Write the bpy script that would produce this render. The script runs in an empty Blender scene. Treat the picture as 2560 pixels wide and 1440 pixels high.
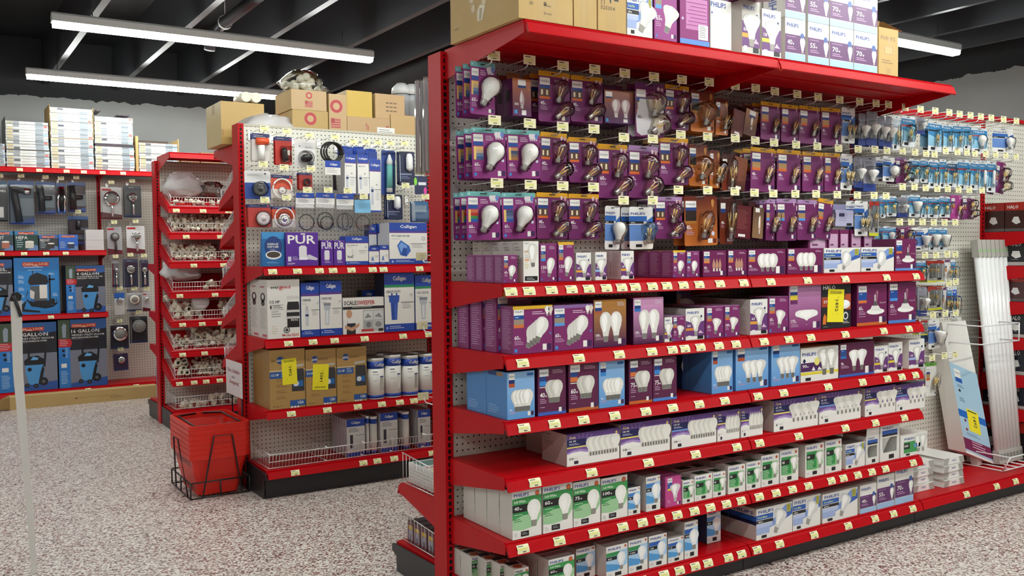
import bpy, bmesh, math, random
from mathutils import Vector, Matrix
random.seed(7)
C = bpy.context.scene.collection
SC = bpy.context.scene

# ---------------------------------------------------------------- camera
FPX = 2292.07; YAW = 0.5731; PITCH = -0.0393; ROLL = -0.0100; CH = 1.3706
_F = Vector((math.sin(YAW)*math.cos(PITCH), math.cos(YAW)*math.cos(PITCH), math.sin(PITCH)))
_R0 = Vector((math.cos(YAW), -math.sin(YAW), 0)); _U0 = _R0.cross(_F)
_R = _R0*math.cos(ROLL)+_U0*math.sin(ROLL); _U = -_R0*math.sin(ROLL)+_U0*math.cos(ROLL)
cd = bpy.data.cameras.new('camera'); cam = bpy.data.objects.new('camera', cd); C.objects.link(cam)
cd.lens = FPX/2560*36; cd.sensor_width = 36; cd.clip_start = .05; cd.clip_end = 60
Mx = Matrix((( _R.x,_U.x,-_F.x,0),(_R.y,_U.y,-_F.y,0),(_R.z,_U.z,-_F.z,CH),(0,0,0,1)))
cam.matrix_world = Mx; SC.camera = cam
def UN(u, v, ax, val):
    """a direction read off the photograph, taken to the real plane (axis ax = val)"""
    d = _F*FPX+_R*(u-1280)-_U*(v-720); o = Vector((0,0,CH)); t = (val-o[ax])/d[ax]
    return o+d*t
# ---------------------------------------------------------------- world, exposure
w = bpy.data.worlds.new('world'); SC.world = w; w.use_nodes = True
w.node_tree.nodes['Background'].inputs[0].default_value = (.9,.95,1,1)
w.node_tree.nodes['Background'].inputs[1].default_value = .02
SC.view_settings.view_transform = 'Standard'; SC.view_settings.look = 'None'
SC.view_settings.gamma = 1; SC.view_settings.exposure = 0.12
LAMP = 42.0     # brightness of the strip lamps
# ---------------------------------------------------------------- materials
_m = {}
def lin(h):
    h = h.lstrip('#'); r = []
    for i in (0,2,4):
        c = int(h[i:i+2],16)/255; r.append(c/12.92 if c <= .04045 else ((c+.055)/1.055)**2.4)
    return (*r, 1)
def pbsdf(name, col, rough=.5, metal=0, spec=.5, coat=0):
    m = bpy.data.materials.new(name); m.use_nodes = True; b = m.node_tree.nodes['Principled BSDF']
    b.inputs['Base Color'].default_value = col if len(col) == 4 else (*col,1)
    b.inputs['Roughness'].default_value = rough; b.inputs['Metallic'].default_value = metal
    b.inputs['Specular IOR Level'].default_value = spec; b.inputs['Coat Weight'].default_value = coat
    return m
def nd(m, t, **k):
    n = m.node_tree.nodes.new(t)
    for a, v in k.items(): setattr(n, a, v)
    return n
def lk(m, a, b): m.node_tree.links.new(a, b)
def math_n(m, op, a, b=None, c=None):
    n = nd(m, 'ShaderNodeMath', operation=op)
    for i, x in enumerate((a, b, c)):
        if x is None: continue
        if isinstance(x, (int, float)): n.inputs[i].default_value = x
        else: lk(m, x, n.inputs[i])
    return n.outputs[0]
def mixcol(m, fac, a, b):
    n = nd(m, 'ShaderNodeMix', data_type='RGBA'); lk(m, fac, n.inputs[0])
    for i, x in ((6,a),(7,b)):
        if isinstance(x, tuple): n.inputs[i].default_value = x
        else: lk(m, x, n.inputs[i])
    return n.outputs[2]
def bump(m, h, s, d=.002):
    b = nd(m, 'ShaderNodeBump'); b.inputs['Strength'].default_value = s; b.inputs['Distance'].default_value = d
    lk(m, h, b.inputs['Height']); lk(m, b.outputs[0], m.node_tree.nodes['Principled BSDF'].inputs['Normal'])
def clear(name, tint, gloss=.06, ior=1.45, extra=.04):
    m = bpy.data.materials.new(name); m.use_nodes = True; t = m.node_tree; t.nodes.clear()
    o = nd(m,'ShaderNodeOutputMaterial'); tr = nd(m,'ShaderNodeBsdfTransparent'); gl = nd(m,'ShaderNodeBsdfGlossy')
    mx = nd(m,'ShaderNodeMixShader'); fr = nd(m,'ShaderNodeFresnel'); fr.inputs[0].default_value = ior
    tr.inputs[0].default_value = (*tint,1); gl.inputs[1].default_value = gloss
    f = math_n(m,'ADD',fr.outputs[0],extra); lk(m,f,mx.inputs[0]); lk(m,tr.outputs[0],mx.inputs[1]); lk(m,gl.outputs[0],mx.inputs[2]); lk(m,mx.outputs[0],o.inputs[0])
    return m
def special(k):
    if k == 'red':
        m = pbsdf('red_paint', lin('#ba0512'), .4, 0, .2)
        tc = nd(m,'ShaderNodeTexCoord'); n = nd(m,'ShaderNodeTexNoise'); n.inputs['Scale'].default_value = 9
        lk(m,tc.outputs['Object'],n.inputs[0])
        r = math_n(m,'MULTIPLY_ADD',n.outputs[0],.14,.33); lk(m,r,m.node_tree.nodes['Principled BSDF'].inputs['Roughness']); return m
    if k == 'slot':
        m = pbsdf('slotted_red_paint', lin('#ba0512'), .4, 0, .2); tc = nd(m,'ShaderNodeTexCoord'); s = nd(m,'ShaderNodeSeparateXYZ')
        lk(m,tc.outputs['Object'],s.inputs[0]); z = math_n(m,'FRACT',math_n(m,'DIVIDE',s.outputs[2],.0254))
        a = math_n(m,'GREATER_THAN',z,.33); x = math_n(m,'ABSOLUTE',s.outputs[0]); b = math_n(m,'LESS_THAN',x,.0065)
        f = math_n(m,'MULTIPLY',a,b)
        lk(m,mixcol(m,f,lin('#ba0512'),(.012,.004,.004,1)),m.node_tree.nodes['Principled BSDF'].inputs['Base Color']); return m
    if k == 'peg':
        m = pbsdf('pegboard_paint', (.6,.59,.52,1), .5); tc = nd(m,'ShaderNodeTexCoord'); s = nd(m,'ShaderNodeSeparateXYZ')
        lk(m,tc.outputs['Object'],s.inputs[0])
        def ax(o): return math_n(m,'SUBTRACT',math_n(m,'FRACT',math_n(m,'DIVIDE',o,.0254)),.5)
        a, b = ax(s.outputs[0]), ax(s.outputs[2])
        d = math_n(m,'SQRT',math_n(m,'ADD',math_n(m,'MULTIPLY',a,a),math_n(m,'MULTIPLY',b,b)))
        f = math_n(m,'LESS_THAN',d,.14)
        lk(m,mixcol(m,f,(.72,.71,.62,1),(.015,.014,.013,1)),m.node_tree.nodes['Principled BSDF'].inputs['Base Color']); return m
    if k == 'cardboard':
        m = pbsdf('cardboard', lin('#c7a86b'), .8); tc = nd(m,'ShaderNodeTexCoord'); n = nd(m,'ShaderNodeTexNoise'); n.inputs['Scale'].default_value = 6
        lk(m,tc.outputs['Object'],n.inputs[0]); lk(m,mixcol(m,n.outputs[0],lin('#b99a60'),lin('#cdb07a')),m.node_tree.nodes['Principled BSDF'].inputs['Base Color']); return m
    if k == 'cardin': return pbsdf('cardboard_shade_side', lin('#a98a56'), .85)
    if k == 'metal': return pbsdf('zinc_wire', (.82,.82,.80,1), .32, .75)
    if k == 'capmetal': return pbsdf('bulb_cap_metal', (.50,.49,.46,1), .35, .8)
    if k == 'chrome': return pbsdf('chrome', (.85,.85,.85,1), .08, 1)
    if k == 'darkwire': return pbsdf('black_wire', (.012,.011,.014,1), .35)
    if k == 'blackkick': return pbsdf('black_kick_plate', (.018,.017,.02,1), .42)
    if k == 'whitewire': return pbsdf('white_wire', (.8,.8,.8,1), .35)
    if k == 'brass': return pbsdf('brass', (.75,.5,.18,1), .2, 1)
    if k == 'filament': return pbsdf('gold_filament', (.95,.72,.3,1), .3, .6)
    if k == 'milk': return pbsdf('frosted_bulb', (.88,.87,.82,1), .2, 0, .5)
    if k == 'basket': return pbsdf('red_plastic', lin('#d4200f'), .38)
    if k == 'pvc': return pbsdf('pvc', lin('#f2ecd6'), .35)
    if k == 'blister': return clear('clear_blister', (.98,.98,.98), .05, 1.22, .02)
    if k == 'bag': return clear('clear_bag', (.88,.88,.88), .15, 1.4, .07)
    if k == 'glass': return clear('clear_bulb_glass', (.97,.93,.82), .02, 1.22, .05)
    if k == 'acrylic': return clear('clear_acrylic', (.86,.88,.87), .05, 1.45, .05)
    if k == 'whitebag':
        m = pbsdf('white_bag', (.85,.83,.83,1), .35); m.node_tree.nodes['Principled BSDF'].inputs['Alpha'].default_value = .72; return m
    if k == 'tube':
        m = pbsdf('tube_sleeve', (.86,.87,.86,1), .12); return m
    if k == 'ceil': return pbsdf('ceiling_black_paint', (.010,.011,.013,1), .7)
    if k == 'joist': return pbsdf('joist_dark_paint', (.045,.048,.054,1), .38)
    if k == 'gloss':
        m = bpy.data.materials.new('lamp_diffuser'); m.use_nodes = True; b = m.node_tree.nodes['Principled BSDF']
        b.inputs['Emission Color'].default_value = (.97,1,.965,1); b.inputs['Emission Strength'].default_value = LAMP; return m
    if k == 'floor':
        m = pbsdf('epoxy_flake_floor', (.6,.55,.5,1), .33, 0, .4); tc = nd(m,'ShaderNodeTexCoord')
        nz = nd(m,'ShaderNodeTexNoise'); nz.inputs['Scale'].default_value = 60; lk(m,tc.outputs['Object'],nz.inputs[0])
        av = nd(m,'ShaderNodeVectorMath',operation='MULTIPLY_ADD'); lk(m,nz.outputs['Color'],av.inputs[0]); av.inputs[1].default_value = (.012,.012,0); lk(m,tc.outputs['Object'],av.inputs[2])
        v = nd(m,'ShaderNodeTexVoronoi'); v.inputs['Scale'].default_value = 125; lk(m,av.outputs[0],v.inputs['Vector'])
        sx = nd(m,'ShaderNodeSeparateColor'); lk(m,v.outputs['Color'],sx.inputs[0])
        r = nd(m,'ShaderNodeValToRGB'); r.color_ramp.interpolation = 'CONSTANT'; e = r.color_ramp.elements
        e[0].position = 0; e[0].color = lin('#ece5dc'); e[1].position = .40; e[1].color = lin('#cbbdb3')
        for p, c in ((.58,'#a8968d'),(.72,'#7d6661'),(.82,'#8a4a4c'),(.90,'#55403c'),(.955,'#f6f2ec')):
            x = e.new(p); x.color = lin(c)
        lk(m,sx.outputs[0],r.inputs[0]); lk(m,r.outputs[0],m.node_tree.nodes['Principled BSDF'].inputs['Base Color'])
        bump(m,sx.outputs[1],.25,.001); return m
    if k == 'wall':
        m = pbsdf('painted_wall', (.5,.51,.5,1), .75); g = nd(m,'ShaderNodeNewGeometry'); s = nd(m,'ShaderNodeSeparateXYZ'); lk(m,g.outputs['Position'],s.inputs[0])
        n = nd(m,'ShaderNodeTexNoise'); n.inputs['Scale'].default_value = 9; n.inputs['Detail'].default_value = 5; lk(m,g.outputs['Position'],n.inputs[0])
        e = math_n(m,'MULTIPLY_ADD',n.outputs[0],.10,2.925); f = math_n(m,'GREATER_THAN',s.outputs[2],e)
        n2 = nd(m,'ShaderNodeTexNoise'); n2.inputs['Scale'].default_value = 2.2; lk(m,g.outputs['Position'],n2.inputs[0])
        base = mixcol(m,n2.outputs[0],(.27,.275,.27,1),(.34,.345,.335,1))
        lk(m,mixcol(m,f,base,(.014,.015,.017,1)),m.node_tree.nodes['Principled BSDF'].inputs['Base Color'])
        bump(m,n.outputs[0],.25,.01); return m
    if k.startswith('grad:'):     # printed two-colour fade, bottom to top of the pack
        a, b = k[5:].split(':'); m = pbsdf('printed_fade', (1,1,1,1), .32); tc = nd(m,'ShaderNodeTexCoord'); s = nd(m,'ShaderNodeSeparateXYZ')
        lk(m,tc.outputs['Generated'],s.inputs[0])
        lk(m,mixcol(m,s.outputs[2],lin(a),lin(b)),m.node_tree.nodes['Principled BSDF'].inputs['Base Color']); return m
def mat(k):
    if k in _m: return _m[k]
    if k.startswith('#'):
        nm = 'print_ink'; m = pbsdf(nm, lin(k), .36)
    else: m = special(k)
    _m[k] = m; return m
# ---------------------------------------------------------------- text
_txt = {}
def text_mesh(s, bold=True):
    if (s) in _txt: return _txt[s]
    if not s: return ([(0,0)],[],1,1)
    cu = bpy.data.curves.new('t', 'FONT'); cu.body = s; cu.size = 1; cu.resolution_u = 1 if len(s) > 3 else 2; cu.fill_mode = 'FRONT'
    cu.offset = .018 if bold else 0
    o = bpy.data.objects.new('t', cu); me = o.to_mesh()
    vs = [(v.co.x, v.co.y) for v in me.vertices]; fs = [tuple(p.vertices) for p in me.polygons]
    o.to_mesh_clear(); bpy.data.objects.remove(o); bpy.data.curves.remove(cu)
    if not vs: vs = [(0,0)]
    x0 = min(v[0] for v in vs); x1 = max(v[0] for v in vs); y0 = min(v[1] for v in vs); y1 = max(v[1] for v in vs)
    vs = [(v[0]-x0, v[1]-y0) for v in vs]
    _txt[s] = (vs, fs, x1-x0, y1-y0); return _txt[s]
# ---------------------------------------------------------------- mesh builder
class MB:
    def __init__(s): s.v = []; s.f = []; s.m = []; s.keys = []; s.sm = []
    def mi(s, k):
        if k not in s.keys: s.keys.append(k)
        return s.keys.index(k)
    def add(s, vs, fs, k, M=None, smooth=False):
        n = len(s.v); i = s.mi(k)
        s.v += [tuple(M @ Vector(v)) for v in vs] if M is not None else [tuple(v) for v in vs]
        for f in fs: s.f.append([n+j for j in f]); s.m.append(i); s.sm.append(smooth)
    def box(s, x0,y0,z0,x1,y1,z1,k,M=None,ks=None):
        vs = [(x0,y0,z0),(x1,y0,z0),(x1,y1,z0),(x0,y1,z0),(x0,y0,z1),(x1,y0,z1),(x1,y1,z1),(x0,y1,z1)]
        fs = [(0,1,5,4),(1,2,6,5),(2,3,7,6),(3,0,4,7),(4,5,6,7),(3,2,1,0)]   # front right back left top bottom
        if ks is None: s.add(vs, fs, k, M)
        else:
            n = len(s.v); s.v += [tuple(M @ Vector(v)) for v in vs] if M is not None else vs
            for f, kk in zip(fs, ks): s.f.append([n+j for j in f]); s.m.append(s.mi(kk)); s.sm.append(False)
    def prism(s, prof, axis, a, b, k, M=None):
        """prof: closed 2D outline; axis 'x' extrudes (y,z); 'y' extrudes (x,z); 'z' extrudes (x,y)"""
        n = len(prof)
        def P(p, t): return (t,p[0],p[1]) if axis == 'x' else ((p[0],t,p[1]) if axis == 'y' else (p[0],p[1],t))
        vs = [P(p,a) for p in prof]+[P(p,b) for p in prof]
        fs = [(i,(i+1)%n,n+(i+1)%n,n+i) for i in range(n)]+[tuple(range(n))[::-1], tuple(range(n,2*n))]
        s.add(vs, fs, k, M)
    def lathe(s, prof, k, M=None, n=14, k2=None, zc=None, smooth=True):
        vs = []; fs = []; ks = []
        for (r,z) in prof:
            for i in range(n): a = 2*math.pi*i/n; vs.append((r*math.cos(a), r*math.sin(a), z))
        i0 = len(s.v); s.v += [tuple(M @ Vector(v)) for v in vs] if M is not None else vs
        for j in range(len(prof)-1):
            kk = k2 if (k2 and (prof[j][1]+prof[j+1][1])/2 < zc) else k
            for i in range(n):
                s.f.append([i0+j*n+i, i0+j*n+(i+1)%n, i0+(j+1)*n+(i+1)%n, i0+(j+1)*n+i]); s.m.append(s.mi(kk)); s.sm.append(smooth)
        for j, z in ((0, 1), (len(prof)-1, 0)):
            if prof[j][0] > 1e-5:
                ring = [i0+j*n+i for i in range(n)]; s.f.append(ring[::-1] if z else ring); s.m.append(s.mi(k2 if (k2 and z) else k)); s.sm.append(False)
    def tube(s, pts, r, k, M=None, n=6, closed=False):
        P = [Vector(p) for p in pts]; vs = []; m = len(P)
        for i, p in enumerate(P):
            if closed: t = P[(i+1)%m]-P[i-1]
            else: t = (P[min(i+1,m-1)]-P[max(i-1,0)])
            t.normalize(); a = Vector((0,0,1)) if abs(t.z) < .9 else Vector((1,0,0))
            u = t.cross(a).normalized(); w_ = t.cross(u)
            for j in range(n):
                g = 2*math.pi*j/n; vs.append(p+u*r*math.cos(g)+w_*r*math.sin(g))
        fs = []
        for i in range(m if closed else m-1):
            for j in range(n): fs.append((i*n+j, i*n+(j+1)%n, ((i+1)%m)*n+(j+1)%n, ((i+1)%m)*n+j))
        if not closed: fs += [tuple(range(n))[::-1], tuple(range((m-1)*n, m*n))]
        s.add(vs, fs, k, M, True)
    def flat(s, pts, k, M=None): s.add(pts, [tuple(range(len(pts)))], k, M)
    def mesh(s, name):
        me = bpy.data.meshes.new(name); me.from_pydata(s.v, [], s.f)
        for k in s.keys: me.materials.append(mat(k))
        me.polygons.foreach_set('material_index', s.m); me.polygons.foreach_set('use_smooth', s.sm); me.update()
        return me
    def build(s, name, parent=None, loc=None, rot=None):
        return link(name, s.mesh(name), parent, loc, rot)
def link(name, me, parent=None, loc=None, rot=None):
    o = bpy.data.objects.new(name, me); C.objects.link(o)
    if parent: o.parent = parent
    if loc is not None: o.location = loc
    if rot is not None: o.rotation_euler = rot
    return o
def empty(name, loc, rot=(0,0,0)):
    o = bpy.data.objects.new(name, None); C.objects.link(o); o.location = loc; o.rotation_euler = rot; o.empty_display_size = .05; return o
def structure(o): o['kind'] = 'structure'; return o
REG = []
def tag(o, desc, where, cat, group=None, key=None, depth=0):
    o['category'] = cat
    if group: o['group'] = group
    REG.append([o, desc, where, key if key is not None else o.location.x, depth]); return o
ORD = ['first','second','third','fourth','fifth','sixth','seventh','eighth','ninth','tenth','eleventh','twelfth','thirteenth','fourteenth','fifteenth','sixteenth','seventeenth','eighteenth','nineteenth','twentieth']
ORD += ['twenty-'+x for x in ORD[:9]]+['thirtieth']+['thirty-'+x for x in ORD[:9]]+['fortieth']
def finish_labels():
    g = {}
    for r in REG: g.setdefault((r[1], r[2], r[4]), []).append(r)
    for (d, wh, dp), rs in g.items():
        rs.sort(key=lambda r: r[3]); pre = d if not dp else d+', '+ORD[dp]+' in line,'
        if dp == -1: pre = d
        for i, r in enumerate(rs):
            lab = pre+' '+wh if len(rs) == 1 or dp == -1 else pre+(' ' if dp > 0 else ', ')+ORD[min(i,39)]+' from left '+wh
            n = len(lab.split())
            if n > 16: print('LONG', n, lab)
            r[0]['label'] = lab
def ztop(o): return o
# ---------------------------------------------------------------- room shell
XL, XR, YF, YB, ZC = -5.0, 8.3, -4.0, 10.35, 3.55
b = MB(); b.box(XL-.1,YF-.1,-.1,XR+.1,YB+.1,0,'floor'); structure(b.build('floor'))
b = MB(); b.box(XL-.1,YF-.1,ZC,XR+.1,YB+.1,ZC+.1,'ceil'); structure(b.build('ceiling'))
for n, a in (('wall_back',(XL,YB,0,XR,YB+.1,ZC)),('wall_right',(XR,YF,0,XR+.1,YB,ZC)),('wall_left',(XL-.1,YF,0,XL,YB,ZC)),('wall_front',(XL,YF-.1,0,XR,YF,ZC))):
    b = MB(); b.box(*a,'wall'); structure(b.build(n))
# joists
k = 0; x = 1.105-.657*9
while x < XR-.1:
    if x > XL+.1:
        b = MB(); b.prism([(x-.018,ZC-.01),(x-.018,3.10),(x+.034,3.10),(x+.034,3.106),(x-.012,3.106),(x-.012,ZC-.01)],'y',YF,YB,'joist')
        k += 1; structure(b.build('trim_%d' % k))
    x += .657
# strip lamps
def lamp(x0, x1, y, z, desc, where, rod=True):
    t = empty('strip_light', (x0, y, z)); L = x1-x0
    b = MB(); b.prism([(-.045,.0),(-.045,.045),(-.03,.06),(.03,.06),(.045,.045),(.045,.0)],'x',0,L,'#c9cac8'); b.build('housing', t)
    b = MB(); b.prism([(-.04,.0),(.04,.0),(.04,-.022),(.03,-.034),(-.03,-.034),(-.04,-.022)],'x',.008,L-.008,'gloss'); b.build('diffuser', t)
    for i, px in enumerate((.25, L-.25)):
        b = MB(); b.tube([(px,0,.058),(px,0,3.105-z)],.004,'joist'); b.build('hanger', t)
    tag(t, desc, where, 'light', 'strip lights under the black ceiling'); return t
lamp(.78,3.08,6.80,2.925,'long white strip light glowing above the aisle','nearest the left edge')
lamp(.83,3.40,9.10,2.965,'long glowing strip light beyond the nearer one','before the grey back wall')
lamp(4.66,6.98,4.26,2.93,'white glowing strip light end showing','past the cartons at right')
for (a,y) in ((-3.2,6.8),(-3.2,9.1),(-3.2,4.3),(-3.2,1.15),(.8,1.15),(4.7,1.15),(.8,-.6),(4.7,-.6),(-3.2,-.6),(4.9,6.8),(4.9,9.1),(.8,-2.6),(.75,4.28),(2.75,1.75)):  # unseen strip lights added for brightness, in rows like the visible ones
    if (a,y) in ((.8,1.15),(4.7,1.15),(2.75,1.75)): lamp(a,a+2.35,y,2.93,'added white strip light brightening the front aisle','out of view')
    else: lamp(a,a+2.35,y,2.93,'added white strip light brightening the sales floor','out of view')
# pipe between joists and duct
t = empty('ceiling_pipe', (0,0,0)); p0 = UN(490,160,2,3.22); p1 = UN(720,-30,2,3.22)
b = MB(); d = Vector((0,1,0)); xx = 2.12
b.tube([(xx,4.9,3.24),(xx,7.6,3.24),(xx-.02,7.72,3.22),(xx-.05,7.76,3.14),(xx-.06,7.76,3.06)],.045,'joist',n=12); b.build('pipe', t)
for yy in (7.5,6.2):
    b = MB(); b.tube([(xx+.055*math.cos(a),yy,3.24+.055*math.sin(a)) for a in [i*math.pi/8 for i in range(17)]],.006,'metal'); b.tube([(xx,yy,3.295),(xx,yy,3.5)],.004,'metal'); b.build('pipe_clamp', t)
tag(t,'dark grey pipe with elbow slung between the ceiling joists','behind the nearer strip light','pipe')
t = empty('air_duct',(0,0,0)); b = MB()
prof = []
yy = 4.6; pts = []
b.lathe([(.30+.006*(i%2), i*.04) for i in range(150)],'ceil',Matrix.Translation((4.25,4.4,3.18)) @ Matrix.Rotation(-math.pi/2,4,'X'),n=20)
b.build('duct', t); tag(t,'fat black ribbed air duct running under the ceiling','right of the dark joists','duct')
# ---------------------------------------------------------------- red steel shelving
S = 1.2192
AX = 1.70; AF = 3.10; AB = 3.185       # bulb rack: first upright, front and back panels
AY = 2.6878                            # shelf fronts
AZ = {2:1.2605, 3:1.0076, 4:.7777, 5:.5769, 6:.3472, 7:.1206}
BX = 1.59; BF = 5.365; BB = 5.465; BY = 5.0
BZ = {1:1.3024, 2:.8971, 3:.4992, 7:.1627}
CX = 1.63; CF = 7.80; CB = 7.90; CY = 7.45
EX = 1.504; EF = 9.85; EY = 9.45
EZ = {1:1.427, 2:.838, 7:.135}
TOPZ = 2.134
def tag_mesh():
    b = MB(); w_, h_ = .050, .031; P = [(0,0),(-.0035,-.010),(-.004,-.02),(-.0015,-h_)]
    vs = []
    for y, z in P: vs += [(-w_/2,y,z),(w_/2,y,z)]
    b.add(vs,[(2*i,2*i+2,2*i+3,2*i+1) for i in range(3)],'#f4eec2')
    b.flat([(-.020,-.0044,-.0125),(.016,-.0044,-.0125),(.016,-.0049,-.019),(-.020,-.0049,-.019)],'#dfe384')
    b.flat([(-.020,-.0022,-.004),(.002,-.0022,-.004),(.002,-.0032,-.007),(-.020,-.0032,-.007)],'#6d6a50')
    b.flat([(-.004,-.0036,-.024),(.010,-.0036,-.024),(.010,-.0026,-.028),(-.004,-.0026,-.028)],'#6d6a50')
    b.flat([(w_/2,0.0008,0),(-w_/2,0.0008,0),(-w_/2,.0002,-h_),(w_/2,.0002,-h_)],'#e6e0b8')
    return b.mesh('price_tag')
TAG = tag_mesh()
def shelf(root, x0, x1, yfr, ypan, z, tags=(), dz=0, name='shelf', bh=.105, deep=.03, flip=1):
    """a shelf between two uprights; dz = how much higher its back is than its front"""
    sg = 1 if ypan > yfr else -1; D = abs(ypan-yfr)
    b = MB(); Y = lambda t: yfr+sg*t; zz = lambda t: z+dz*t/D
    p = [(Y(D-.002),zz(D)),(Y(.016),zz(.016)),(Y(.008),z-.002),(Y(.010),z-.008),(Y(-.002),z-.013),(Y(-.012),z-.040),(Y(-.015),z-.047),(Y(-.008),z-.050),(Y(.004),z-.030),(Y(.03),zz(.03)-.022),(Y(D-.002),zz(D)-.022)]
    if sg < 0: p = p[::-1]
    b.prism(p,'x',x0+.004,x1-.004,'red')
    # pressed ribs under the deck
    for t in (.35,.6,.82): b.box(x0+.01,min(Y(D*t),Y(D*t+.01)),zz(D*t)-.028,x1-.01,max(Y(D*t),Y(D*t+.01)),zz(D*t)-.0225,'red')
    so = b.build(name, root)
    for k, xx in enumerate((x0+.001, x1-.004)):
        b = MB(); p = [(Y(D-.002),zz(D)-.001),(Y(.02),zz(.02)-.001),(Y(.008),z-.014),(Y(.012),z-.045),(Y(.06),zz(.06)-.052),(Y(D-.002),zz(D)-bh)]
        if sg < 0: p = p[::-1]
        b.prism(p,'x',xx,xx+.003,'red'); b.build('bracket', so)
    for tx in tags:
        if x0+.02 < tx < x1-.02:
            o = link('price_tag', TAG, so, (tx, Y(-.0025), z-.0135), (-.36, 0, 0 if sg > 0 else math.pi))
    return so
def base(root, x0, x1, yfr, ypan, z, tags=(), left=True, right=False):
    so = shelf(root, x0, x1, yfr, ypan, z, tags, name='base_shelf', bh=.04)
    sg = 1 if ypan > yfr else -1; Y = lambda t: yfr+sg*t; D = abs(ypan-yfr)
    b = MB(); b.box(x0+.002,min(Y(.035),Y(.038)),.002,x1-.002,max(Y(.035),Y(.038)),z-.05,'blackkick'); b.build('kick_plate', root)
    for ok, xx in ((left, x0-.012),(right, x1+.006)):
        if ok:
            b = MB(); p = [(Y(D),.002),(Y(D),z-.004),(Y(.0),z-.012),(Y(-.014),z-.020),(Y(-.014),z-.045),(Y(.03),z-.062),(Y(.03),.002)]
            if sg < 0: p = p[::-1]
            b.prism(p,'x',xx,xx+.006,'blackkick'); b.build('base_end_panel', root)
def upright(root, x, yf, yb, two=True, z1=TOPZ):
    b = MB(); w_ = .0175
    b.box(x-w_,yf-.008,.002,x+w_,yb+.008,z1,'red',ks=['red','red','red','red','red','red'])
    o = b.build('upright', root)
    for yy, on in ((yf-.0084, True),(yb+.0084, two)):
        if on:
            b = MB(); q = [(-w_,0,.1),(w_,0,.1),(w_,0,z1-.012),(-w_,0,z1-.012)]
            b.flat(q if yy < yf else q[::-1],'slot'); b.build('slot_strip', o, (x,yy,0))
def panel(root, x0, x1, y, z0, z1, sg):
    b = MB(); b.box(.012,0,z0,x1-x0-.012,.005,z1,'peg'); b.build('pegboard', root, (x0, y if sg > 0 else y-.005, 0))
    b = MB(); b.box(x0+.012,y-.003 if sg > 0 else y-.002,z1-.001,x1-.012,y+.007,z1+.012,'peg' if 0 else '#bdb8a6'); b.build('pegboard_rail', root)
def PX(us, v, y=None, y0=AY): return [UN(u, v, 1, y0).x for u in us]

# bulb rack -------------------------------------------------------
T = {2:[1273.5,1319,1375,1425,1468,1512,1550,1584,1627,1663,1704.5,1744,1796,1855,1923,2014.5,2109,2212,2286],
     3:[1302.6,1443,1544,1625.6,1677,1708,1747,1793,1836,1906,1968,2023,2109,2205,2268],
     4:[1306,1382,1455,1533,1610.5,1678,1744,1808,1891,1955,2066,2152,2214,2250,2284],
     5:[1333,1475,1617,1735,1838,1895,1992.5,2109,2184,2256],
     6:[1303,1394,1481,1553,1602,1646,1689,1732,1772,1812,1849,1894,1936,1977,2017,2074,2104,2140,2175,2209,2278],
     7:[1601,1656,1695,1734,1766,1817,1850,1889,1945,2031,2116,2183,2229,2277,2411,2486,2533]}
VT = {2:715,3:860,4:1010,5:1130,6:1270,7:1370}
TX = {k:[UN(u,VT[k],1,AY).x for u in us] for k, us in T.items()}
SEC = ['nearest section of the long red light bulb rack','middle section of the long red light bulb rack','third section of the long red light bulb rack','far section of the long red light bulb rack']
for k in range(4):
    x0, x1 = AX+k*S, AX+(k+1)*S
    r = empty('shelving_unit', (0,0,0))
    upright(r, x0, AF, AB)
    if k == 3: upright(r, x1, AF, AB)
    panel(r, x0, x1, AF, .13, TOPZ-.012, 1); panel(r, x0, x1, AB, .13, TOPZ-.012, -1)
    if k < 2:
        for i in (2,3,4,5,6): shelf(r, x0, x1, AY, AF-.006, AZ[i], TX[i])
        so = shelf(r, x0, x1, 2.536, AF-.006, 2.141, (), name='top_shelf', bh=.115)
    if k == 3:
        for z in (1.46,1.26,1.05,.84,.62,.42): shelf(r, x0, x1, AY, AF-.006, z)
        b = MB(); b.box(x0,AF-.02,TOPZ-.0,x1,AB+.02,TOPZ+.02,'red'); b.build('top_rail', r)
    if k == 2:
        b = MB(); b.box(x0+.018,AF-.012,TOPZ-.03,x1-.018,AF-.0035,TOPZ+.006,'red'); b.build('top_rail', r)
    base(r, x0, x1, AY, AF-.006, AZ[7], TX[7], left=(k == 0))
    base(r, x0, x1, 3.585, AB+.006, .128, (), left=(k == 0))
    if k == 0:
        for z in (.385,): shelf(r, x0, x1, 3.555, AB+.006, z, bh=.12)
    tag(r, 'red steel shelving unit with pegboard,', SEC[k], 'shelving', 'sections of the light bulb rack', depth=-1)
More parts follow.
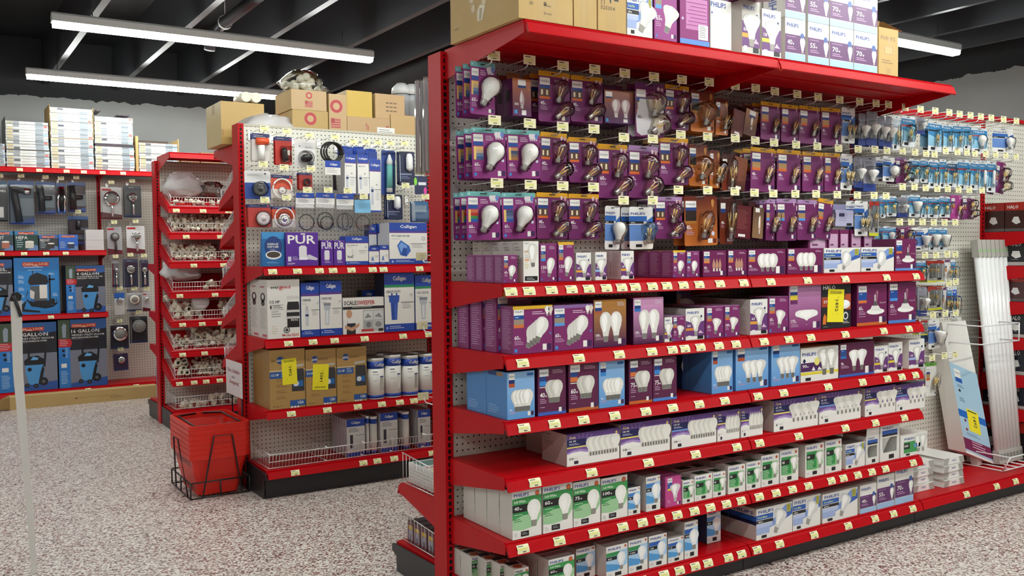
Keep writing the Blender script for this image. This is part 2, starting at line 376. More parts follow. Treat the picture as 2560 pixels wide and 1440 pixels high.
# water filter rack ------------------------------------------------
TB = {1:[(680,664),(742,667),(797,668),(831,668),(877,667),(930,666),(957,665),(1047,664)],
      2:[(720,850),(781,847),(835,844),(910,838),(1006,831),(1070,827)],
      3:[(727,1030),(817,1019),(893,1011),(953,1003),(998,998),(1033,995)],
      7:[(737,1185),(907,1163),(942,1158),(984,1152),(1079,1135)]}
for k in range(2):
    x0, x1 = BX+k*S, BX+(k+1)*S
    r = empty('shelving_unit', (0,0,0)); upright(r, x0, BF, BB)
    if k == 1: upright(r, x1, BF, BB)
    panel(r, x0, x1, BF, .16, TOPZ-.012, 1); panel(r, x0, x1, BB, .16, TOPZ-.012, -1)
    for i in (1,2,3): shelf(r, x0, x1, BY, BF-.006, BZ[i], [UN(u,v,1,BY).x for u,v in TB[i]])
    base(r, x0, x1, BY, BF-.006, BZ[7], [UN(u,v,1,BY).x for u,v in TB[7]], left=(k == 0))
    base(r, x0, x1, 5.86, BB+.006, .15, (), left=(k == 0))
    so = shelf(r, x0, x1, 5.95, BB+.006, 2.03, (), name='top_shelf', bh=.14)
    for (u, v) in ((552,515),(555,612),(556,712),(562,812),(563,912)):
        p = UN(u, v, 0, BX); shelf(r, x0, x1, 5.86, BB+.006, p.z+.02, (), dz=.15, bh=.10)
    tag(r, 'red steel shelving unit with pegboard,', ['of water filters, behind the red baskets','of water filters, mostly hidden behind the bulb rack'][k], 'shelving','sections of the water filter rack', depth=-1)
# pipe fitting rack -------------------------------------------------
CVL = [517,583,656,732,805,880,952]; CUL = [408,411,414,417,420,424,428]
CZ = [UN(u,v,1,CY).z for u, v in zip(CUL,CVL)]
TC = [[440,507,570],[465,550],[484,558],[449,537],[456,505,552],[456,511],[448,485,515,549],[]]
for k in range(2):
    x0, x1 = CX+k*S, CX+(k+1)*S
    r = empty('shelving_unit', (0,0,0)); upright(r, x0, CF, CB)
    if k == 1: upright(r, x1, CF, CB)
    panel(r, x0, x1, CF, .16, TOPZ-.012, 1); panel(r, x0, x1, CB, .16, TOPZ-.012, -1)
    for z, tt, vv in zip(CZ, TC, CVL): shelf(r, x0, x1, CY, CF-.006, z, [UN(u,vv+8,1,CY).x for u in tt], dz=.14, bh=.09)
    base(r, x0, x1, CY, CF-.006, .15, (), left=(k == 0)); base(r, x0, x1, 8.3, CB+.006, .15, (), left=(k == 0))
    for z in (.62,.9,1.3): shelf(r, x0, x1, 8.25, CB+.006, z, ())
    shelf(r, x0, x1, 7.35, CF-.006, 2.165, (), name='top_shelf', bh=.13)
    tag(r, 'red steel shelving unit with slanted bin shelves,', ['left of the water filter rack','mostly hidden behind the water filter rack'][k], 'shelving','sections of the pipe fitting rack', depth=-1)
# back wall rack ----------------------------------------------------
TE = {1:[3,60,115,164],2:[127,215],7:[220],0:[49,98,166,209,256,307]}
for k, (x0, has) in enumerate(((EX-2*S,1),(EX-S,1),(EX,0),(EX+S,0),(EX+2*S,0))):
    x1 = x0+S; r = empty('shelving_unit', (0,0,0)); upright(r, x0, EF, EF+.06, False, 2.16)
    if k == 4: upright(r, x1, EF, EF+.06, False, 2.16)
    panel(r, x0, x1, EF, .13, 2.13, 1)
    if has:
        for i in (1,2): shelf(r, x0, x1, EY, EF-.006, EZ[i], [UN(u,628 if i == 1 else 785,1,EY).x for u in TE[i]])
    shelf(r, x0, x1, EY, EF-.006, 2.19, [UN(u,420,1,EY).x for u in TE[0]], name='top_shelf', bh=.08)
    base(r, x0, x1, EY, EF-.006, EZ[7], [UN(u,975,1,EY).x for u in TE[7]]+([UN(340,957,1,EY).x] if k == 2 else []), left=(k == 0))
    tag(r, 'red steel wall shelving unit', ['out of view, left of the vacuum boxes','holding the boxed vacuums','of shower heads, right of the boxed vacuums','behind the pipe fitting rack','hidden at the far end of the back wall'][k],'shelving','sections of the back wall rack', depth=-1)
# ---------------------------------------------------------------- printed packaging
PROF = {
 'A':[(.0,.0),(.085,.0),(.115,.04),(.115,.19),(.13,.22),(.17,.36),(.25,.50),(.298,.64),(.29,.78),(.22,.91),(.11,.98),(.001,1)],
 'A21':[(.0,.0),(.07,.0),(.095,.04),(.095,.15),(.11,.18),(.14,.34),(.21,.52),(.245,.70),(.23,.83),(.16,.94),(.08,.99),(.001,1)],
 'BR':[(.0,.0),(.08,.0),(.105,.04),(.105,.16),(.13,.22),(.16,.40),(.22,.52),(.33,.68),(.375,.80),(.36,.88),(.25,.95),(.001,1)],
 'candle':[(.0,.0),(.07,.0),(.09,.03),(.09,.18),(.11,.22),(.15,.36),(.16,.48),(.12,.70),(.05,.88),(.012,.98),(.001,1)],
 'G':[(.0,.0),(.08,.0),(.11,.04),(.11,.15),(.15,.22),(.28,.36),(.36,.52),(.385,.66),(.34,.82),(.20,.95),(.001,1)],
 'ST':[(.0,.0),(.07,.0),(.09,.03),(.09,.17),(.11,.22),(.17,.45),(.215,.66),(.20,.80),(.12,.93),(.001,1)],
 'T':[(.0,.0),(.04,.0),(.05,.03),(.05,.14),(.07,.18),(.08,.4),(.08,.85),(.05,.97),(.001,1)],
 'PAR':[(.0,.0),(.10,.0),(.13,.04),(.13,.18),(.17,.25),(.24,.45),(.36,.68),(.40,.86),(.39,.93),(.30,.97),(.001,1)],
 'MUSH':[(.0,.0),(.07,.0),(.09,.03),(.09,.30),(.16,.38),(.60,.50),(1.02,.60),(1.12,.74),(1.02,.90),(.70,.98),(.001,1)],
}
def outline(kind, h, part=None):
    P = PROF[kind]; zc = .19
    if part == 'base': P = [p for p in P if p[1] <= zc+.035]
    if part == 'glass': P = [p for p in P if p[1] >= zc-.05]
    R = [(r*h, z*h) for r, z in P]
    return R+[(-r, z) for r, z in reversed(R) if r > 1e-4]
class Art:
    """prints on one flat face: origin bottom-left, u to the right, v up, n out of the face"""
    def __init__(s, mb, w, h, o=(0,0,0), u=(1,0,0), n=(0,-1,0), v=(0,0,1)):
        s.mb, s.w, s.h = mb, w, h; s.o, s.u, s.n, s.v = Vector(o), Vector(u), Vector(n), Vector(v)
    def P(s, x, z, l): return s.o+s.u*x+s.v*z+s.n*(.0003*l)
    def poly(s, pts, col, l=1, ang=0, c=(0,0)):
        ca, sa = math.cos(ang), math.sin(ang)
        s.mb.flat([s.P(c[0]+x*ca-z*sa, c[1]+x*sa+z*ca, l) for x, z in pts], col)
    def rect(s, a, b_, c, d, col, l=1):          # fractions of the face
        w, h = s.w, s.h; s.poly([(a*w,b_*h),(c*w,b_*h),(c*w,d*h),(a*w,d*h)], col, l)
    def fpoly(s, pts, col, l=1): s.poly([(x*s.w, z*s.h) for x, z in pts], col, l)
    def circ(s, cx, cz, r, col, l=1, n=14): s.poly([(cx*s.w+r*math.cos(2*math.pi*i/n), cz*s.h+r*math.sin(2*math.pi*i/n)) for i in range(n)], col, l)
    def ell(s, cx, cz, rx, rz, col, l=1, n=16): s.poly([(cx*s.w+rx*s.w*math.cos(2*math.pi*i/n), cz*s.h+rz*s.h*math.sin(2*math.pi*i/n)) for i in range(n)], col, l)
    def text(s, t, x, z, wd, ht, col, l=3, ang=0):
        """fit t into wd x ht fractions, lower left at x,z"""
        vs, fs, tw, th = text_mesh(t); W, H = wd*s.w, ht*s.h
        sx, sz = W/tw, H/max(th,.01); ca, sa = math.cos(ang), math.sin(ang)
        P = [s.P(x*s.w+(a*sx)*ca-(b_*sz)*sa, z*s.h+(a*sx)*sa+(b_*sz)*ca, l) for a, b_ in vs]
        s.mb.add(P, fs, col)
    def lines(s, x, z, wd, n, step, col, l=2, th=.35, seed=1):
        r = random.Random(seed)
        for i in range(n):
            zz = z-i*step; ww = wd*(.7+.3*r.random()); s.rect(x, zz, x+ww, zz+step*th, col, l)
    def bulb(s, cx, z0, h, kind='A', col='#e9e8e2', basec='#8d8a84', l=2, ang=0, outl=None, hi='#f7f6f2'):
        """z0, h in fractions of height; cx in fractions of width; ang tilts"""
        H = h*s.h; c = (cx*s.w, z0*s.h)
        if outl: s.poly([(x*1.05,z*1.02-.01*H) for x,z in outline(kind,H)], outl, l-.5, ang, c)
        s.poly(outline(kind,H,'glass'), col, l, ang, c); s.poly(outline(kind,H,'base'), basec, l+.3, ang, c)
        if hi: s.poly([(x*.5-.05*H,z*.72+.22*H) for x,z in outline(kind,H,'glass')], hi, l+.25, ang, c)
NAVY='#1c2f6b'; BLUE='#2c5fae'; WH='#ecebe6'
def ptab(A, x=.05, top=.96, w_=.27, h_=.15, acc='#d2713a', pic='#9a8a78'):
    """white corner tab with the maker's name over a blue band, a picture and an accent band"""
    A.rect(x,top-h_,x+w_,top,WH,1); A.text('PHILIPS',x+.12*w_,top-h_*.64,w_*.76,h_*.26,'#5b6a86',2)
    A.rect(x,top-h_*1.55,x+w_,top-h_,'#1f4a94',1); A.lines(x+.03,top-h_*1.34,w_*.5,1,h_*.3,'#a9c4e6',2)
    A.rect(x,top-h_*2.3,x+w_,top-h_*1.55,pic,1); A.rect(x,top-h_*2.75,x+w_,top-h_*2.3,acc,1)
def codes(A, s=.12):
    k = A.w/A.h; A.rect(.74,.05,.84,.05+.13*k,WH,2); A.rect(.86,.05,.96,.05+.13*k,'#3e2350',2)
def watt(A, t, x=.06, z=.34, ht=.085, col='#f2eef0', sub=True, lab='w'):
    wd = ht*A.h/A.w*.62*len(t); A.text(t,x,z,wd,ht,col,3)
    if lab: A.text(lab,x+wd*1.08,z,ht*A.h/A.w*.42,ht*.42,col,3)
    if sub: A.lines(x,z-ht*.45,.24,3,ht*.38,'#c9a3c2',2)
def bulbs(A, n, kind, x0, x1, z0, h, col='#e4e2da', basec='#7c7a74', ang=0, outl='#d9c9d6'):
    for i in range(n):
        cx = x0 if n == 1 else x0+(x1-x0)*i/(n-1); A.bulb(cx, z0, h, kind, col if i%2 else '#dcdad2', basec, 2+i*.8, ang, outl if n == 1 or kind != 'A' else '#c4c2bb')
# --- faces. Each returns (front colour, side colour, top colour)
def f_purple(A, wt='60', n=1, kind='A', body='#7b2a63', acc='#d2713a', edge=None, bot=None, ang=-.18, pic='#9a8a78'):
    ptab(A, acc=acc, pic=pic); hb = .5 if n < 3 else .46
    if n == 1: bulbs(A,1,kind,.52 if ang else .66,0,.14,.5,ang=ang)
    elif n == 2: bulbs(A,2,kind,.55,.78,.2,.45,ang=0)
    else: bulbs(A,n,kind,.46,.74,.16,.5,ang=ang)
    watt(A,wt); codes(A); A.lines(.55,.93,.36,3,.03,'#d9b8d4',2)
    A.circ(.92,.36,.035*A.w,'#5c6a9c',2)
    if edge: A.rect(0,.93,1,1,edge,1.5)
    if bot: A.rect(0,0,1,.075,bot,1.5)
    A.rect(.06,.04,.12,.04+.06*A.w/A.h*1.6,'#3f8ad0',2)
def f_clus(A, wt='60', acc='#d2713a', edge=None):
    ptab(A,x=.02,w_=.25,h_=.15,acc=acc)
    for i in range(4): A.bulb(.36+.075*i,.12+.035*i,.50+.02*i,'A','#d9d8d0' if i < 3 else '#e4e3dc','#7a7872',2+i*.8,-.36,'#b9a9b4',hi=None if i < 3 else '#f4f3ee')
    watt(A,wt,.03,.30,.085); codes(A); A.lines(.48,.86,.34,2,.04,'#e2c9dc',2); A.circ(.94,.40,.03*A.w,'#5c6a9c',2); A.rect(.03,.04,.10,.11,'#3f8ad0',2)
    if edge: A.rect(0,.93,1,1,edge,1.5)
    for i in (0,1): A.bulb(.86+.09*i,.78,.20,'A','#ddd2c4' if i else '#f0efe8','#b9b4ae',3,0,'#a98a9a',hi=None)
def f_globe3(A, wt='40', body=None, acc='#d87a3c'):
    ptab(A,x=.03,w_=.16,h_=.16,acc=acc,pic='#b08a6a'); bulbs(A,3,'G',.38,.66,.14,.7)
    watt(A,wt,.03,.3,.1); codes(A); A.lines(.78,.9,.18,2,.04,'#d9b8d4')
def f_candle3(A, wt='40', acc='#d87a3c'):
    ptab(A,x=.04,w_=.24,h_=.16,acc=acc,pic='#b08a6a')
    for i in range(3): A.bulb(.46+.13*i,.2,.5,'candle','#b98a72','#d8d2cc',2+i*.5,hi=None)
    watt(A,wt,.04,.3,.1); codes(A); A.lines(.6,.9,.34,2,.04,'#d9b8d4')
def f_down(A, wt='65', bot='#d2713a', acc='#d2713a'):
    ptab(A,acc=acc,pic='#1f4a94'); w = A.w
    A.ell(.62,.33,.30,.075,'#f1f0ec',2); A.fpoly([(.42,.36),(.50,.48),(.70,.48),(.84,.33)],'#e2e1dc',2.4); A.fpoly([(.52,.47),(.56,.58),(.67,.58),(.69,.47)],'#5c5357',2.6)
    A.rect(.57,.58,.63,.74,'#b9b4b8',2.5); A.fpoly([(.60,.74),(.66,.84),(.70,.82),(.66,.56),(.645,.56),(.675,.80)],'#c98a9a',2.7)
    watt(A,wt,.06,.38,.09); codes(A); A.lines(.06,.22,.3,1,.02,'#e6d5e2'); A.text("5''or 6''",.76,.52,.2,.03,WH,3)
    if bot: A.rect(0,0,1,.075,bot,1.5)
def f_fade(A, wt='100', n=2, kind='A21', acc='#a85a3a'):
    A.rect(.04,.84,.24,.97,WH,1); A.text('PHILIPS',.06,.895,.16,.028,'#5b6a86',2); A.rect(.04,.77,.24,.84,'#24407e',1); A.rect(.04,.71,.24,.77,acc,1)
    bulbs(A,n,kind,.36,.68,.12,.62); watt(A,wt,.05,.23,.055); codes(A); A.lines(.72,.93,.24,3,.03,'#e6d5e2')
def f_mush(A):
    A.rect(.04,.84,.26,.97,WH,1); A.text('PHILIPS',.06,.895,.18,.026,'#5b6a86',2); A.rect(.04,.77,.26,.84,'#24407e',1); A.rect(.04,.67,.26,.77,'#d8c23a',1); A.rect(.04,.58,.26,.67,'#6b2a62',1)
    A.bulb(.54,.12,.33,'MUSH','#efeeea','#b8b2ac',2); watt(A,'175',.06,.18,.07); codes(A); A.lines(.68,.93,.28,2,.025,'#d9b0d4')
def f_sky(A, nb=4, kind='A', acc='#b4512c', wt='60'):
    A.rect(.06,.84,.27,.97,WH,1); A.text('PHILIPS',.08,.895,.17,.026,'#5b6a86',2); A.rect(.06,.76,.27,.84,'#1c2f6b',1); A.rect(.06,.68,.27,.76,acc,1)
    bulbs(A,nb,kind,.34 if kind == 'A' else .38,.74,.16,.46 if kind == 'A' else .52,basec='#6b6a66'); A.rect(.72,.90,.96,.96,'#2d63a8',1)
    watt(A,wt,.07,.18,.05,'#cfe2f4',True); codes(A)
def f_maroon4(A, wt='40', bot='#3f62b8', acc='#d2713a'):
    A.rect(.06,.82,.38,.97,WH,1); A.text('PHILIPS',.09,.87,.26,.045,'#4a5a7c',2)
    A.rect(.06,.72,.30,.82,'#24407e',1); A.rect(.06,.62,.30,.72,acc,1); A.rect(.06,.585,.30,.60,WH,1)
    for i in range(4): A.bulb(.46+.075*i,.26,.47,'A','#d7d5cb' if i%2 else '#c9c7bd','#77756f',2+i*.8,outl='#b2b0a8',hi=None if i < 3 else '#e8e6de')
    watt(A,wt,.07,.38,.10); codes(A); A.lines(.52,.93,.40,3,.03,'#c9a3b4'); A.lines(.08,.17,.22,1,.02,'#e8e0e4')
    if bot: A.rect(0,0,1,.07,bot,1.5)
def f_dub(A, wt='60 W', n=10, cnt='10', kind='A', band='#e6d36a'):
    A.rect(0,.42,1,1,'#6d4a8e',1); A.rect(0,.86,1,1,'#5a3a7c',1.2)
    for i in range(9):
        a = math.radians(25+i*16); A.fpoly([(.30,.45),(.30+.32*math.cos(a),.45+.55*math.sin(a)),(.315+.32*math.cos(a+.06),.45+.55*math.sin(a+.06))],'#b7a6cc',1.4)
    A.fpoly([(0,.42),(.03,.44),(.12,.49),(.25,.50),(.40,.44),(.48,.38),(0,.38)],'#a78cc2',1.6); A.fpoly([(0,.30),(0,.36),(.10,.42),(.25,.43),(.40,.36),(.5,.30)],'#f0eee8',1.8)
    A.text('Dub',.05,.85,.11,.075,'#dcc98a',3); A.rect(0,.60,.36,.83,'#1b1c52',2); A.text(wt,.04,.74,.13,.062,WH,3); A.lines(.04,.69,.2,2,.035,'#c7cbe6',3)
    A.rect(0,.56,.36,.60,band,2)
    x0 = .44 if n > 4 else .5
    for i in range(n): A.bulb(x0+(.93-x0)*i/(n-1) if n > 1 else .7,.24,.60,kind,'#e9e7de' if i%2 else '#dad8ce','#c4c1b8',2.2+i*.25,hi=None)
    for i in range(n): x_ = x0+(.93-x0)*i/(n-1); A.rect(x_-.010,.245,x_+.010,.35,'#4a4844',2.6+i*.25)
    A.circ(.94,.88,.045*A.h,'#c9a94a',6); A.circ(.94,.88,.028*A.h,'#e2cf86',6.4)
    A.text(cnt,.05,.19,.035*len(cnt),.07,'#26252a',3); A.lines(.13,.22,.09,1,.03,'#8a8a8a'); A.rect(.13,.05,.21,.15,'#2a2838',2)
def f_green(A, wt='40', n=1, fill='#3f9a52', kind='A', script='Soft White', bg2='#9ecb9a'):
    A.text('PHILIPS',.05,.875,.52,.07,'#25479a',3); A.fpoly([(0,.20),(.35,.17),(.62,.20),(.85,.28),(1,.42),(1,.86),(.60,.86),(0,.84)],bg2,1)
    A.fpoly([(0,.40),(1,.62),(1,.86),(.60,.86),(0,.84)],fill,1.2); A.rect(0,.72,.55,.84,fill,1.5); A.text(script,.05,.745,.40,.06,'#eaf4e6',3)
    A.rect(0,.55,.58,.71,'#1a1c1a',1.8); A.text(wt,.06,.60,.05*len(wt)*1.7,.075,WH,3); A.text('w',.08+.05*len(wt)*1.7,.60,.07,.03,WH,3)
    A.rect(0,.48,.58,.54,'#2f8a48',1.8); A.lines(.05,.50,.4,1,.03,'#dcecd8',3); A.lines(.05,.40,.28,2,.04,'#3c6c42',2)
    A.bulb(.74,.22,.56,kind,'#f1efe8','#8f8b84',2.5,0,'#2b6a3a'); A.circ(.86,.90,.075*A.w,'#b8402a',3); A.circ(.86,.90,.05*A.w,'#d8763a',3.4)
    A.rect(.28,.04,.56,.15,'#17171a',2); A.lines(.32,.11,.2,2,.03,'#b8b8b8',3); A.lines(.06,.12,.1,3,.03,'#b0b0b0'); A.text('PHILIPS',.05,.875,.52,.07,'#25479a',3)
def f_refl(A, wt='45', kind='BR'):
    A.text('PHILIPS',.07,.86,.55,.075,'#25479a',3); A.fpoly([(.06,.24),(.5,.20),(.75,.24),(.94,.36),(.94,.78),(.06,.80)],'#8cc488',1); A.rect(.06,.26,.60,.78,'#2f8f4c',1.5)
    A.rect(.06,.54,.50,.70,'#161a17',2); A.text(wt,.10,.58,.07*len(wt),.08,WH,3); A.lines(.10,.49,.36,5,.05,'#bfe0b8',2.5)
    A.bulb(.78,.24,.52,kind,'#dcdad0','#8f8b84',2.5,0,'#5a7a5c'); A.circ(.86,.90,.06*A.w,'#b8502e',3); A.rect(.38,.06,.62,.17,'#17171a',2); A.lines(.08,.14,.14,3,.03,'#b5b5b5')
def f_blue(A, wt='60', kind='A', band='#3f7fc4', col='#e8eaee'):
    A.text('PHILIPS',.08,.87,.60,.07,'#25479a',3); A.fpoly([(.0,.22),(.5,.20),(1,.36),(1,.84),(.35,.80),(0,.80)],'#a9cdea',1); A.rect(.0,.68,.62,.80,band,1.6)
    A.rect(0,.56,.50,.67,'#15161c',1.8); A.text(wt,.07,.585,.06*len(wt)*1.5,.05,WH,3); A.fpoly([(0,.24),(.5,.22),(.8,.34),(0,.48)],'#4f9ad4',1.4)
    A.bulb(.70,.22,.56,kind,col,'#8f8b84',2.5,0,'#7aa0c4'); A.rect(.40,.05,.70,.16,'#17171a',2); A.lines(.06,.14,.2,3,.03,'#b0b0b0'); A.circ(.90,.93,.05*A.w,'#b8502e',3)
def f_dura(A, wt='65', yl=True, kind='BR'):
    A.text('PHILIPS',.05,.83,.42,.10,'#25479a',3); A.fpoly([(.30,.30),(.62,.42),(1,.66),(1,.94),(.80,.94),(.48,.60),(.36,.36)],'#7e9ad4',1)
    A.fpoly([(.62,.40),(1,.60),(1,.80),(.55,.46)],'#3a5fae',1.2); A.rect(.0,.64,.46,.79,'#2a5cb0',1.8); A.text('DuraMax',.04,.68,.26,.06,'#cfe6a8',3); A.rect(0,.52,.46,.62,'#17181c',1.8); A.text(wt+'w',.04,.54,.14,.055,WH,3)
    A.rect(0,.38,.44,.50,'#b7c3e4',1.6); A.rect(0,.17,.36,.38,'#9fb2dc',1.4); A.bulb(.52,.12,.78,kind,'#d9d9d6','#9c9890',2.6,-.42,'#8a94ac')
    if yl: A.rect(.84,.70,.95,.96,'#b8b548',2.8); A.lines(.855,.90,.08,4,.05,'#6a6a20',3)
    A.rect(.14,.04,.28,.13,'#17171a',2)
def f_purp70(A, wt='70'):
    A.text('PHILIPS',.08,.80,.58,.09,'#25479a',3); A.rect(0,.18,1,.62,'#5f2c66',1); A.rect(0,.0,1,.17,'#9fc0e2',1); A.text(wt,.10,.37,.24,.12,WH,3); A.text('w',.36,.37,.07,.05,WH,3)
    A.lines(.08,.56,.6,1,.03,'#c9a3c2'); A.lines(.10,.31,.44,2,.045,'#c9a3c2'); A.bulb(.86,.20,.38,'A21','#e8e6e0','#b0aca4',2,0); A.circ(.84,.62,.09*A.w,'#3c5c9c',2.2)
def f_flood(A, wt='65', acc='#e0a23a', kind='BR', blue=False):
    A.text('PHILIPS',.08,.83,.62,.075,'#25479a' ,3); A.circ(.84,.74,.05*A.w,'#2a3a60',2); A.fpoly([(0,.12),(0,.62),(.30,.55),(.42,.36),(.55,.36),(.70,.55),(1,.60),(1,.12)],'#6a3a78',1); A.rect(0,.30,.42,.38,acc,1.6)
    A.text(wt,.08,.42,.18,.07,WH,3); A.bulb(.54,.14,.62,kind,'#d8d6cd','#9a968e',2.4,0,'#8a8694'); A.rect(.10,.03,.28,.14,WH,2.2); A.rect(.62,.02,.94,.12,'#17171a',2); A.fpoly([(.66,.20),(.78,.30),(.86,.24),(.96,.20)],'#d8b8cc',2)
def f_flood90(A):
    A.text('PHILIPS',.04,.76,.36,.10,'#25479a',3); A.circ(.09,.62,.035*A.w,'#1c2a50',2); A.rect(0,.30,.62,.56,'#4c2358',1); A.text('90',.04,.42,.11,.09,WH,3); A.text('w',.16,.42,.04,.04,WH,3); A.rect(0,.20,1,.28,'#e0cf3c',1.4)
    A.fpoly([(.28,.32),(.33,.44),(.38,.32)],WH,2); A.fpoly([(.43,.32),(.48,.42),(.56,.32)],WH,2); A.circ(.42,.58,.07*A.w,'#e6dc7a',2.6)
    for i in (0,1): A.bulb(.62+.2*i,.16,.80,'BR','#cfcdc4','#6f6c66',2.4+i,0,'#8c8a84')
    A.rect(.12,.03,.26,.12,'#17171a',2)
def f_m90(A):
    ptab(A,x=.04,w_=.16,h_=.15,acc='#2f6fb8',pic='#2a4a80'); watt(A,'90',.05,.36,.08)
    for i in (0,1): A.bulb(.42+.22*i,.17,.62,'BR','#e6e4dc','#77746e',2.4+i,0,'#b4a8a8')
    codes(A); A.rect(0,0,1,.075,'#3f62b8',1.5)
def f_ledwhite(A):
    A.text('PHILIPS',.06,.94,.3,.022,'#44465a',3); A.text('LED',.06,.73,.28,.05,'#c8926a',3); A.lines(.08,.66,.3,2,.05,'#b9b6ae'); A.rect(.08,.52,.36,.58,'#e2a78a',2); A.lines(.08,.47,.28,4,.045,'#d6c98a'); A.bulb(.62,.38,.56,'A21','#dcdad0','#77746e',2.4,0,'#a8a69c'); A.rect(.08,.04,.92,.15,'#17171a',2); A.lines(.2,.10,.55,2,.035,'#c8c8c8',3)
def f_halo(A):
    A.text('HALO',.04,.86,.42,.10,WH,3); A.rect(0,.66,1,.70,'#9a4a30',1); A.rect(0,.48,.5,.66,'#a8432a',1.2); A.text('STU',.06,.56,.2,.06,WH,3); A.rect(.8,.4,1,.75,'#b0502e',1.4); A.ell(.78,.52,.2,.10,'#e8e8e6',2.4); A.ell(.78,.55,.15,.07,'#fafafa',2.6)
    A.fpoly([(.03,.10),(.14,.10),(.16,.26),(.10,.34),(.05,.26)],'#d8742a',2); A.circ(.82,.26,.09*A.w,'#dcdcda',2); A.circ(.82,.26,.06*A.w,'#2c2c30',2.3); A.lines(.72,.13,.24,2,.03,'#dcdcda'); A.lines(.06,.04,.2,1,.02,'#a8a8a8')
def sticker(A, x, z, w_, h_, ang=.06, flip=False):
    """bright yellow clearance sticker with hand-stamped number"""
    W, H = w_*A.w, h_*A.h; c = (x*A.w, z*A.h)
    A.poly([(0,0),(W,0),(W,H),(0,H)],'#f3e52e',5,ang,c)
    vs, fs, tw, th = text_mesh('1492'); L = H*.36; T = W*.20
    P = []
    for a, b_ in vs:
        aa, bb = a/tw*L, b_/th*T
        lx, lz = (W*.55+bb*-1+T*.5, H*.32+aa) if flip else (W*.5+bb-T*.2, H*.68-aa)
        P.append(A.P(c[0]+lx*math.cos(ang)-lz*math.sin(ang), c[1]+lx*math.sin(ang)+lz*math.cos(ang), 7))
    A.mb.add(P, fs, '#4a4a20')
    r = random.Random(3); zb = .06 if flip else .86
    for i in range(16): A.poly([(W*(.14+.045*i),H*zb),(W*(.14+.045*i+.014+.014*r.random()),H*zb),(W*(.14+.045*i+.02),H*(zb+.08)),(W*(.14+.045*i),H*(zb+.08))],'#5c5a1c',6,ang,c)
    for i in range(9):
        px, pz = .1+.75*r.random(), .2+.6*r.random(); A.poly([(W*px,H*pz),(W*px+.03*W,H*pz),(W*px+.03*W,H*pz+.03*H),(W*px,H*pz+.02*H)],'#a89c20',6,ang,c)
# side faces
def s_lines(A, col='#b58ab0', n=22, seed=1):
    A.lines(.14,.90,.72,n,.84/n,col,1.2,.4,seed)
def s_philips(A): A.text('PHILIPS',.06,.80,.84,.10,'#25479a',2); A.rect(0,.60,1,.76,'#2a5cb0',1); A.rect(0,.48,1,.60,'#1d2348',1)
def s_vert(A): A.text('PHILIPS',.62,.12,.72*A.h/A.w,.16*A.w/A.h*2.4,'#25479a',2,math.pi/2)
def s_dub(A): A.text('Dub',.06,.86,.30,.06,'#3a3434',2); A.text('60 W',.08,.74,.24,.05,'#3a3434',2); A.rect(.08,.66,.5,.67,'#3a3434',1); A.lines(.08,.62,.4,3,.04,'#8c817c',1)
def s_plain(A): pass
def s_ge(A): A.text('PHILIPS',.1,.94,.4,.02,'#44465a',2); A.lines(.15,.84,.6,2,.06,'#9a978e',1); A.rect(.5,.62,.6,.66,'#33323a',1.4); A.lines(.15,.6,.6,5,.07,'#b8b5ac',1); A.rect(.5,.2,.62,.34,'#dcd9a8',1.4)
def s_sky(A): A.rect(.08,.90,.5,.98,'#24407e',1); A.rect(.5,.90,.8,.98,'#a07850',1); A.lines(.1,.25,.5,4,.05,'#86b0dc',1)
def carton(w_, h_, d, front, fcol, scol, tcol, side=None, top=None, **kw):
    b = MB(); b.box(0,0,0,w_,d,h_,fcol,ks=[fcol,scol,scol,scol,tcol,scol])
    # folded lid edge and glue flap
    b.box(.001,.0004,h_,w_-.001,d-.001,h_+.0008,tcol)
    if front: front(Art(b,w_,h_),**kw)
    if side: side(Art(b,d,h_,o=(0,d,0),u=(0,-1,0),n=(-1,0,0)))
    if top: top(Art(b,w_,d,o=(0,0,h_+.0008),u=(1,0,0),n=(0,0,1),v=(0,1,0)))
    return b
# ---------------------------------------------------------------- cartons on the bulb rack
WHR = {1:"atop the bulb rack",2:"on bulb shelf one",3:"on bulb shelf two",4:"on bulb shelf three",5:"on bulb shelf four",6:"on bulb shelf five",7:"on bottom bulb shelf"}
GRP = {1:'cartons on the top of the bulb rack',2:"cartons on the bulb rack's first shelf",3:"cartons on the bulb rack's second shelf",4:"cartons on the bulb rack's third shelf",5:"cartons on the bulb rack's fourth shelf",6:"cartons on the bulb rack's fifth shelf",7:"cartons on the bulb rack's bottom shelf"}
PU = '#7d2b66'; MA = '#5c1f45'; WB = '#e9e7e1'; WS = '#d4d0c8'
_lastx = {}
def put(sh, u0, u1, vt, vb, d, desc, front, fcol, scol, tcol, side=None, top=None, n=1, dy=0, zoff=0, h=None, rz=0, dx=0, cat='light bulb box', name='bulb_carton', yl=None, **kw):
    y = (AY if sh > 1 else 2.536)+.014+dy; z = (AZ[sh] if sh > 1 else 2.141)+.0015+zoff
    vm = (vt+vb)/2; x0 = UN(u0,vm,1,y).x; x1 = UN(u1,vm,1,y).x
    if h is None: h = UN(u0,vt,1,y).z-UN(u0,vb,1,y).z
    if sh > 1: x0 = max(x0, AX+.008)
    key = (sh, round(dy,2), round(zoff,2)); x0 = max(x0+.001, _lastx.get(key,-9)+.0015); _lastx[key] = x1
    w_ = x1-x0-.001
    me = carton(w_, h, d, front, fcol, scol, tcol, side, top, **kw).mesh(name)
    for i in range(n):
        if dy+(i+1)*(d+.003) > (.385 if sh > 1 else .53) and i: break
        o = link(name, me, None, (x0+dx*i, y+i*(d+.003), z), (0,0,rz))
        if yl and i == 0:
            b = MB(); sticker(Art(b,w_,h),*yl); b.build('clearance_sticker', o)
        tag(o, desc, WHR[sh], cat, GRP[sh], x0, i)
    return o
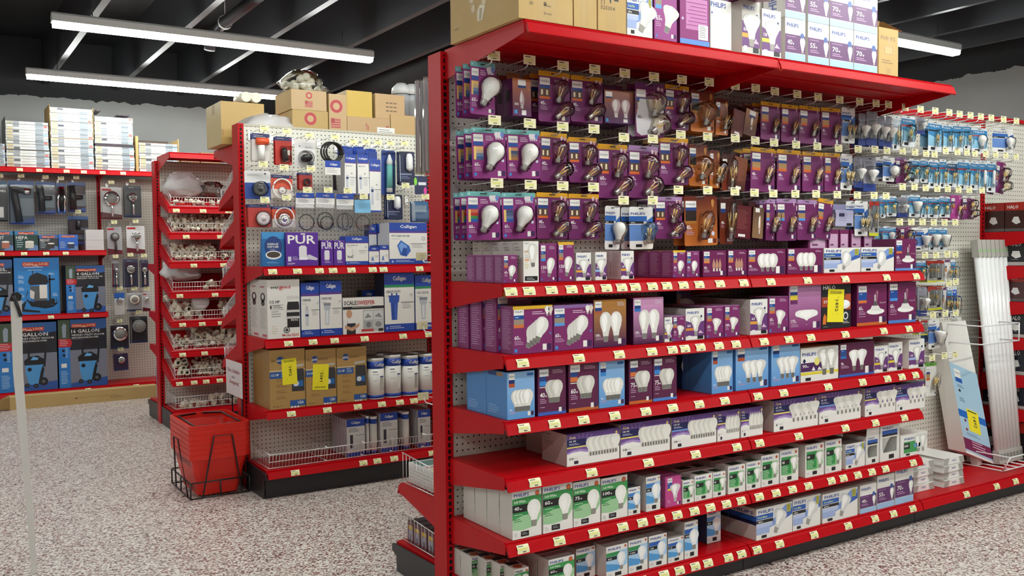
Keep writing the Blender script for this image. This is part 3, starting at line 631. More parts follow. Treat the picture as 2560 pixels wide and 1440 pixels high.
PUR = dict(fcol=PU, scol='#8a4078', tcol='#a56a9c', side=s_lines)
MAR = dict(fcol=MA, scol='#4c1838', tcol='#451632', side=lambda A: None)
SKY = dict(fcol='grad:#5b96d2:#8fb9e2', scol='#4b86c4', tcol='#2f4f86', side=s_sky)
WHT = dict(fcol=WB, scol=WS, tcol='#cfccc6', side=s_plain)
# first shelf
put(2,1255,1293.6,634,704.5,.062,'small purple 60 watt bulb carton',f_purple,PU,'#8a4078','#b583b2',s_lines,n=4,wt='60',kind='A')
put(2,1308,1347,597,700,.068,'tall white led bulb carton',f_ledwhite,WB,'#dcd8cb','#d8d4c8',s_ge,n=5)
put(2,1350,1392,607,702,.09,'purple 150 watt carton with lilac lid',f_purple,PU,'#8a4078','#c79cc8',s_lines,wt='150',kind='A21',acc='#3f8ad0')
put(2,1395,1435,602,700,.09,'purple 150 watt carton with yellow edge',f_purple,PU,'#8a4078','#e0b030',s_lines,n=2,wt='150',kind='A21',edge='#dfae2e')
put(2,1440,1478,628,698,.07,'white and purple flood bulb carton',f_flood,WB,WS,WS,s_plain,n=3,wt='65')
put(2,1488,1517,627,697,.06,'narrow white carton with small purple square',f_flood,WB,WS,WS,s_plain,n=3,wt='45',acc='#8ab8e0')
put(2,1552,1585,625,696,.06,'white carton with pinkish printed side',f_flood,WB,'#c9b3b6',WS,lambda A: s_lines(A,'#a98a90',18),n=4,wt='65')
put(2,1682,1714,622,690,.07,'purple bulb carton edged in yellow',f_purple,PU,'#8a4078','#e0b030',s_lines,n=4,wt='60',edge='#dfae2e')
put(2,1716,1749,625,690,.07,'purple bulb carton with lilac lid',f_purple,PU,'#8a4078','#c79cc8',s_lines,n=3,wt='60',acc='#58a0dc')
put(2,1757,1816,622,687,.10,'maroon carton of three candle bulbs',f_candle3,'#6e1f52',MA,'#7a3563',None,n=2,wt='40')
put(2,1819,1867,621,686,.10,'maroon carton of slim candle bulbs',f_candle3,'#6e1f52',MA,'#7a3563',None,n=2,wt='40')
put(2,1869,1964,620,685,.12,'40 watt carton of three globe bulbs',f_globe3,'#6e1f52',MA,'#7a3563',None,n=2,wt='40')
put(2,1968,2058,618,682,.12,'60 watt carton of three globe bulbs',f_globe3,'#6e1f52',MA,'#7a3563',None,n=2,wt='60')
put(2,2060,2151,618,680,.12,'white carton with round white globe bulb',f_dura,WB,WS,WS,None,wt='40',kind='G')
put(2,2153,2235,618,679,.12,'white carton with slanted clear globe bulb',f_dura,WB,WS,WS,None,wt='60',kind='G')
put(2,2238,2290,592,671,.13,'maroon retrofit downlight carton',f_down,'#6e1f52',MA,'#7a3563',None,wt='65',bot='#5f8fd0')
for k,(a,b_) in enumerate(((2058,2106),(2108,2135),(2137,2160),(2164,2192),(2196,2222))):
    put(2,a-38,b_-38,605 if k else 600,680,.12,'maroon carton with pink back label',lambda A: (A.rect(.1,.45,.9,.9,'#c9a3c0',1),A.ell(.6,.5,.15,.05,'#2a1a28',2),A.rect(.2,.62,.5,.66,'#6a3a5c',2)),'#6e1f52',MA,'#7a3563',None,dy=.17,h=.20)
# second shelf
put(3,1282,1382,768,888,.085,'yellow-topped 60 watt four bulb carton',f_clus,PU,'#8a4078','#6b5420',s_lines,wt='60',n=1,edge='#e3b62e')
for i,(a,b_) in enumerate(((1240,1330),(1203,1300),(1170,1262))):
    y = .09+.09*i; put(3,a,b_,768-3*i,880-3*i,.08,'yellow-topped purple carton standing %s' % ['behind the front one','two back','at the rear'][i],f_purple,PU,'#8a4078','#6b5420',s_lines,wt='60',n=1,dy=y,edge='#e3b62e',h=.216)
put(3,1384,1483,763,877,.10,'lilac-topped 60 watt four bulb carton',f_clus,PU,'#8a4078','#8a6a9a',s_lines,wt='60',n=3,acc='#5a9ad8',edge='#8d6aa4')
put(3,1484,1566,749,868,.12,'amber and purple carton of two bulbs',f_fade,'grad:#4b1a4e:#b5803a','#4b1a4e','#7a4a3a',None,n=2,wt='100')
put(3,1583,1659,745,861,.12,'pink and purple carton of two bulbs',f_fade,'grad:#4a1440:#d59ac4','#3c1236','#b57aa4',s_plain,n=2,wt='100',acc='#2f6fb8')
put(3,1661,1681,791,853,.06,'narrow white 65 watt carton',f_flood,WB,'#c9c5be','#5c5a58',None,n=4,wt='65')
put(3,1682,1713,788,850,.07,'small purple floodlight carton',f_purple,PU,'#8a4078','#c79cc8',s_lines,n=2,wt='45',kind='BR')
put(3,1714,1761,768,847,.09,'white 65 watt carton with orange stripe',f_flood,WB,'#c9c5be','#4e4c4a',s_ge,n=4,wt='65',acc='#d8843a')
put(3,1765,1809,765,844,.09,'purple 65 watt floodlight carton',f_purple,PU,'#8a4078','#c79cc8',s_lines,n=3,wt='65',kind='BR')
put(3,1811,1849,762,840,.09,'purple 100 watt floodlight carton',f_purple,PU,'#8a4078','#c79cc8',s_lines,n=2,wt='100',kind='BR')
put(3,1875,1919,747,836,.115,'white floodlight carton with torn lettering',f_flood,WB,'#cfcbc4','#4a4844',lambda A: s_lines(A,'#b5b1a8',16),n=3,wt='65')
put(3,1921,1971,740,831,.11,'purple 65 watt carton beside big mushroom bulb box',f_purple,PU,'#8a4078','#c79cc8',s_lines,n=1,wt='65',kind='BR')
put(3,1972,2053,708,826,.14,'tall pink 175 watt mushroom bulb carton',f_mush,'grad:#7a2064:#c088b4','#5a1a48','#a56a9c',None)
put(3,2054,2127,705,819,.14,'black carton with yellow clearance sticker',f_halo,'#242428','#1b1b1e','#3a3a3e',None,yl=(.17,.15,.56,.73,-.05,False))
put(3,2142,2217,702,806,.14,'maroon 65 watt downlight carton, orange base',f_down,'#6e1f52','#54183f','#7a3563',None,n=2,wt='65',bot='#c8642c')
put(3,2221,2290,697,800,.14,'maroon 65 watt downlight carton, blue base',f_down,'#6e1f52','#54183f','#7a3563',None,n=2,wt='65',bot='#4f80c8',acc='#4a90d8')
put(3,1690,1728,705,765,.10,'dark purple floodlight carton stacked at the rear',f_purple,'#55305c','#3c2240','#3c2240',None,dy=.27,wt='65',kind='BR',h=.235)
# third shelf
put(4,1267.5,1337,927,1046,.14,'light blue four bulb carton, orange square',f_sky,SKY['fcol'],SKY['scol'],SKY['tcol'],s_sky,n=2,wt='60')
put(4,1344,1415,915,1035,.14,'maroon 40 watt four bulb carton',f_maroon4,MA,'#4c1838','#3e142c',None,wt='40',n=2,acc='#3a86d0')
put(4,1421,1496,908,1029,.14,'maroon 60 watt four bulb carton',f_maroon4,MA,'#4c1838','#3e142c',None,wt='60',n=2,bot='#b8602c')
put(4,1497,1562,901,1019,.14,'light blue four bulb carton, blue square',f_sky,SKY['fcol'],SKY['scol'],SKY['tcol'],s_sky,wt='60',acc='#3a86d0')
put(4,1572,1631,896,1008,.14,'maroon 75 watt carton with orange base',f_maroon4,MA,'#4c1838','#3e142c',None,wt='75',n=2,bot='#c8642c')
put(4,1632,1692,891,1000,.14,'maroon 75 watt carton with blue base',f_maroon4,MA,'#4c1838','#3e142c',None,wt='75',n=2,acc='#3a86d0',bot='#4f80c8')
put(4,1779,1832,872,981,.14,'blue four bulb carton beside the shelf gap',f_sky,SKY['fcol'],SKY['scol'],SKY['tcol'],s_plain,n=2,wt='60')
put(4,1705,1738,874,960,.10,'deep blue carton pushed to the shelf back',f_sky,'#22487e','#1c3c6a','#1c3050',None,dy=.17,wt='60',h=.21); put(4,1740,1765,874,960,.10,'deep blue carton edge in shadow',f_sky,'#22487e','#1c3c6a','#1c3050',None,dy=.17,wt='60',h=.21)
put(4,1839,1921,865,973,.14,'blue three flood bulb carton, orange square',f_sky,SKY['fcol'],SKY['scol'],SKY['tcol'],s_plain,n=2,wt='65',kind='BR',nb=3)
put(4,1928,2000,857,962,.14,'blue three flood bulb carton, blue square',f_sky,SKY['fcol'],SKY['scol'],SKY['tcol'],s_plain,n=2,wt='65',kind='BR',nb=3,acc='#3a86d0')
for o in (): pass
put(4,2001.7,2096,868,953,.13,'white 90 watt carton with yellow stripe',f_flood90,WB,WS,'#d8d0a0',None,n=2)
put(4,2097.5,2185,855,940,.13,'maroon carton of two silver reflector bulbs',f_m90,MA,'#4c1838','#3e142c',None,n=2)
put(4,2186,2220,860,927,.09,'small white reflector carton, yellow stripe',f_flood,WB,WS,WS,None,n=2,wt='75',acc='#dcc63c')
put(4,2221,2256,853,924,.09,'white reflector carton, slightly taller',f_flood,WB,WS,WS,None,n=2,wt='90',acc='#dcc63c')
put(4,2272,2311,846,918,.10,'white reflector carton at the right end',f_flood,WB,'#dcd9d3',WS,s_plain,n=2,wt='120',acc='#9fb8e0')
# fourth shelf
DUB = dict(fcol='#eceae4', scol='#b9aca6', tcol='#3c2350', side=s_dub)
put(5,1416.7,1548.6,1086,1166,.16,'wide purple and white 60 watt ten pack',f_dub,wt='60 W',n=1,**DUB)
put(5,1372,1500,1078,1150,.16,'purple and white ten pack behind the front one',f_dub,wt='60 W',dy=.18,h=.152,**DUB)
def putdub(*a, desc, wt, cnt, k='A', nb=10, band='#e6d36a', n=2, d=.15):
    return put(5,*a,d,desc,lambda A: f_dub(A,wt,nb,cnt,k,band),n=n,**DUB)
putdub(1551,1675,1061,1144,desc='purple and white 100 watt ten pack, yellow stripe',wt='100 W',cnt='10')
putdub(1679,1791,1047,1125,desc='purple and white 100 watt ten pack, blue stripe',wt='100 W',cnt='10',band='#6aa0e0')
putdub(1793,1849,1033,1108,desc='narrow purple and white six pack',wt='40 W',cnt='6',nb=7,k='candle')
putdub(1851.7,1907,1026,1098,desc='narrow purple and white candle bulb six pack',wt='40 W',cnt='6',nb=7,k='candle')
putdub(1934,2045,1000,1078,desc='purple and white flood six pack, yellow stripe',wt='65 W',cnt='6',nb=6,k='BR')
putdub(2047.5,2152,981,1058,desc='purple and white flood six pack, blue stripe',wt='65 W',cnt='6',nb=6,k='BR',band='#6aa0e0')
putdub(2162,2239,973,1044,desc='purple and white four pack, yellow stripe',wt='65 W',cnt='4',nb=4,k='BR')
putdub(2240,2312,967,1033,desc='purple and white four pack, blue stripe',wt='65 W',cnt='4',nb=4,k='BR',band='#6aa0e0')
# fifth shelf
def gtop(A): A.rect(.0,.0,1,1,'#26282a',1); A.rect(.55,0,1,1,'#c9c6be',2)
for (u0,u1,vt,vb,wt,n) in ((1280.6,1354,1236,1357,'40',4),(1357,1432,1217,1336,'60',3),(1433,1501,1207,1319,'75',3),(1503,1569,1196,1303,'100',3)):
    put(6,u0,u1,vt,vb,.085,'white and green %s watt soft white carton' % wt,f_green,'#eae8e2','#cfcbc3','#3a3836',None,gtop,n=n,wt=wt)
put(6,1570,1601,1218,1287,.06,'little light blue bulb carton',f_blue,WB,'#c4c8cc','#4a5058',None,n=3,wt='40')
put(6,1615,1651,1190,1277,.07,'tall light blue bulb carton',f_blue,WB,'#c9c5be','#8a8884',s_plain,n=3,wt='60')
put(6,1663,1703,1195,1270,.08,'bright pink carton with yellow square',lambda A: (ptab(A,x=.14,w_=.3,acc='#e3d23a',pic='#3a5c9c'),A.bulb(.62,.16,.6,'BR','#d9ccd0','#b9b4b2',2.4,0,'#c07aa8'),watt(A,'75',.14,.18,.05),codes(A)),'#c1458a','#a84a84','#b0588e',s_lines,n=3)
RF = [(1706,1735,1204,1261,'40'),(1736,1781,1191,1254,'75'),(1782,1814,1183,1244,'45'),(1820,1863,1165,1234,'75'),(1865.5,1902,1158,1227,'75'),(1903,1947.5,1136,1214,'45'),(1950,1996,1126,1207,'45'),(2013,2060,1123,1204,'90'),(2063,2104,1115,1196,'90')]
for i,(u0,u1,vt,vb,wt) in enumerate(RF):
    put(6,u0,u1,vt,vb,.10,'green %s watt reflector carton' % wt,f_refl,'#eae8e2','#d0ccc4','#d8d5ce',s_plain,lambda A: A.rect(.3,.1,.95,.55,'#2f4a3a',1),n=3,wt=wt)
put(6,2114,2162,1116,1178,.10,'white and blue halogen flood carton',f_dura,WB,WS,'#77746e',None,n=2,wt='50',yl=None,kind='BR') if 0 else put(6,2114,2162,1116,1178,.10,'white and blue halogen flood carton',f_dura,WB,WS,'#77746e',None,n=2,wt='50',kind='BR')
# die-cut cartons with open windows
def diecut(u0,u1,vt,vb,desc,ww):
    y = AY+.014; x0 = UN(u0,vb,1,y).x; x1 = UN(u1,vb,1,y).x; h = UN(u0,vt,1,y).z-UN(u0,vb,1,y).z; W = x1-x0-.002; D = .13; t = .0015
    b = MB(); ou = [(0,0),(W,0),(W,h),(0,h)]; k = '#e4e2dc'
    b.box(0,0,0,t,D,h,k); b.box(W-t,0,0,W,D,h,k); b.box(t,0,0,W-t,D,t,k); b.box(t,D-t,t,W-t,D,h,k)
    b.box(t,0,t,W-t,t,h*.24,k); b.box(t,0,h*.66,W-t,t,h,k); b.add([(0,0,h),(W,0,h),(W,-.004,h+.05),(0,-.004,h+.05)],[(0,1,2,3)],k)
    b.prism([(t,h*.24),(W*.16,h*.24),(W*.10,h*.40),(W*.12,h*.66),(t,h*.66)],'y',0,t,k); b.prism([(W-t,h*.24),(W-t,h*.66),(W*.88,h*.66),(W*.86,h*.24)],'y',0,t,k)
    A = Art(b,W,h); A.text('PHILIPS',.12,.90,.55,.06,'#25479a',2); A.rect(.1,.76,.9,.87,'#2a5cb0',1); A.rect(.1,.70,.9,.76,'#17181c',1); A.rect(.45,.05,.72,.17,'#17171a',1)
    o = b.build('bulb_carton',None,(x0+.001,y,AZ[6]+.0015)); 
    m = MB(); m.lathe([(r*h*.95,z*h*.95) for r,z in PROF['PAR']],'milk',Matrix.Translation((W*.55,D*.5,t+.004)),n=16,k2='metal',zc=.19*h); m.build('reflector_bulb',o)
    tag(o,desc,WHR[6],'light bulb box',GRP[6],x0)
diecut(2165,2197,1092,1162,'open-window white carton showing a reflector bulb',0); diecut(2200,2248,1070,1158,'taller open-window white carton',0)
def f_gu(A): A.text('PHILIPS',.14,.76,.36,.10,'#25479a',3); A.rect(.12,.16,.72,.68,'#3f9a52',1); A.rect(.12,.34,.34,.62,'#1a2a1c',1.5); A.text('50',.14,.44,.14,.1,WH,3); A.rect(.5,.36,.74,.54,'#5f9ad0',2); A.bulb(.66,.12,.8,'BR','#dcdad2','#a8a49c',2,0,'#8a9a8a'); A.bulb(.84,.12,.8,'BR','#dcdad2','#a8a49c',3,0,'#8a9a8a'); A.rect(.2,.04,.34,.13,'#17171a',2)
put(6,2251,2318,1098,1152,.16,'squat white and green carton of two spot bulbs',f_gu,WB,WS,'#e2e0d8',None)
# bottom shelf
def low(u, v, zt, w_, h_, d, desc, front, fc, sc, tc, side=None, top=None, rz=0, n=1, dyn=.003, **kw):
    """front upper-left corner seen at (u,v), that corner at height zt"""
    p = UN(u,v,2,zt); me = carton(w_,h_,d,front,fc,sc,tc,side,top,**kw).mesh('bulb_carton')
    for i in range(n):
        o = link('bulb_carton',me,None,(p.x,p.y+i*(d+dyn),AZ[7]+.0015),(0,0,rz)); tag(o,desc,WHR[7],'light bulb box',GRP[7],p.x,i)
gt2 = lambda A: (A.circ(.45,.28,.018,'#b8502e',2), A.rect(.1,.55,.9,.95,'#2a2c2e',1))
Z7 = AZ[7]+.0015
low(1179,1393,Z7+.10,.052,.10,.085,'small white and green carton nearest the upright',f_green,'#eae8e2','#cfcbc3','#dedbd3',None,gt2,wt='60',n=2)
low(1216,1402,Z7+.10,.052,.10,.085,'white and green carton, second of the jumbled four',f_green,'#eae8e2','#cfcbc3','#dedbd3',None,gt2,wt='60',rz=.0)
low(1250,1412,Z7+.10,.052,.10,.085,'white and green carton, third of the jumbled four',f_green,'#eae8e2','#cfcbc3','#dedbd3',None,gt2,wt='60',rz=-.0)
low(1287,1425,Z7+.10,.060,.10,.085,'white and green carton, rightmost of the jumbled four',f_green,'#eae8e2','#cfcbc3','#dedbd3',None,gt2,wt='60')
def b7(u0,u1,vt,desc,front,wt,n=1,d=.07,dy=0,sc='#cfcbc3',tc='#a8a59e',side=None,vb=None,h=None,**kw):
    y = AY+.014+dy; vl = UN(u0,vt,1,y); hh = vl.z-Z7 if h is None else h
    x1 = UN(u1,vt,1,y).x; key=(7,round(dy,2)); x0 = max(vl.x+.001,_lastx.get(key,-9)+.0015); _lastx[key]=x1
    me = carton(x1-x0-.001,hh,d,front,WB,sc,tc,side,None,wt=wt,**kw).mesh('bulb_carton')
    for i in range(n):
        if dy+(i+1)*(d+.003) > .385 and i: break
        o = link('bulb_carton',me,None,(x0,y+i*(d+.003),Z7)); tag(o,desc,WHR[7],'light bulb box',GRP[7],x0,i)
b7(1371,1436,1401,'green carton with clear glass bulb picture',f_green,'60',n=4,fill='#3f9a52')
b7(1440,1488,1374,'green and blue carton, left of the pair',f_blue,'60',n=3,dy=.06,band='#2f8f4c')
b7(1515,1569,1369,'green and blue 60 watt daylight carton',f_blue,'60',n=4,band='#2f8f4c')
b7(1571,1619,1353,'green and blue 100 watt daylight carton',f_blue,'100',n=4,band='#2f8f4c')
b7(1622,1667,1342,'royal blue and white appliance bulb carton',f_blue,'25',n=3,band='#2a5cb0')
b7(1670,1709,1348,'small royal blue and white carton',f_blue,'15',n=3,band='#2a5cb0')
b7(1711,1745,1307,'tall narrow royal blue and white carton',f_blue,'200',n=3,band='#2a5cb0',side=s_plain)
b7(1767,1802,1279,'very tall light blue carton standing alone',f_blue,'50',n=1,dy=.09,d=.09,sc='#3a4a6a')
b7(1838,1880,1262,'white carton pushed back in the gap',f_dura,'45',dy=.16,d=.14,sc='#8c8a94')
b7(1890.5,1981,1274,'large white 45 watt flood carton',f_dura,'45',d=.16,n=2,side=s_philips,tc='#8a877f')
b7(1982,2051,1250,'large white 65 watt flood carton, left one',f_dura,'65',d=.16,n=2,tc='#c9c6be')
b7(2056,2144,1237,'large white 65 watt flood carton, right one',f_dura,'65',d=.16,n=2,tc='#c9c6be')
for (u0,u1,vt,wt) in ((2150,2191,1215,'40'),(2193,2236,1191,'55'),(2238,2284,1168,'70')):
    b7(u0,u1,vt,'white and purple %s watt carton' % wt,f_purp70,wt,n=2,d=.10,side=s_vert if wt == '40' else None,tc='#dcdad4')
# flat fixture cartons at the end of the base
def flatbox(x, y, z, w_, d, h_, rz, desc, i):
    b = MB(); b.prism([(0,0),(w_,0),(w_-.012,h_),(.012,h_)],'y',0,d,'#deddd8'); b.box(.004,.002,h_,w_-.004,d-.002,h_+.001,'#e8e7e2')
    A = Art(b,w_,h_); A.rect(.28,.05,.72,.95,'#f0efeb',1); A.fpoly([(0,0),(.2,0),(.28,1),(.06,1)],'#a9a8a0',1); A.fpoly([(.8,0),(1,0),(.94,1),(.72,1)],'#a9a8a0',1); A.text('PHILIPS',.4,.4,.2,.3,'#5a6a9a',2)
    o = b.build('fixture_carton',None,(x,y,z),(0,0,rz)); tag(o,desc,'',"fixture box",'flat white fixture cartons at the end of the base shelf',i); return o
names = ['lowest','second from bottom','third from bottom','topmost']
for s_, (u, v) in enumerate(((2290,1236),(2368,1222))):
    p = UN(u,v,2,Z7)
    for i in range(4): flatbox(p.x+.01*(i%2),p.y+.02+.008*((i*3)%2),Z7+i*.0375,.185,.30,.0345,.02*(i%3-1),'flat white fixture carton, %s in the %s stack' % (names[i],'left' if s_ == 0 else 'right'),s_*4+i)
# top of the rack
def kcard(A, txt=True, mk=None):
    A.rect(.30,.0,.62,1,'#b99a62',1)
    if mk: mk(A)
def c_left(A):
    A.text('PHILIPS',.05,.80,.28,.06,'#7a6038',2); A.text('LED',.06,.22,.08,.03,'#7a6038',2)
    for (x,z,r) in ((.34,.66,.03),(.55,.78,.03),(.78,.72,.05),(.36,.48,.03),(.52,.52,.03)): A.circ(x,z,r*A.w*1.2,'#8e7344',1); A.circ(x,z,r*A.w*1.0,'#c2a468',1.4)
    A.fpoly([(.42,.22),(.50,.22),(.54,.44),(.46,.50),(.42,.40)],'#cfc4a2',2); A.fpoly([(.45,.24),(.48,.24),(.50,.42),(.46,.44)],'#9c8658',2.3)
def c_front(A):
    A.rect(.10,.55,.34,.78,'#eceae2',2); 
    for i in range(9): A.rect(.13+.02*i,.60,.13+.02*i+.008,.72,'#4a4a48',3)
    A.rect(.34,.0,.72,.9,'#bb9c60',1); A.circ(.48,.36,.03*A.w,'#6a5430',2); A.rect(.20,.30,.26,.36,'#8a6f42',2); A.text('New',.80,.62,.14,.05,'#3a3428',2,.1); A.text('40w',.45,.30,.14,.05,'#5c4c30',2); A.text('Drit',.46,.14,.14,.05,'#5c4c30',2)
    A.rect(.78,.55,.84,.58,'#3a3428',2)
y1 = 2.55
def low_part(A, f): B_ = Art(A.mb,A.w,A.h*f,n=A.n,o=A.o,u=A.u,v=A.v); return B_
def topbox(u0,u1,v,h,d,desc,front,fc,sc,tc,side=None,zoff=0,dy=0,name='bulb_carton',cat='light bulb box',rz=0,n=1,**kw):
    y = y1+dy; x0 = UN(u0,v,1,y).x; x1 = UN(u1,v,1,y).x; key=('t',round(dy,2),round(zoff,2)); x0=max(x0,_lastx.get(key,-9)+.002); _lastx[key]=x1
    me = carton(x1-x0-.002,h,d,front,fc,sc,tc,side,None,**kw).mesh(name)
    for i in range(n):
        o = link(name,me,None,(x0,y+i*(d+.003),2.1425+zoff),(0,0,rz)); tag(o,desc,WHR[1],cat,GRP[1],x0,i)
    return o
topbox(1297,1433,60,.33,.46,'big brown shipping carton with black line drawings',lambda A: c_front(low_part(A,.5)),'cardboard','cardboard','cardboard',lambda A: c_left(low_part(A,.6)),name='shipping_carton',cat='cardboard box')
def c_f2(A):
    A.rect(.30,0,.66,.9,'#bb9c60',1); A.text('525354',.10,.45,.5,.08,'#5c4c30',2)
    for i in range(2): A.rect(.12+.1*i,.55,.14+.1*i,.75,'#3a3428',2); A.fpoly([(.09+.1*i,.74),(.17+.1*i,.74),(.13+.1*i,.80)],'#3a3428',2)
    A.fpoly([(.42,.6),(.46,.6),(.48,.76),(.40,.76)],'#3a3428',2); A.fpoly([(.56,.66),(.74,.66),(.70,.74),(.60,.74)],'#3a3428',2); A.text('New',.72,.84,.24,.07,'#3a3428',2)
topbox(1435,1493,60,.31,.42,'brown shipping carton squeezed between two others',lambda A: A.rect(.3,0,.62,1,'#bb9c60',1),'cardboard','cardboard','cardboard',name='shipping_carton',cat='cardboard box')
topbox(1495,1566,60,.30,.40,'brown shipping carton with arrow and umbrella marks',lambda A: c_f2(low_part(A,.55)),'cardboard','cardboard','cardboard',name='shipping_carton',cat='cardboard box')
def f_65(A): f_dura(A,'65',False)
topbox(1568,1632,70,.145,.16,'white 65 watt carton with blue and black bands',f_dura,WB,WS,WS,wt='65')
topbox(1568,1626,20,.14,.15,'white carton lying upside down',lambda A:(A.rect(.3,.02,.7,.22,'#17171a',1),A.lines(.1,.8,.6,4,.1,'#a8b0c8')),WB,WS,WS,zoff=.1475)
topbox(1636,1693,60,.205,.12,'pink floodlight bulb carton',f_purple,'#9a3f88','#7d2b66','#c79cc8',wt='65',kind='BR',acc='#58a0dc',ang=-.3)
def f_back(A):
    A.rect(0,0,1,.10,'#5f8fd6',1); A.rect(.20,.30,.93,.93,'#c07ab0',1)
    for i in range(7): A.rect(.22+.06*(i%3),.38+.075*i,.90,.395+.075*i,'#8a2b70',2)
    A.rect(.62,.12,.95,.42,WH,2.4); A.lines(.65,.38,.25,7,.035,'#8a8890',3); A.circ(.09,.5,.035*A.w,'#c9b8d8',2)
topbox(1700,1774,60,.185,.16,'magenta carton turned to show its back',f_back,'#8a2570','#6c1c56','#8a3a76')
topbox(1776,1829,60,.185,.14,'plain white carton with blue maker name',lambda A:(A.text('PHILIPS',.02,.84,.72,.11,'#25479a',2),A.circ(.07,.72,.04*A.w,'#3a5c9c',2),A.lines(.08,.6,.8,9,.055,'#dcd9d2',1)),WB,WS,WS)
topbox(1776,1822,20,.09,.12,'purple and white carton lying on top',lambda A:(A.rect(0,.0,1,.6,'#6a3a78',1),A.rect(0,.6,.6,1,'#8ab8e0',1),A.rect(.6,.1,.8,.45,WH,2),A.rect(.82,.1,1,.45,'#2c2c30',2),A.fpoly([(.6,.6),(.75,.9),(.9,.6)],WH,2)),WB,WS,WS,zoff=.1875)
topbox(1855,1900,60,.205,.11,'white and purple flood carton, orange stripe',f_flood,'#c9c6bc',WS,WS,s_plain,wt='65',n=2)
def f_pinkopen(A): A.rect(.1,.15,.6,.8,'#d9a4cc',1); A.rect(.62,.3,.98,.8,'#3f80c8',1); A.rect(.75,.2,.9,.45,WH,2)
o = topbox(1834,1903,8,.075,.14,'pink carton with open flap resting on others',f_pinkopen,'#a04a8c','#7d2b66','#c79cc8',zoff=.2075)
b = MB(); b.add([(-.005,.0,.0),(.13,.0,.0),(.14,-.075,-.015),(-.02,-.07,-.01)],[(0,1,2,3)],'#7a3a5c'); b.add([(-.005,.0,-.001),(.13,.0,-.001),(.14,-.075,-.016),(-.02,-.07,-.011)],[(3,2,1,0)],'#7a3a5c'); b.build('lid_flap',o)
topbox(1905,1953,60,.185,.11,'white and purple reflector carton, yellow stripe',f_flood,WB,WS,WS,wt='120',acc='#e2d23c')
topbox(1903,1955,20,.33,.10,'tall white carton back at the rear',lambda A: [A.rect(.1+.2*i,.05,.11+.2*i,.95,'#cfccc4',1) for i in range(4)] and None,'#dedbd4',WS,WS,dy=.15)
for (u0,u1,wt) in ((1963,2014,'40'),(2020,2073,'55'),(2075,2134,'70'),(2135,2194,'70')):
    for lv in (0,1):
        topbox(u0,u1,80,.168,.115,'white and purple %s watt carton, %s one stacked' % (wt,'lower' if lv == 0 else 'upper'),f_purp70,WB,WS,WS,s_vert,zoff=.170*lv,wt=wt)
    
def c_f3(A): A.text('PHILIPS',.10,.74,.74,.09,'#8a6c3c',2); A.rect(.28,.44,.72,.62,'#a98a56',1); A.rect(.31,.455,.69,.605,'#c2a468',1.5); A.lines(.15,.3,.6,2,.05,'#8a6c3c',2); A.circ(.52,.72,.09*A.w,'#b59a66',3); A.rect(.4,.0,.62,.14,'#b3925a',2)
o = topbox(2197,2246,120,.205,.17,'brown maker carton with its lid open at right',c_f3,'cardboard','cardboard','cardin',name='shipping_carton',cat='cardboard box')
b = MB(); b.add([(0,.0,.206),(0,.17,.206),(.08,.10,.26),(.075,.05,.25)],[(0,1,2,3),(3,2,1,0)],'cardin'); b.add([(.17,.0,.206),(.17,.17,.206),(.10,.10,.26),(.10,.05,.25)],[(3,2,1,0),(0,1,2,3)],'cardin'); b.build('lid_flap',o)
# loop of red cord over the canopy lip
b = MB(); p = UN(1950,160,1,2.51); b.tube([(p.x-.006,2.517,2.115),(p.x-.004,2.512,2.09),(p.x+.004,2.510,2.080),(p.x+.014,2.512,2.09),(p.x+.012,2.517,2.112)],.002,'#d8281c'); o = b.build('plastic_tie'); tag(o,'thin red plastic tie hanging over the canopy lip','above the rack middle','tie')
# ---------------------------------------------------------------- peg hooks and hanging packs
def hook_mesh(L):
    b = MB(); b.tube([(0,L,0),(0,.02,0),(0,.006,.006),(0,0,.02)],.0026,'metal',n=5); b.tube([(0,L,.03),(0,-.008,.03)],.002,'metal',n=5)
    b.box(-.012,L-.003,-.012,.012,L,.04,'metal'); return b.mesh('peg_hook')
def htag_mesh():
    b = MB(); b.box(-.026,-.0105,-.004,.026,-.0085,.030,'#efe9c2'); b.flat([(-.020,-.0108,.008),(.014,-.0108,.008),(.014,-.0108,.017),(-.020,-.0108,.017)],'#dfe08a')
    b.flat([(-.019,-.0108,.022),(.004,-.0108,.022),(.004,-.0108,.026),(-.019,-.0108,.026)],'#5f5c48'); b.flat([(-.006,-.0108,.001),(.010,-.0108,.001),(.010,-.0108,.004),(-.006,-.0108,.004)],'#5f5c48')
    return b.mesh('price_tag')
HK = hook_mesh(.296); HKB = hook_mesh(.26); HT = htag_mesh()
def hook(x, y, z, where, mesh=None, group='peg hooks on the bulb rack', tagon=True):
    o = link('peg_hook', mesh or HK, None, (x,y,z))
    if tagon: link('price_tag', HT, o, (0,0,.012))
    tag(o,'steel peg hook with cream tag' if tagon else 'bare steel peg hook',where,'hook',group,x); return o
ROWN = ["in top bulb peg row","in second bulb peg row","in third bulb peg row","in fourth right-hand peg row","in fifth right-hand peg row","in sixth right-hand peg row","in seventh right-hand peg row","in lowest right-hand peg row"]
HY = 2.80
R1 = [(1231,140),(1320,151),(1404,165),(1483,174),(1558,184),(1631,193),(1701,200),(1769,206),(1834,215),(1885,221),(1933,229),(1989,236),(2041,243),(2095,250),(2145,255),(2186,259),(2217,262),(2259,269),(2297,274),(2334,278),(2369,282),(2395,286),(2422,289),(2448,292),(2474,295),(2505,299),(2537,303)]
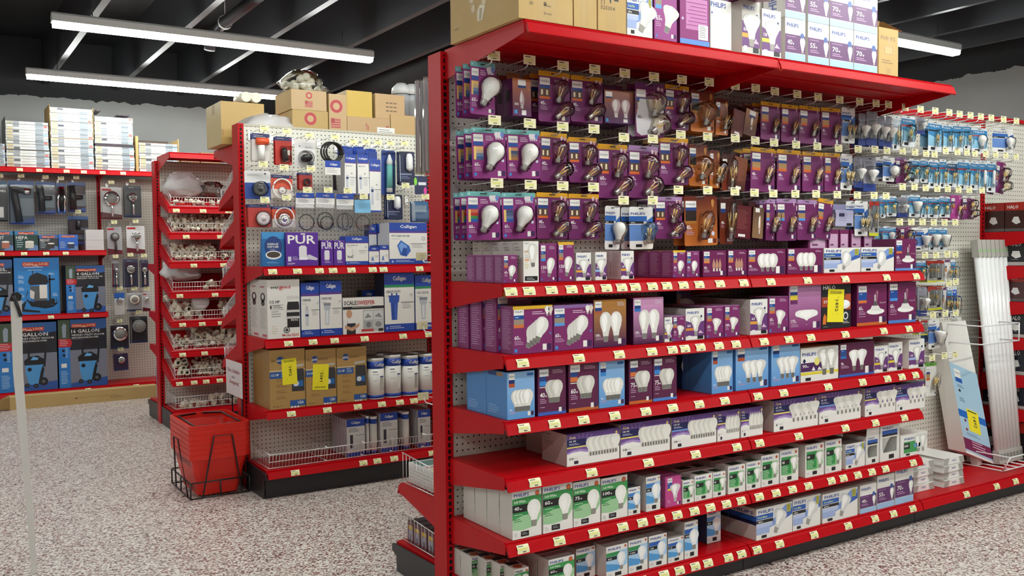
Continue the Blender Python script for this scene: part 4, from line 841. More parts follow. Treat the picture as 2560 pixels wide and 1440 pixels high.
R2 = [(1233,301),(1321,309),(1403,317),(1481,323),(1556,344),(1628,348),(1698,337),(1765,342),(1834,346),(1884,352),(1931,357),(1986,362),(2039,366),(2092,371),(2141,373),(2183,374),(2213,377),(2252,378),(2283,381),(2311,384),(2332,386),(2360,377),(2389,380),(2413,381),(2433,384),(2460,385),(2485,387),(2510,389),(2536,392)]
R3 = [(1239,458),(1323,462),(1403,465),(1480,468),(1555,501),(1628,501),(1692,475),(1765,476),(1833,479),(1882,482),(1929,484),(1984,485),(2036,485),(2089,487),(2139,488),(2181,489),(2211,490),(2252,467),(2282,467),(2310,470),(2339,472),(2365,472),(2392,474),(2419,475),(2451,476)]
R4 = [(2245,555),(2274,555),(2302,555),(2330,556),(2357,556),(2384,556)]
R5 = [(2308,638),(2336,638),(2364,635),(2384,636)]; R6 = [(2368,708),(2385,704)]; R7 = [(2328,787),(2359,783),(2385,782)]; R8 = [(2326,894),(2357,889),(2384,886)]
for i, R in enumerate((R1,R2,R3,R4,R5,R6,R7,R8)):
    for (u,v) in R:
        p = UN(u,v,1,HY); x = p.x
        hook(x, HY, p.z-.025, ROWN[i])
# ---- packs ----
def bulb3d(b, kind, h, M, milk=True, fil=True):
    P = [(r*h,z*h) for r,z in PROF[kind]]
    b.lathe(P,'milk' if milk else 'glass',M,n=14,k2='capmetal',zc=.19*h)
    if not milk and fil:
        for k in range(4):
            a = k*math.pi/2; r0 = .05*h
            b.tube([(r0*math.cos(a),r0*math.sin(a),.32*h),(.11*h*math.cos(a+.4),.11*h*math.sin(a+.4),.72*h)],.0022,'filament',M,n=4)
        b.tube([(0,0,.2*h),(0,0,.34*h)],.006*h/.1,'metal',M,n=6)
def TM(x, y, z, ang): return Matrix.Translation((x,y,z)) @ Matrix.Rotation(ang,4,'Y')
def shell(b, kind, H, c, ang, t=.03, k='blister', g=1.14):
    """raised clear plastic dome following the bulb outline"""
    pts = [(x*g, (z-.5*H)*1.08+.5*H) for x, z in outline(kind, H)]; n = len(pts); cz = .5*H; ca, sa = math.cos(ang), math.sin(ang)
    def W(p, y, s): x, z = p[0]*s, (p[1]-cz)*s+cz; return (c[0]+x*ca+z*sa, y, c[1]-x*sa+z*ca)
    vs = [W(p,-.0008,1) for p in pts]+[W(p,-t*.8,.96) for p in pts]+[W(p,-t,.80) for p in pts]
    fs = [(i,(i+1)%n,n+(i+1)%n,n+i) for i in range(n)]+[(n+i,n+(i+1)%n,2*n+(i+1)%n,2*n+i) for i in range(n)]+[tuple(range(2*n,3*n))]
    b.add(vs, fs, k, None, True)
def cardbase(w_, h_, col, back='#c9c4bc'):
    b = MB(); r = .006; 
    pts = [(-w_/2+r,-h_),(w_/2-r,-h_),(w_/2,-h_+r),(w_/2,-r),(w_/2-r,0),(-w_/2+r,0),(-w_/2,-r),(-w_/2,-h_+r)]
    b.prism(pts,'y',0,.0008,col); return b, Art(b,w_,h_,o=(-w_/2,-.0002,-h_))
def slot(A, col='#15121a'): A.rect(.40,.945,.60,.965,col,2.5)
def mk_pack(kind, w_, h_, **k):
    """list of (part name, mesh builder)"""
    c = k.get('col'); out = []
    if kind == 'white':
        b, A = cardbase(w_,h_,c or '#8a2f78'); A.rect(0,.90,1,1,'#6fb0ae',1); A.circ(.08,.95,.03*A.w,'#a9d4d2',2); slot(A)
        A.rect(.05,.73,.33,.87,WH,1.5); A.text('PHILIPS',.08,.78,.22,.035,'#7d8a96',2); A.rect(.05,.65,.33,.72,'#1f4a94',1.5)
        for i, q in enumerate(k.get('strip',('#d8b06a','#b9a080','#6a7a9a','#3a5a8a'))): A.rect(.05,.37+.065*(3-i),.33,.435+.065*(3-i),q,1.5)
        A.rect(.05,.37,.12,.63,'#e8c070',1.8); watt(A,'60',.06,.24,.075); codes(A); A.circ(.9,.36,.04*A.w,'#cfd3e6',2)
        for i in range(4): A.bulb(.72+.06*i,.78,.15,'A','#e6dfe4' if i < 3 else '#6a86c4','#d8d0d6',2+.3*i,0,hi=None)
        A.lines(.40,.83,.24,3,.035,'#f0dcea'); A.rect(.05,.05,.12,.11,'#3f8ad0',2)
        H = h_*.60; ang = k.get('ang',.46); m = MB(); c0 = (-w_*.13,-h_*.84); bulb3d(m,'A',H,TM(c0[0],-.022,c0[1],ang)); s = MB(); shell(s,'A',H,c0,ang,.05)
        return [('card',b),('light_bulb',m),('blister',s)]
    if kind in ('fil2','glob2'):
        b, A = cardbase(w_,h_,c or '#6e2560'); tc_ = k.get('strip','#d39a1e'); A.rect(0,.90,1,1,tc_,1); slot(A)
        A.rect(.04,.73,.36,.87,WH,1.5); A.text('PHILIPS',.07,.78,.26,.035,'#6c7688',2); A.rect(.04,.66,.36,.72,'#1f3f84',1.5); A.rect(.04,.50,.36,.66,'#5a4238',1.5); A.rect(.08,.53,.14,.63,'#e8d8b8',1.8); A.rect(.24,.53,.30,.63,'#e8d8b8',1.8); A.rect(.04,.45,.36,.50,'#d2642a',1.5)
        watt(A,k.get('wt','40'),.06,.33,.075); codes(A); A.bulb(.80,.83,.11,'A','#d9c2c9','#c9b2b9',2,0,hi=None); A.bulb(.92,.82,.11,'A','#c9a299','#b99289',2,0,hi=None); A.lines(.5,.83,.22,2,.03,'#d9c2d2')
        H = h_*.46; ms = [MB(),MB()]; s = MB(); kk = 'A' if kind == 'fil2' else 'G'; q = 0
        for (cx,cz,an) in ((.02*w_,-h_*.62,.30),(-.04*w_,-h_*.92,.95)):
            bulb3d(ms[q],kk,H,TM(cx,-.020,cz,an),False); q += 1; shell(s,kk,H,(cx,cz),an,.045,'blister')
        if k.get('silver'):
            s = MB(); A.fpoly([(.05,.08),(.20,.02),(.95,.10),(.98,.55),(.85,.70),(.15,.70),(.02,.35)],'#d2d0d4',3)
            for (cx,cz,an) in ((.02*w_,-h_*.62,.30),(-.04*w_,-h_*.92,.95)): shell(s,kk,H,(cx,cz),an,.045)
        return [('card',b),('light_bulb',ms[0]),('light_bulb',ms[1]),('blister',s)]
    if kind == 'cand':
        b, A = cardbase(w_,h_,c or '#70265f'); A.rect(0,.90,1,1,k.get('strip','#d39a1e'),1); slot(A)
        A.rect(.06,.74,.40,.87,WH,1.5); A.text('PHILIPS',.1,.785,.26,.03,'#6c7688',2); A.rect(.06,.67,.40,.73,'#1f3f84',1.5); A.rect(.06,.54,.40,.67,'#b0885a',1.5); A.rect(.06,.48,.40,.54,k.get('acc','#d2642a'),1.5)
        watt(A,k.get('wt','40'),.06,.36,.07); codes(A); A.bulb(.88,.82,.12,'candle','#d9c2c9','#c9b2b9',2,0,hi=None)
        H = h_*.52; m = MB(); s = MB(); c0 = (.06*w_,-h_*.80); bulb3d(m,'candle',H,TM(c0[0],-.016,c0[1],.35),False); shell(s,'candle',H,c0,.35,.035)
        return [('card',b),('light_bulb',m),('blister',s)]
    if kind == 'amber':
        b, A = cardbase(w_,h_,'grad:#c4702c:#5c1a14'); slot(A)
        A.rect(.04,.77,.36,.90,WH,1.5); A.text('PHILIPS',.07,.815,.26,.035,'#4c5668',2); A.rect(.04,.71,.36,.77,'#1f3f84',1.5); A.rect(.04,.50,.36,.71,'#23120e',1.5); A.rect(.04,.45,.36,.50,'#a8702a',1.5)
        watt(A,'40',.05,.33,.085); A.rect(.70,.05,.84,.14,WH,2); A.rect(.86,.05,.96,.14,'#6a2a1c',2); A.bulb(.86,.74,.20,'ST','#b9803c','#9a5a2c',2,0,hi=None); A.circ(.86,.24,.05*A.w,'#cfd3e6',2)
        H = h_*.58; m = MB(); s = MB(); kk = k.get('bk','ST'); c0 = (-.06*w_,-h_*.86); bulb3d(m,kk,H,TM(c0[0],-.022,c0[1],.30),False); shell(s,kk,H,c0,.30,.05)
        return [('card',b),('light_bulb',m),('blister',s)]
    if kind == 'tube':
        b, A = cardbase(w_,h_,'grad:#7a3018:#3c1210'); slot(A); A.rect(.08,.74,.45,.86,WH,1.5); A.rect(.08,.66,.45,.74,'#1f3f84',1.5); watt(A,'40',.1,.42,.06); A.rect(.55,.05,.85,.12,WH,2)
        m = MB(); s = MB(); H = h_*.8; bulb3d(m,'T',H,TM(.10*w_,-.018,-h_*.92,.10),False); shell(s,'T',H,(.10*w_,-h_*.92),.10,.035,g=1.5)
        return [('card',b),('light_bulb',m),('blister',s)]
    if kind == 'phil':
        b, A = cardbase(w_,h_,'#e6e5e2'); A.fpoly([(.72,.66),(1,.78),(1,.62),(.72,.52)],'#2a62b0',1); A.rect(0,.66,.74,.78,'#2a62b0',1.2); A.rect(0,.60,.60,.66,'#16171c',1.4); A.rect(0,.20,.60,.58,'#5f86c4',1.2); A.fpoly([(.6,.20),(1,.34),(1,.60),(.6,.60)],'#3f6cb4',1)
        A.text('PHILIPS',.05,.81,.62,.055,'#25479a',3); slot(A); A.text('60w',.06,.615,.18,.03,WH,3); A.rect(.26,.05,.52,.12,'#17171a',2)
        H = h_*.50; m = MB(); s = MB(); mk_ = k.get('milk',True); kk = k.get('bk','A'); c0 = (.16*w_,-h_*.86)
        bulb3d(m,kk,H,TM(c0[0],-.02,c0[1],.12),mk_); shell(s,kk,H,c0,.12,.045)
        if k.get('two'): m2 = MB(); bulb3d(m2,kk,H,TM(c0[0]-.3*w_,-.02,c0[1],.05),mk_); return [('card',b),('light_bulb',m),('light_bulb',m2),('blister',s)]
        return [('card',b),('light_bulb',m),('blister',s)]
    if kind == 'blue':
        b, A = cardbase(w_,h_,'#dfe3e6'); A.rect(0,.18,1,.90,k.get('c1','#2f7fb4'),1); A.fpoly([(0,.18),(1,.18),(1,.40),(0,.55)],'#8cc0dc',1.2); A.text('PHILIPS',.1,.80,.7,.06,'#e6eef4',3); A.rect(0,.66,.8,.71,k.get('c2','#a8342c'),1.6); A.rect(.2,.05,.5,.14,'#1d1d20',2); slot(A)
        H = h_*.55; m = MB(); s = MB(); kk = k.get('bk','T'); mk_ = k.get('milk',False)
        bulb3d(m,kk,H,TM(0,-.015,-h_*.84,.05),mk_); shell(s,kk,H,(0,-h_*.84),.05,.035,g=1.35 if kk == 'T' else 1.15)
        return [('card',b),('light_bulb',m),('blister',s)]
    if kind == 'grey':
        b, A = cardbase(w_,h_,'#8e8c98'); A.rect(0,0,1,.22,'#2b3f86',1); A.lines(.1,.85,.75,12,.05,'#73717c',1.5); slot(A)
        s = MB(); s.box(-w_*.3,-.03,-h_*.80,w_*.3,-.001,-h_*.28,'blister'); m = MB(); bulb3d(m,'BR',h_*.42,TM(0,-.018,-h_*.78,.1))
        return [('card',b),('light_bulb',m),('blister',s)]
    if kind == 'redclear':
        b, A = cardbase(w_,h_,'#b9b7b2'); A.fpoly([(0,.80),(.3,.72),(.6,.82),(1,.86),(1,1),(0,1)],'#a82a20',1.2); A.rect(0,0,1,.09,'#d2d438',1.2); A.rect(.62,.12,.86,.28,'#2a2a2e',1.5); A.lines(.1,.2,.3,3,.04,'#7a7872',1.5); slot(A)
        s = MB(); s.box(-w_*.4,-.02,-h_*.78,w_*.4,-.001,-h_*.12,'blister'); m = MB(); bulb3d(m,'T',h_*.4,TM(0,-.01,-h_*.65,.2),False)
        return [('card',b),('light_bulb',m),('blister',s)]
def hangbox(w_, h_, d, front, fc, sc, tc, side=None, **kw):
    b = MB(); b.box(-w_/2,0,-h_,w_/2,d,-.025,fc,ks=[fc,sc,sc,sc,tc,sc]); A = Art(b,w_,h_-.025,o=(-w_/2,0,-h_)); front(A,**kw)
    if side: side(Art(b,d,h_-.025,o=(-w_/2,d,-h_),u=(0,-1,0),n=(-1,0,0)))
    b.box(-w_*.35,d-.001,-.026,w_*.35,d,0.004,tc); return b
def hang(parts, x, y, z, desc, where, cat='light bulb pack', group=None, n=1, step=.036, jit=0, rx=0, ry=0, name='bulb_pack', key=None, ymax=3.06):
    me = [(nm, p.mesh(nm)) for nm, p in parts]; r_ = random.Random(int(x*1000))
    for i in range(n):
        yy = y+step*i
        if yy > ymax: break
        e = empty(name,(x+(r_.random()-.5)*jit*(i > 0), yy, z),(rx,ry+(r_.random()-.5)*.05,(r_.random()-.5)*.06))
        for nm, m in me: link(nm, m, e)
        tag(e,desc,where,cat,group,x,i)
PY = 2.86
def P(row, u0, u1, v0, v1, kind, desc, n=1, y=PY, ry=0, rz=0, **k):
    a = UN(u0,(v0+v1)/2,1,y); b_ = UN(u1,(v0+v1)/2,1,y); zt = UN((u0+u1)/2,v0,1,y).z; zb = UN((u0+u1)/2,v1,1,y).z
    w_ = b_.x-a.x-.002; h_ = zt-zb
    hang(mk_pack(kind,w_,h_,**k),(a.x+b_.x)/2,y,zt,desc,ROWN[row],'light bulb pack','hanging packs %s' % ROWN[row],n,jit=.012,ry=ry,step=.054 if kind in ('white','amber','fil2','glob2') else .048)
def HB(row, u0, u1, v0, v1, d, desc, front, fc, sc, tc, side=None, n=1, y=PY, ry=0, **kw):
    a = UN(u0,(v0+v1)/2,1,y); b_ = UN(u1,(v0+v1)/2,1,y); zt = UN((u0+u1)/2,v0,1,y).z; zb = UN((u0+u1)/2,v1,1,y).z
    hang([('carton',hangbox(b_.x-a.x-.002,zt-zb,d,front,fc,sc,tc,side,**kw))],(a.x+b_.x)/2,y,zt,desc,ROWN[row],'light bulb pack','hanging packs %s' % ROWN[row],n,step=d+.003,ry=ry)
LIL = '#a682b0'
# top row
P(0,1176,1239,156,287,'white','teal-topped purple frosted bulb pack',3)
HB(0,1280,1328,180,290,.055,'orange and purple hanging candle bulb box',lambda A:(A.rect(.3,.82,.72,.97,WH,1),A.rect(.3,.75,.72,.82,'#24407e',1),A.bulb(.5,.2,.5,'candle','#c9b4bc','#cfcac6',2,0,'#a88a9a'),A.text('80',.1,.28,.22,.07,WH,2),A.rect(.08,.06,.24,.16,'#3f9ad0',2),A.rect(.48,.03,.72,.16,WH,2),A.circ(.88,.72,.03*A.w,'#e0a02a',2)),'grad:#5e2460:#c07840','#5e2458','#a0683c',lambda A:(A.rect(.2,.4,.7,.7,'#230c1c',1)),n=3)
P(0,1346,1425,180,306,'fil2','yellow-topped two-bulb filament pack',3)
P(0,1427,1506,191,306,'fil2','yellow-topped two-bulb filament pack',3)
HB(0,1511,1585,211,309,.05,'amber and purple hanging box of two bulbs',lambda A:(A.rect(.04,.80,.26,.95,WH,1),A.rect(.04,.66,.26,.80,'#a85a30',1),A.rect(.04,.75,.26,.80,'#24407e',1.2),A.bulb(.38,.18,.56,'A','#cfb8bc','#e6e2e0',2,0,'#9a6a7a'),A.bulb(.70,.18,.56,'A','#cfb8bc','#e6e2e0',2,0,'#9a6a7a'),A.rect(.62,.04,.76,.14,WH,2),A.rect(.04,.04,.12,.14,'#3f9ad0',2)),'grad:#4e1e58:#a87048','#4e1e58','#5c2a50',n=3)
P(0,1588,1660,208,343,'glob2','pack of two clear globes in silver tray',2,y=2.84,strip='#6a3468',silver=True)
P(0,1662,1723,214,324,'fil2','yellow-topped pack of two small clear bulbs',3)
P(0,1725,1786,225,330,'amber','orange-brown round clear bulb pack',3,bk='G')
P(0,1789,1820,247,338,'amber','narrow brown pack with slim clear bulb',3,bk='candle')
def f_brown(A): A.lines(.15,.85,.7,12,.05,'#8a4a40',1.5); A.rect(.3,.05,.7,.13,WH,2)
HB(0,1836,1866,262,340,.04,'dark red box hanging aslant',f_brown,'#5c1c1a','#3c1210','#3c1210',n=3,ry=.18)
HB(0,1868,1899,262,342,.04,'tan and brown box hanging aslant',lambda A:(A.rect(.3,.8,.8,.97,WH,1),A.rect(.3,.7,.8,.8,'#24407e',1),A.bulb(.6,.25,.5,'ST','#a87a4a','#cfcac6',2,0)),'grad:#4a1a1a:#b07a44','#4a1a1a','#4a1a1a',n=3,ry=.18)
for (a,b_,c_) in ((1901,1951,256),(1953,1996,262),(1998,2049,266),(2051,2102,270)): P(0,a,b_,c_,c_+94,'cand','yellow-topped candle bulb pack',3)
P(0,2104,2137,269,358,'phil','blue and white two-candle bulb pack',2,two=True,bk='candle',milk=False)
# second row
P(1,1178,1264,320,446,'white','teal-topped purple frosted bulb pack',3)
P(1,1266,1349,325,446,'white','purple pack of dimmable frosted bulb, teal strip',3,strip=('#b98a5a','#3a4a6a','#7a6a60','#a9744a'))
P(1,1351,1418,332,455,'fil2','yellow-topped two-bulb filament pack',3)
P(1,1420,1492,344,456,'fil2','yellow-topped two-bulb filament pack',3)
P(1,1495,1568,361,495,'fil2','low-hanging yellow-topped pack of two clear bulbs',3,wt='60')
P(1,1572,1645,365,495,'glob2','low-hanging lilac-topped pack of two clear bulbs',3,strip=LIL)
P(1,1648,1720,345,462,'fil2','yellow-topped 60 watt pack of two bulbs',3,wt='60')
P(1,1722,1770,361,465,'amber','orange-brown round clear bulb pack',3,bk='G')
P(1,1774,1800,375,470,'amber','narrow dark pack with smoky bulb',3,bk='ST')
P(1,1804,1834,385,478,'tube','narrow dark brown pack with slim bulb',3)
HB(1,1838,1872,380,478,.04,'brown and orange box hanging aslant',f_brown,'grad:#3c1210:#8a4a24','#3c1210','#3c1210',n=3,ry=.15)
for i,(a,b_,c_) in enumerate(((1876,1938,370),(1943,2001,375),(2006,2058,380),(2060,2100,383))): P(1,a,b_,c_,479,'cand','yellow-topped candle bulb pack',3,wt=('40','60','75','60')[i])
P(1,2102,2131,385,475,'phil','blue and white two-candle bulb pack',2,two=True,bk='candle',milk=False)
# third row
P(2,1166,1251,479,600,'white','purple pack of colour changing bulb, teal strip',3,strip=('#c46a4a','#b8302c','#3f8a4a','#2f5fae'))
P(2,1254,1338,482,597,'white','purple 60 watt frosted bulb pack, teal strip',3,strip=('#3a4a6a','#4a5a7a','#6a7a9a','#2f5fae'))
P(2,1341,1420,482,597,'fil2','yellow-topped two-bulb filament pack',3)
P(2,1422,1497,485,598,'fil2','yellow-topped two-bulb filament pack',3)
P(2,1512,1551,515,624,'phil','blue and white pack with frosted bulb',1)
P(2,1573,1632,517,623,'phil','blue and white pack with clear bulb',2,milk=False)
P(2,1636,1706,492,597,'fil2','lilac-topped two-bulb filament pack',3,strip=LIL)
P(2,1709,1793,490,614,'amber','orange pack with teardrop filament bulb',2)
P(2,1799,1831,491,610,'tube','narrow brown pack with long tube bulb',3)
HB(2,1836,1880,500,596,.04,'dark red box showing its printed back',f_brown,'#5c1420','#3c1210','#3c1210',n=3,ry=.06)
HB(2,1884,1912,505,596,.04,'tall tan and brown tube bulb box',lambda A:(A.rect(.2,.84,.6,.97,WH,1),A.bulb(.65,.15,.6,'T','#c9a88a','#cfcac6',2,0)),'grad:#8a6a4a:#5a4236','#3c1210','#3c1210',n=2,ry=.06)
for i,(a,b_,c_,e_) in enumerate(((1915,1938,498,601),(1940,1991,497,602),(1993,2042,500,600))): P(2,a,b_,c_,e_,'cand','lilac-topped candle bulb pack',3,strip=LIL,acc='#4a90d8',wt=('40','60','75')[i])
P(2,2046,2083,498,598,'cand','yellow-topped pack hanging crooked, silver bulb',3,ry=.1)
HB(2,2088,2134,512,566,.03,'grey-lilac box with black square',lambda A:(A.lines(.2,.85,.5,6,.1,'#8a88a8',1),A.rect(.62,.04,.9,.2,'#1c1c22',2),A.rect(.2,.6,.5,.8,'#2a2a4a',1.5)),'#a9a8c4','#7a799a','#8a88a8',n=2)
P(2,2136,2170,502,590,'phil','blue and white pack of clear candles',2,two=True,bk='candle',milk=False)
P(2,2173,2198,504,590,'redclear','red-topped pack with frosted candle bulb',1)
# third section
def run(row, items, y=PY):
    for it in items:
        u0,u1,v0,v1,kind,desc = it[:6]; kw = it[6] if len(it) > 6 else {}
        P(row,u0,u1,v0,v1,kind,desc,n=kw.pop('n',2),y=y,**kw)
B = 'blue tube bulb pack'; G_ = 'grey reversed pack'
run(0,[(2146,2164,284,364,'grey',G_),(2166,2194,279,364,'grey',G_),(2196,2212,290,365,'grey',G_),(2214,2230,290,370,'grey',G_),(2232,2251,290,376,'blue',B,dict(c1='#b9c4cc',c2='#9aa4ac')),(2253,2288,290,367,'blue','blue clear-bulb pack',dict(bk='A')),(2291,2312,293,335,'grey','small lilac and navy pack'),(2320,2356,303,379,'blue',B,dict(c2='#15161c')),(2358,2380,309,378,'blue',B,dict(c2='#15161c')),(2382,2407,309,380,'blue',B,dict(c2='#15161c')),(2409,2427,311,374,'blue',B,dict(c2='#15161c')),(2429,2467,320,382,'blue','blue pack with frosted bulb',dict(bk='A',milk=True)),(2481,2532,321,382,'phil','blue and white pack with frosted bulb, far right',dict(n=1))])
run(1,[(2134,2157,393,469,'grey','navy and grey pack turned backwards'),(2159,2190,393,478,'grey','grey and navy pack with frosted bulb'),(2207,2237,391,454,'phil','white and blue pack with frosted globe',dict(bk='G')),(2239,2267,394,458,'fil2','purple pack with clear bulb',dict(strip='#8a6a9a')),(2272,2298,397,457,'blue','blue clear-bulb pack',dict(bk='A')),(2300,2320,397,457,'blue','blue clear-bulb pack',dict(bk='A')),(2322,2346,399,469,'blue','blue red-banded tube pack'),(2348,2366,398,470,'blue','blue red-banded tube pack'),(2368,2392,403,469,'blue','dark blue pack with tube bulb',dict(c1='#1c4a72')),(2394,2423,399,475,'blue','blue red-banded tube pack'),(2426,2446,402,474,'blue','blue red-banded tube pack'),(2448,2464,402,481,'blue','blue white-tube pack',dict(milk=True)),(2466,2490,403,481,'blue','blue white-tube pack',dict(milk=True)),(2492,2514,406,484,'fil2','purple pack hanging askew',dict(strip='#8a2a70',ry=.12))])
run(2,[(2200,2214,490,545,'blue',B),(2216,2242,490,541,'blue','blue pack with clear bulb',dict(bk='A')),(2244,2270,493,543,'grey','purple pack turned backwards'),(2272,2301,487,543,'blue','blue and red pack with white reflector',dict(bk='PAR',milk=True)),(2303,2318,492,545,'blue',B),(2320,2347,493,545,'blue','blue small clear-bulb pack',dict(bk='A')),(2349,2375,491,544,'blue','blue small clear-bulb pack',dict(bk='A')),(2377,2402,488,549,'cand','pink and purple pack with yellow patch',dict(col='#a43a86',strip='#b04a90')),(2405,2436,490,548,'fil2','purple and white pack with clear bulbs',dict(strip='#dcdad6'))])
run(3,[(2207,2240,566,612,'blue','blue and white pack half hidden by cartons',dict(bk='A',milk=True)),(2250,2277,566,620,'fil2','purple pack half hidden by cartons',dict(strip='#8a2a70')),(2279,2320,567,627,'phil','crumpled white pack with silver bulb',dict(bk='PAR',milk=True)),(2322,2344,568,627,'blue','blue silver spot-bulb pack',dict(bk='PAR',milk=True)),(2346,2367,569,626,'blue','blue silver spot-bulb pack',dict(bk='PAR',milk=True))])
run(4,[(2292,2314,652,700,'blue','blue and white pack beside downlight carton',dict(bk='A')),(2319,2359,652,706,'redclear','red-topped clear pack with yellow base'),(2361,2375,650,705,'cand','slim white and purple pack',dict(col='#dcdad6',strip='#6a3a70')),(2377,2388,650,705,'blue','slim blue and white pack')])
run(5,[(2294,2317,718,790,'grey','silver bulb pack beside second shelf'),(2320,2355,716,775,'redclear','red-topped clear pack with yellow base'),(2357,2366,718,790,'cand','slim white and purple pack',dict(col='#dcdad6',strip='#6a3a70')),(2368,2379,718,795,'blue','slim blue and white pack'),(2381,2392,716,798,'blue','slim royal blue pack',dict(c1='#2a5cb8'))])
run(6,[(2302,2319,801,838,'redclear','green and white pack'),(2321,2348,800,872,'phil','blue and white night light pack',dict(bk='PAR'))])
run(7,[(2314,2341,907,990,'cand','white pack with green and orange label',dict(col='#e4e4de',strip='#5fa03a',acc='#d8642a'))])
# ---------------------------------------------------------------- water filter rack goods
FW = {0:'on the filter rack pegboard',1:'on the filter rack, upper shelf',2:'on the filter rack, middle shelf',3:'on the filter rack, lower shelf',7:'in the filter rack wire bin',9:'on top of the filter rack'}
FG = {k:'goods '+v for k, v in FW.items()}
CB = '#1f45a4'
def f_cull(A, t='PITCHER FILTER', band='#5a3a8a', pic='pitcher', big=True):
    A.rect(0,.80,1,1,CB,1); A.text('Culligan',.28,.85,.44,.10,WH,2); A.rect(0,.755,1,.80,band,1)
    if t: A.text(t,.06,.66,.48,.045,'#5a5f6a',2); A.lines(.06,.61,.3,1,.02,'#9a9ca4'); A.circ(.90,.62,.05*A.w,'#8a8c92',1.5); A.circ(.90,.62,.04*A.w,'#d6d5d2',2)
    A.rect(.55,.49,.98,.50,'#44464c',2); A.lines(.60,.46,.3,3,.03,'#b0b0b4'); A.rect(0,.0,1,.13,CB,1.2); A.circ(.08,.065,.03*A.w,'#a9bce4',2); A.lines(.16,.085,.5,2,.03,'#c8d4ee',2)
    if pic == 'pitcher': A.fpoly([(.20,.45),(.30,.58),(.52,.44),(.56,.32),(.44,.18),(.28,.22)],'#3a6ac0',2); A.fpoly([(.24,.44),(.31,.54),(.46,.44),(.44,.26),(.32,.26)],'#7aa6e4',2.4); A.fpoly([(.3,.22),(.36,.40),(.46,.38),(.44,.20)],'#2a50a0',2.6)
    if pic == 'faucet': A.rect(.28,.30,.48,.56,'#e6e4de',2); A.fpoly([(.05,.34),(.2,.30),(.34,.36),(.32,.24),(.1,.25)],'#9a9a9a',2.4); A.rect(.28,.30,.30,.56,'#b9b7b2',2.5)
    if pic == 'housing': A.fpoly([(.14,.62),(.50,.62),(.48,.50),(.44,.50),(.41,.20),(.23,.20),(.20,.50),(.16,.50)],'#2f55b0',2); A.rect(.26,.22,.29,.48,'#1f3f8c',2.5); A.rect(.35,.22,.38,.48,'#4f74cc',2.5); A.rect(.22,.62,.27,.66,'#2f55b0',2); A.rect(.38,.62,.43,.66,'#2f55b0',2)
    if pic == 'clear': A.fpoly([(.16,.60),(.48,.60),(.46,.48),(.42,.48),(.40,.20),(.24,.20),(.22,.48),(.18,.48)],'#b9c0c8',2); A.rect(.27,.22,.37,.46,'#e2e4e6',2.4); A.rect(.16,.55,.48,.60,'#8a8f98',2.5)
    if pic == 'cart': A.rect(.22,.20,.40,.50,'#c9ccd2',2); A.rect(.22,.38,.40,.42,'#2a3a6a',2.4); A.fpoly([(.24,.50),(.38,.50),(.34,.58),(.28,.58)],'#b4b8c0',2)
    if pic == 'small': A.fpoly([(.2,.22),(.5,.22),(.42,.45),(.3,.45)],'#6a88c4',2)
def fput(sh, u0, u1, vt, vb, d, desc, front, fc, sc, tc, side=None, n=1, dy=0, name='filter_carton', cat='carton', yl=None, h=None, **kw):
    y = BY+.014+dy; vm = (vt+vb)/2; x0 = UN(u0,vm,1,y).x; x1 = UN(u1,vm,1,y).x
    if h is None: h = UN(u0,vt,1,y).z-UN(u0,vb,1,y).z
    x0 = max(x0,BX+.01); key = ('f',sh,round(dy,2)); x0 = max(x0+.001,_lastx.get(key,-9)+.0015); _lastx[key] = x1
    me = carton(x1-x0-.001,h,d,front,fc,sc,tc,side,None,**kw).mesh(name)
    for i in range(n):
        if dy+(i+1)*(d+.003) > .345 and i: break
        o = link(name,me,None,(x0,y+i*(d+.003),BZ[sh]+.0015))
        if yl and i == 0: b = MB(); sticker(Art(b,x1-x0-.001,h),*yl); b.build('clearance_sticker',o)
        tag(o,desc,FW[sh],cat,FG[sh],x0,i)
    return o
# upper shelf
def f_pouch(A):
    A.rect(0,.80,1,1,'#3f90cc',1); A.ell(.5,.58,.40,.30,'#1c3470',1.2); A.ell(.5,.60,.36,.26,'#25407e',1.4); A.text('GARBAGE',.22,.62,.5,.06,WH,3); A.text('DISPOSER',.24,.54,.5,.06,WH,3); A.lines(.34,.49,.3,1,.025,WH,3); A.ell(.5,.33,.36,.13,'#e6e8ea',2); A.ell(.5,.34,.30,.09,'#4a4038',2.5); A.lines(.2,.12,.55,2,.03,'#8ab8e0',2)
def pouch(u0,u1,vt,vb,desc):
    y = BY+.03; a = UN(u0,vb,1,y); x1 = UN(u1,vb,1,y).x; h = UN(u0,vt,1,y).z-UN(u0,vb,1,y).z; W = x1-a.x-.002
    b = MB(); b.prism([(0,0),(.05,0),(.042,h*.3),(.02,h*.9),(.014,h),(.012,h),(.0,h*.9),(0,.02)],'x',0,W,'#1f6aa8'); A = Art(b,W,h,n=(0,-1,0)); f_pouch(A); o = b.build('pouch',None,(a.x,y,BZ[1]+.0015)); tag(o,desc,FW[1],'pouch',FG[1],a.x)
pouch(656,713,574,660,'blue garbage disposer cleaner pouch')
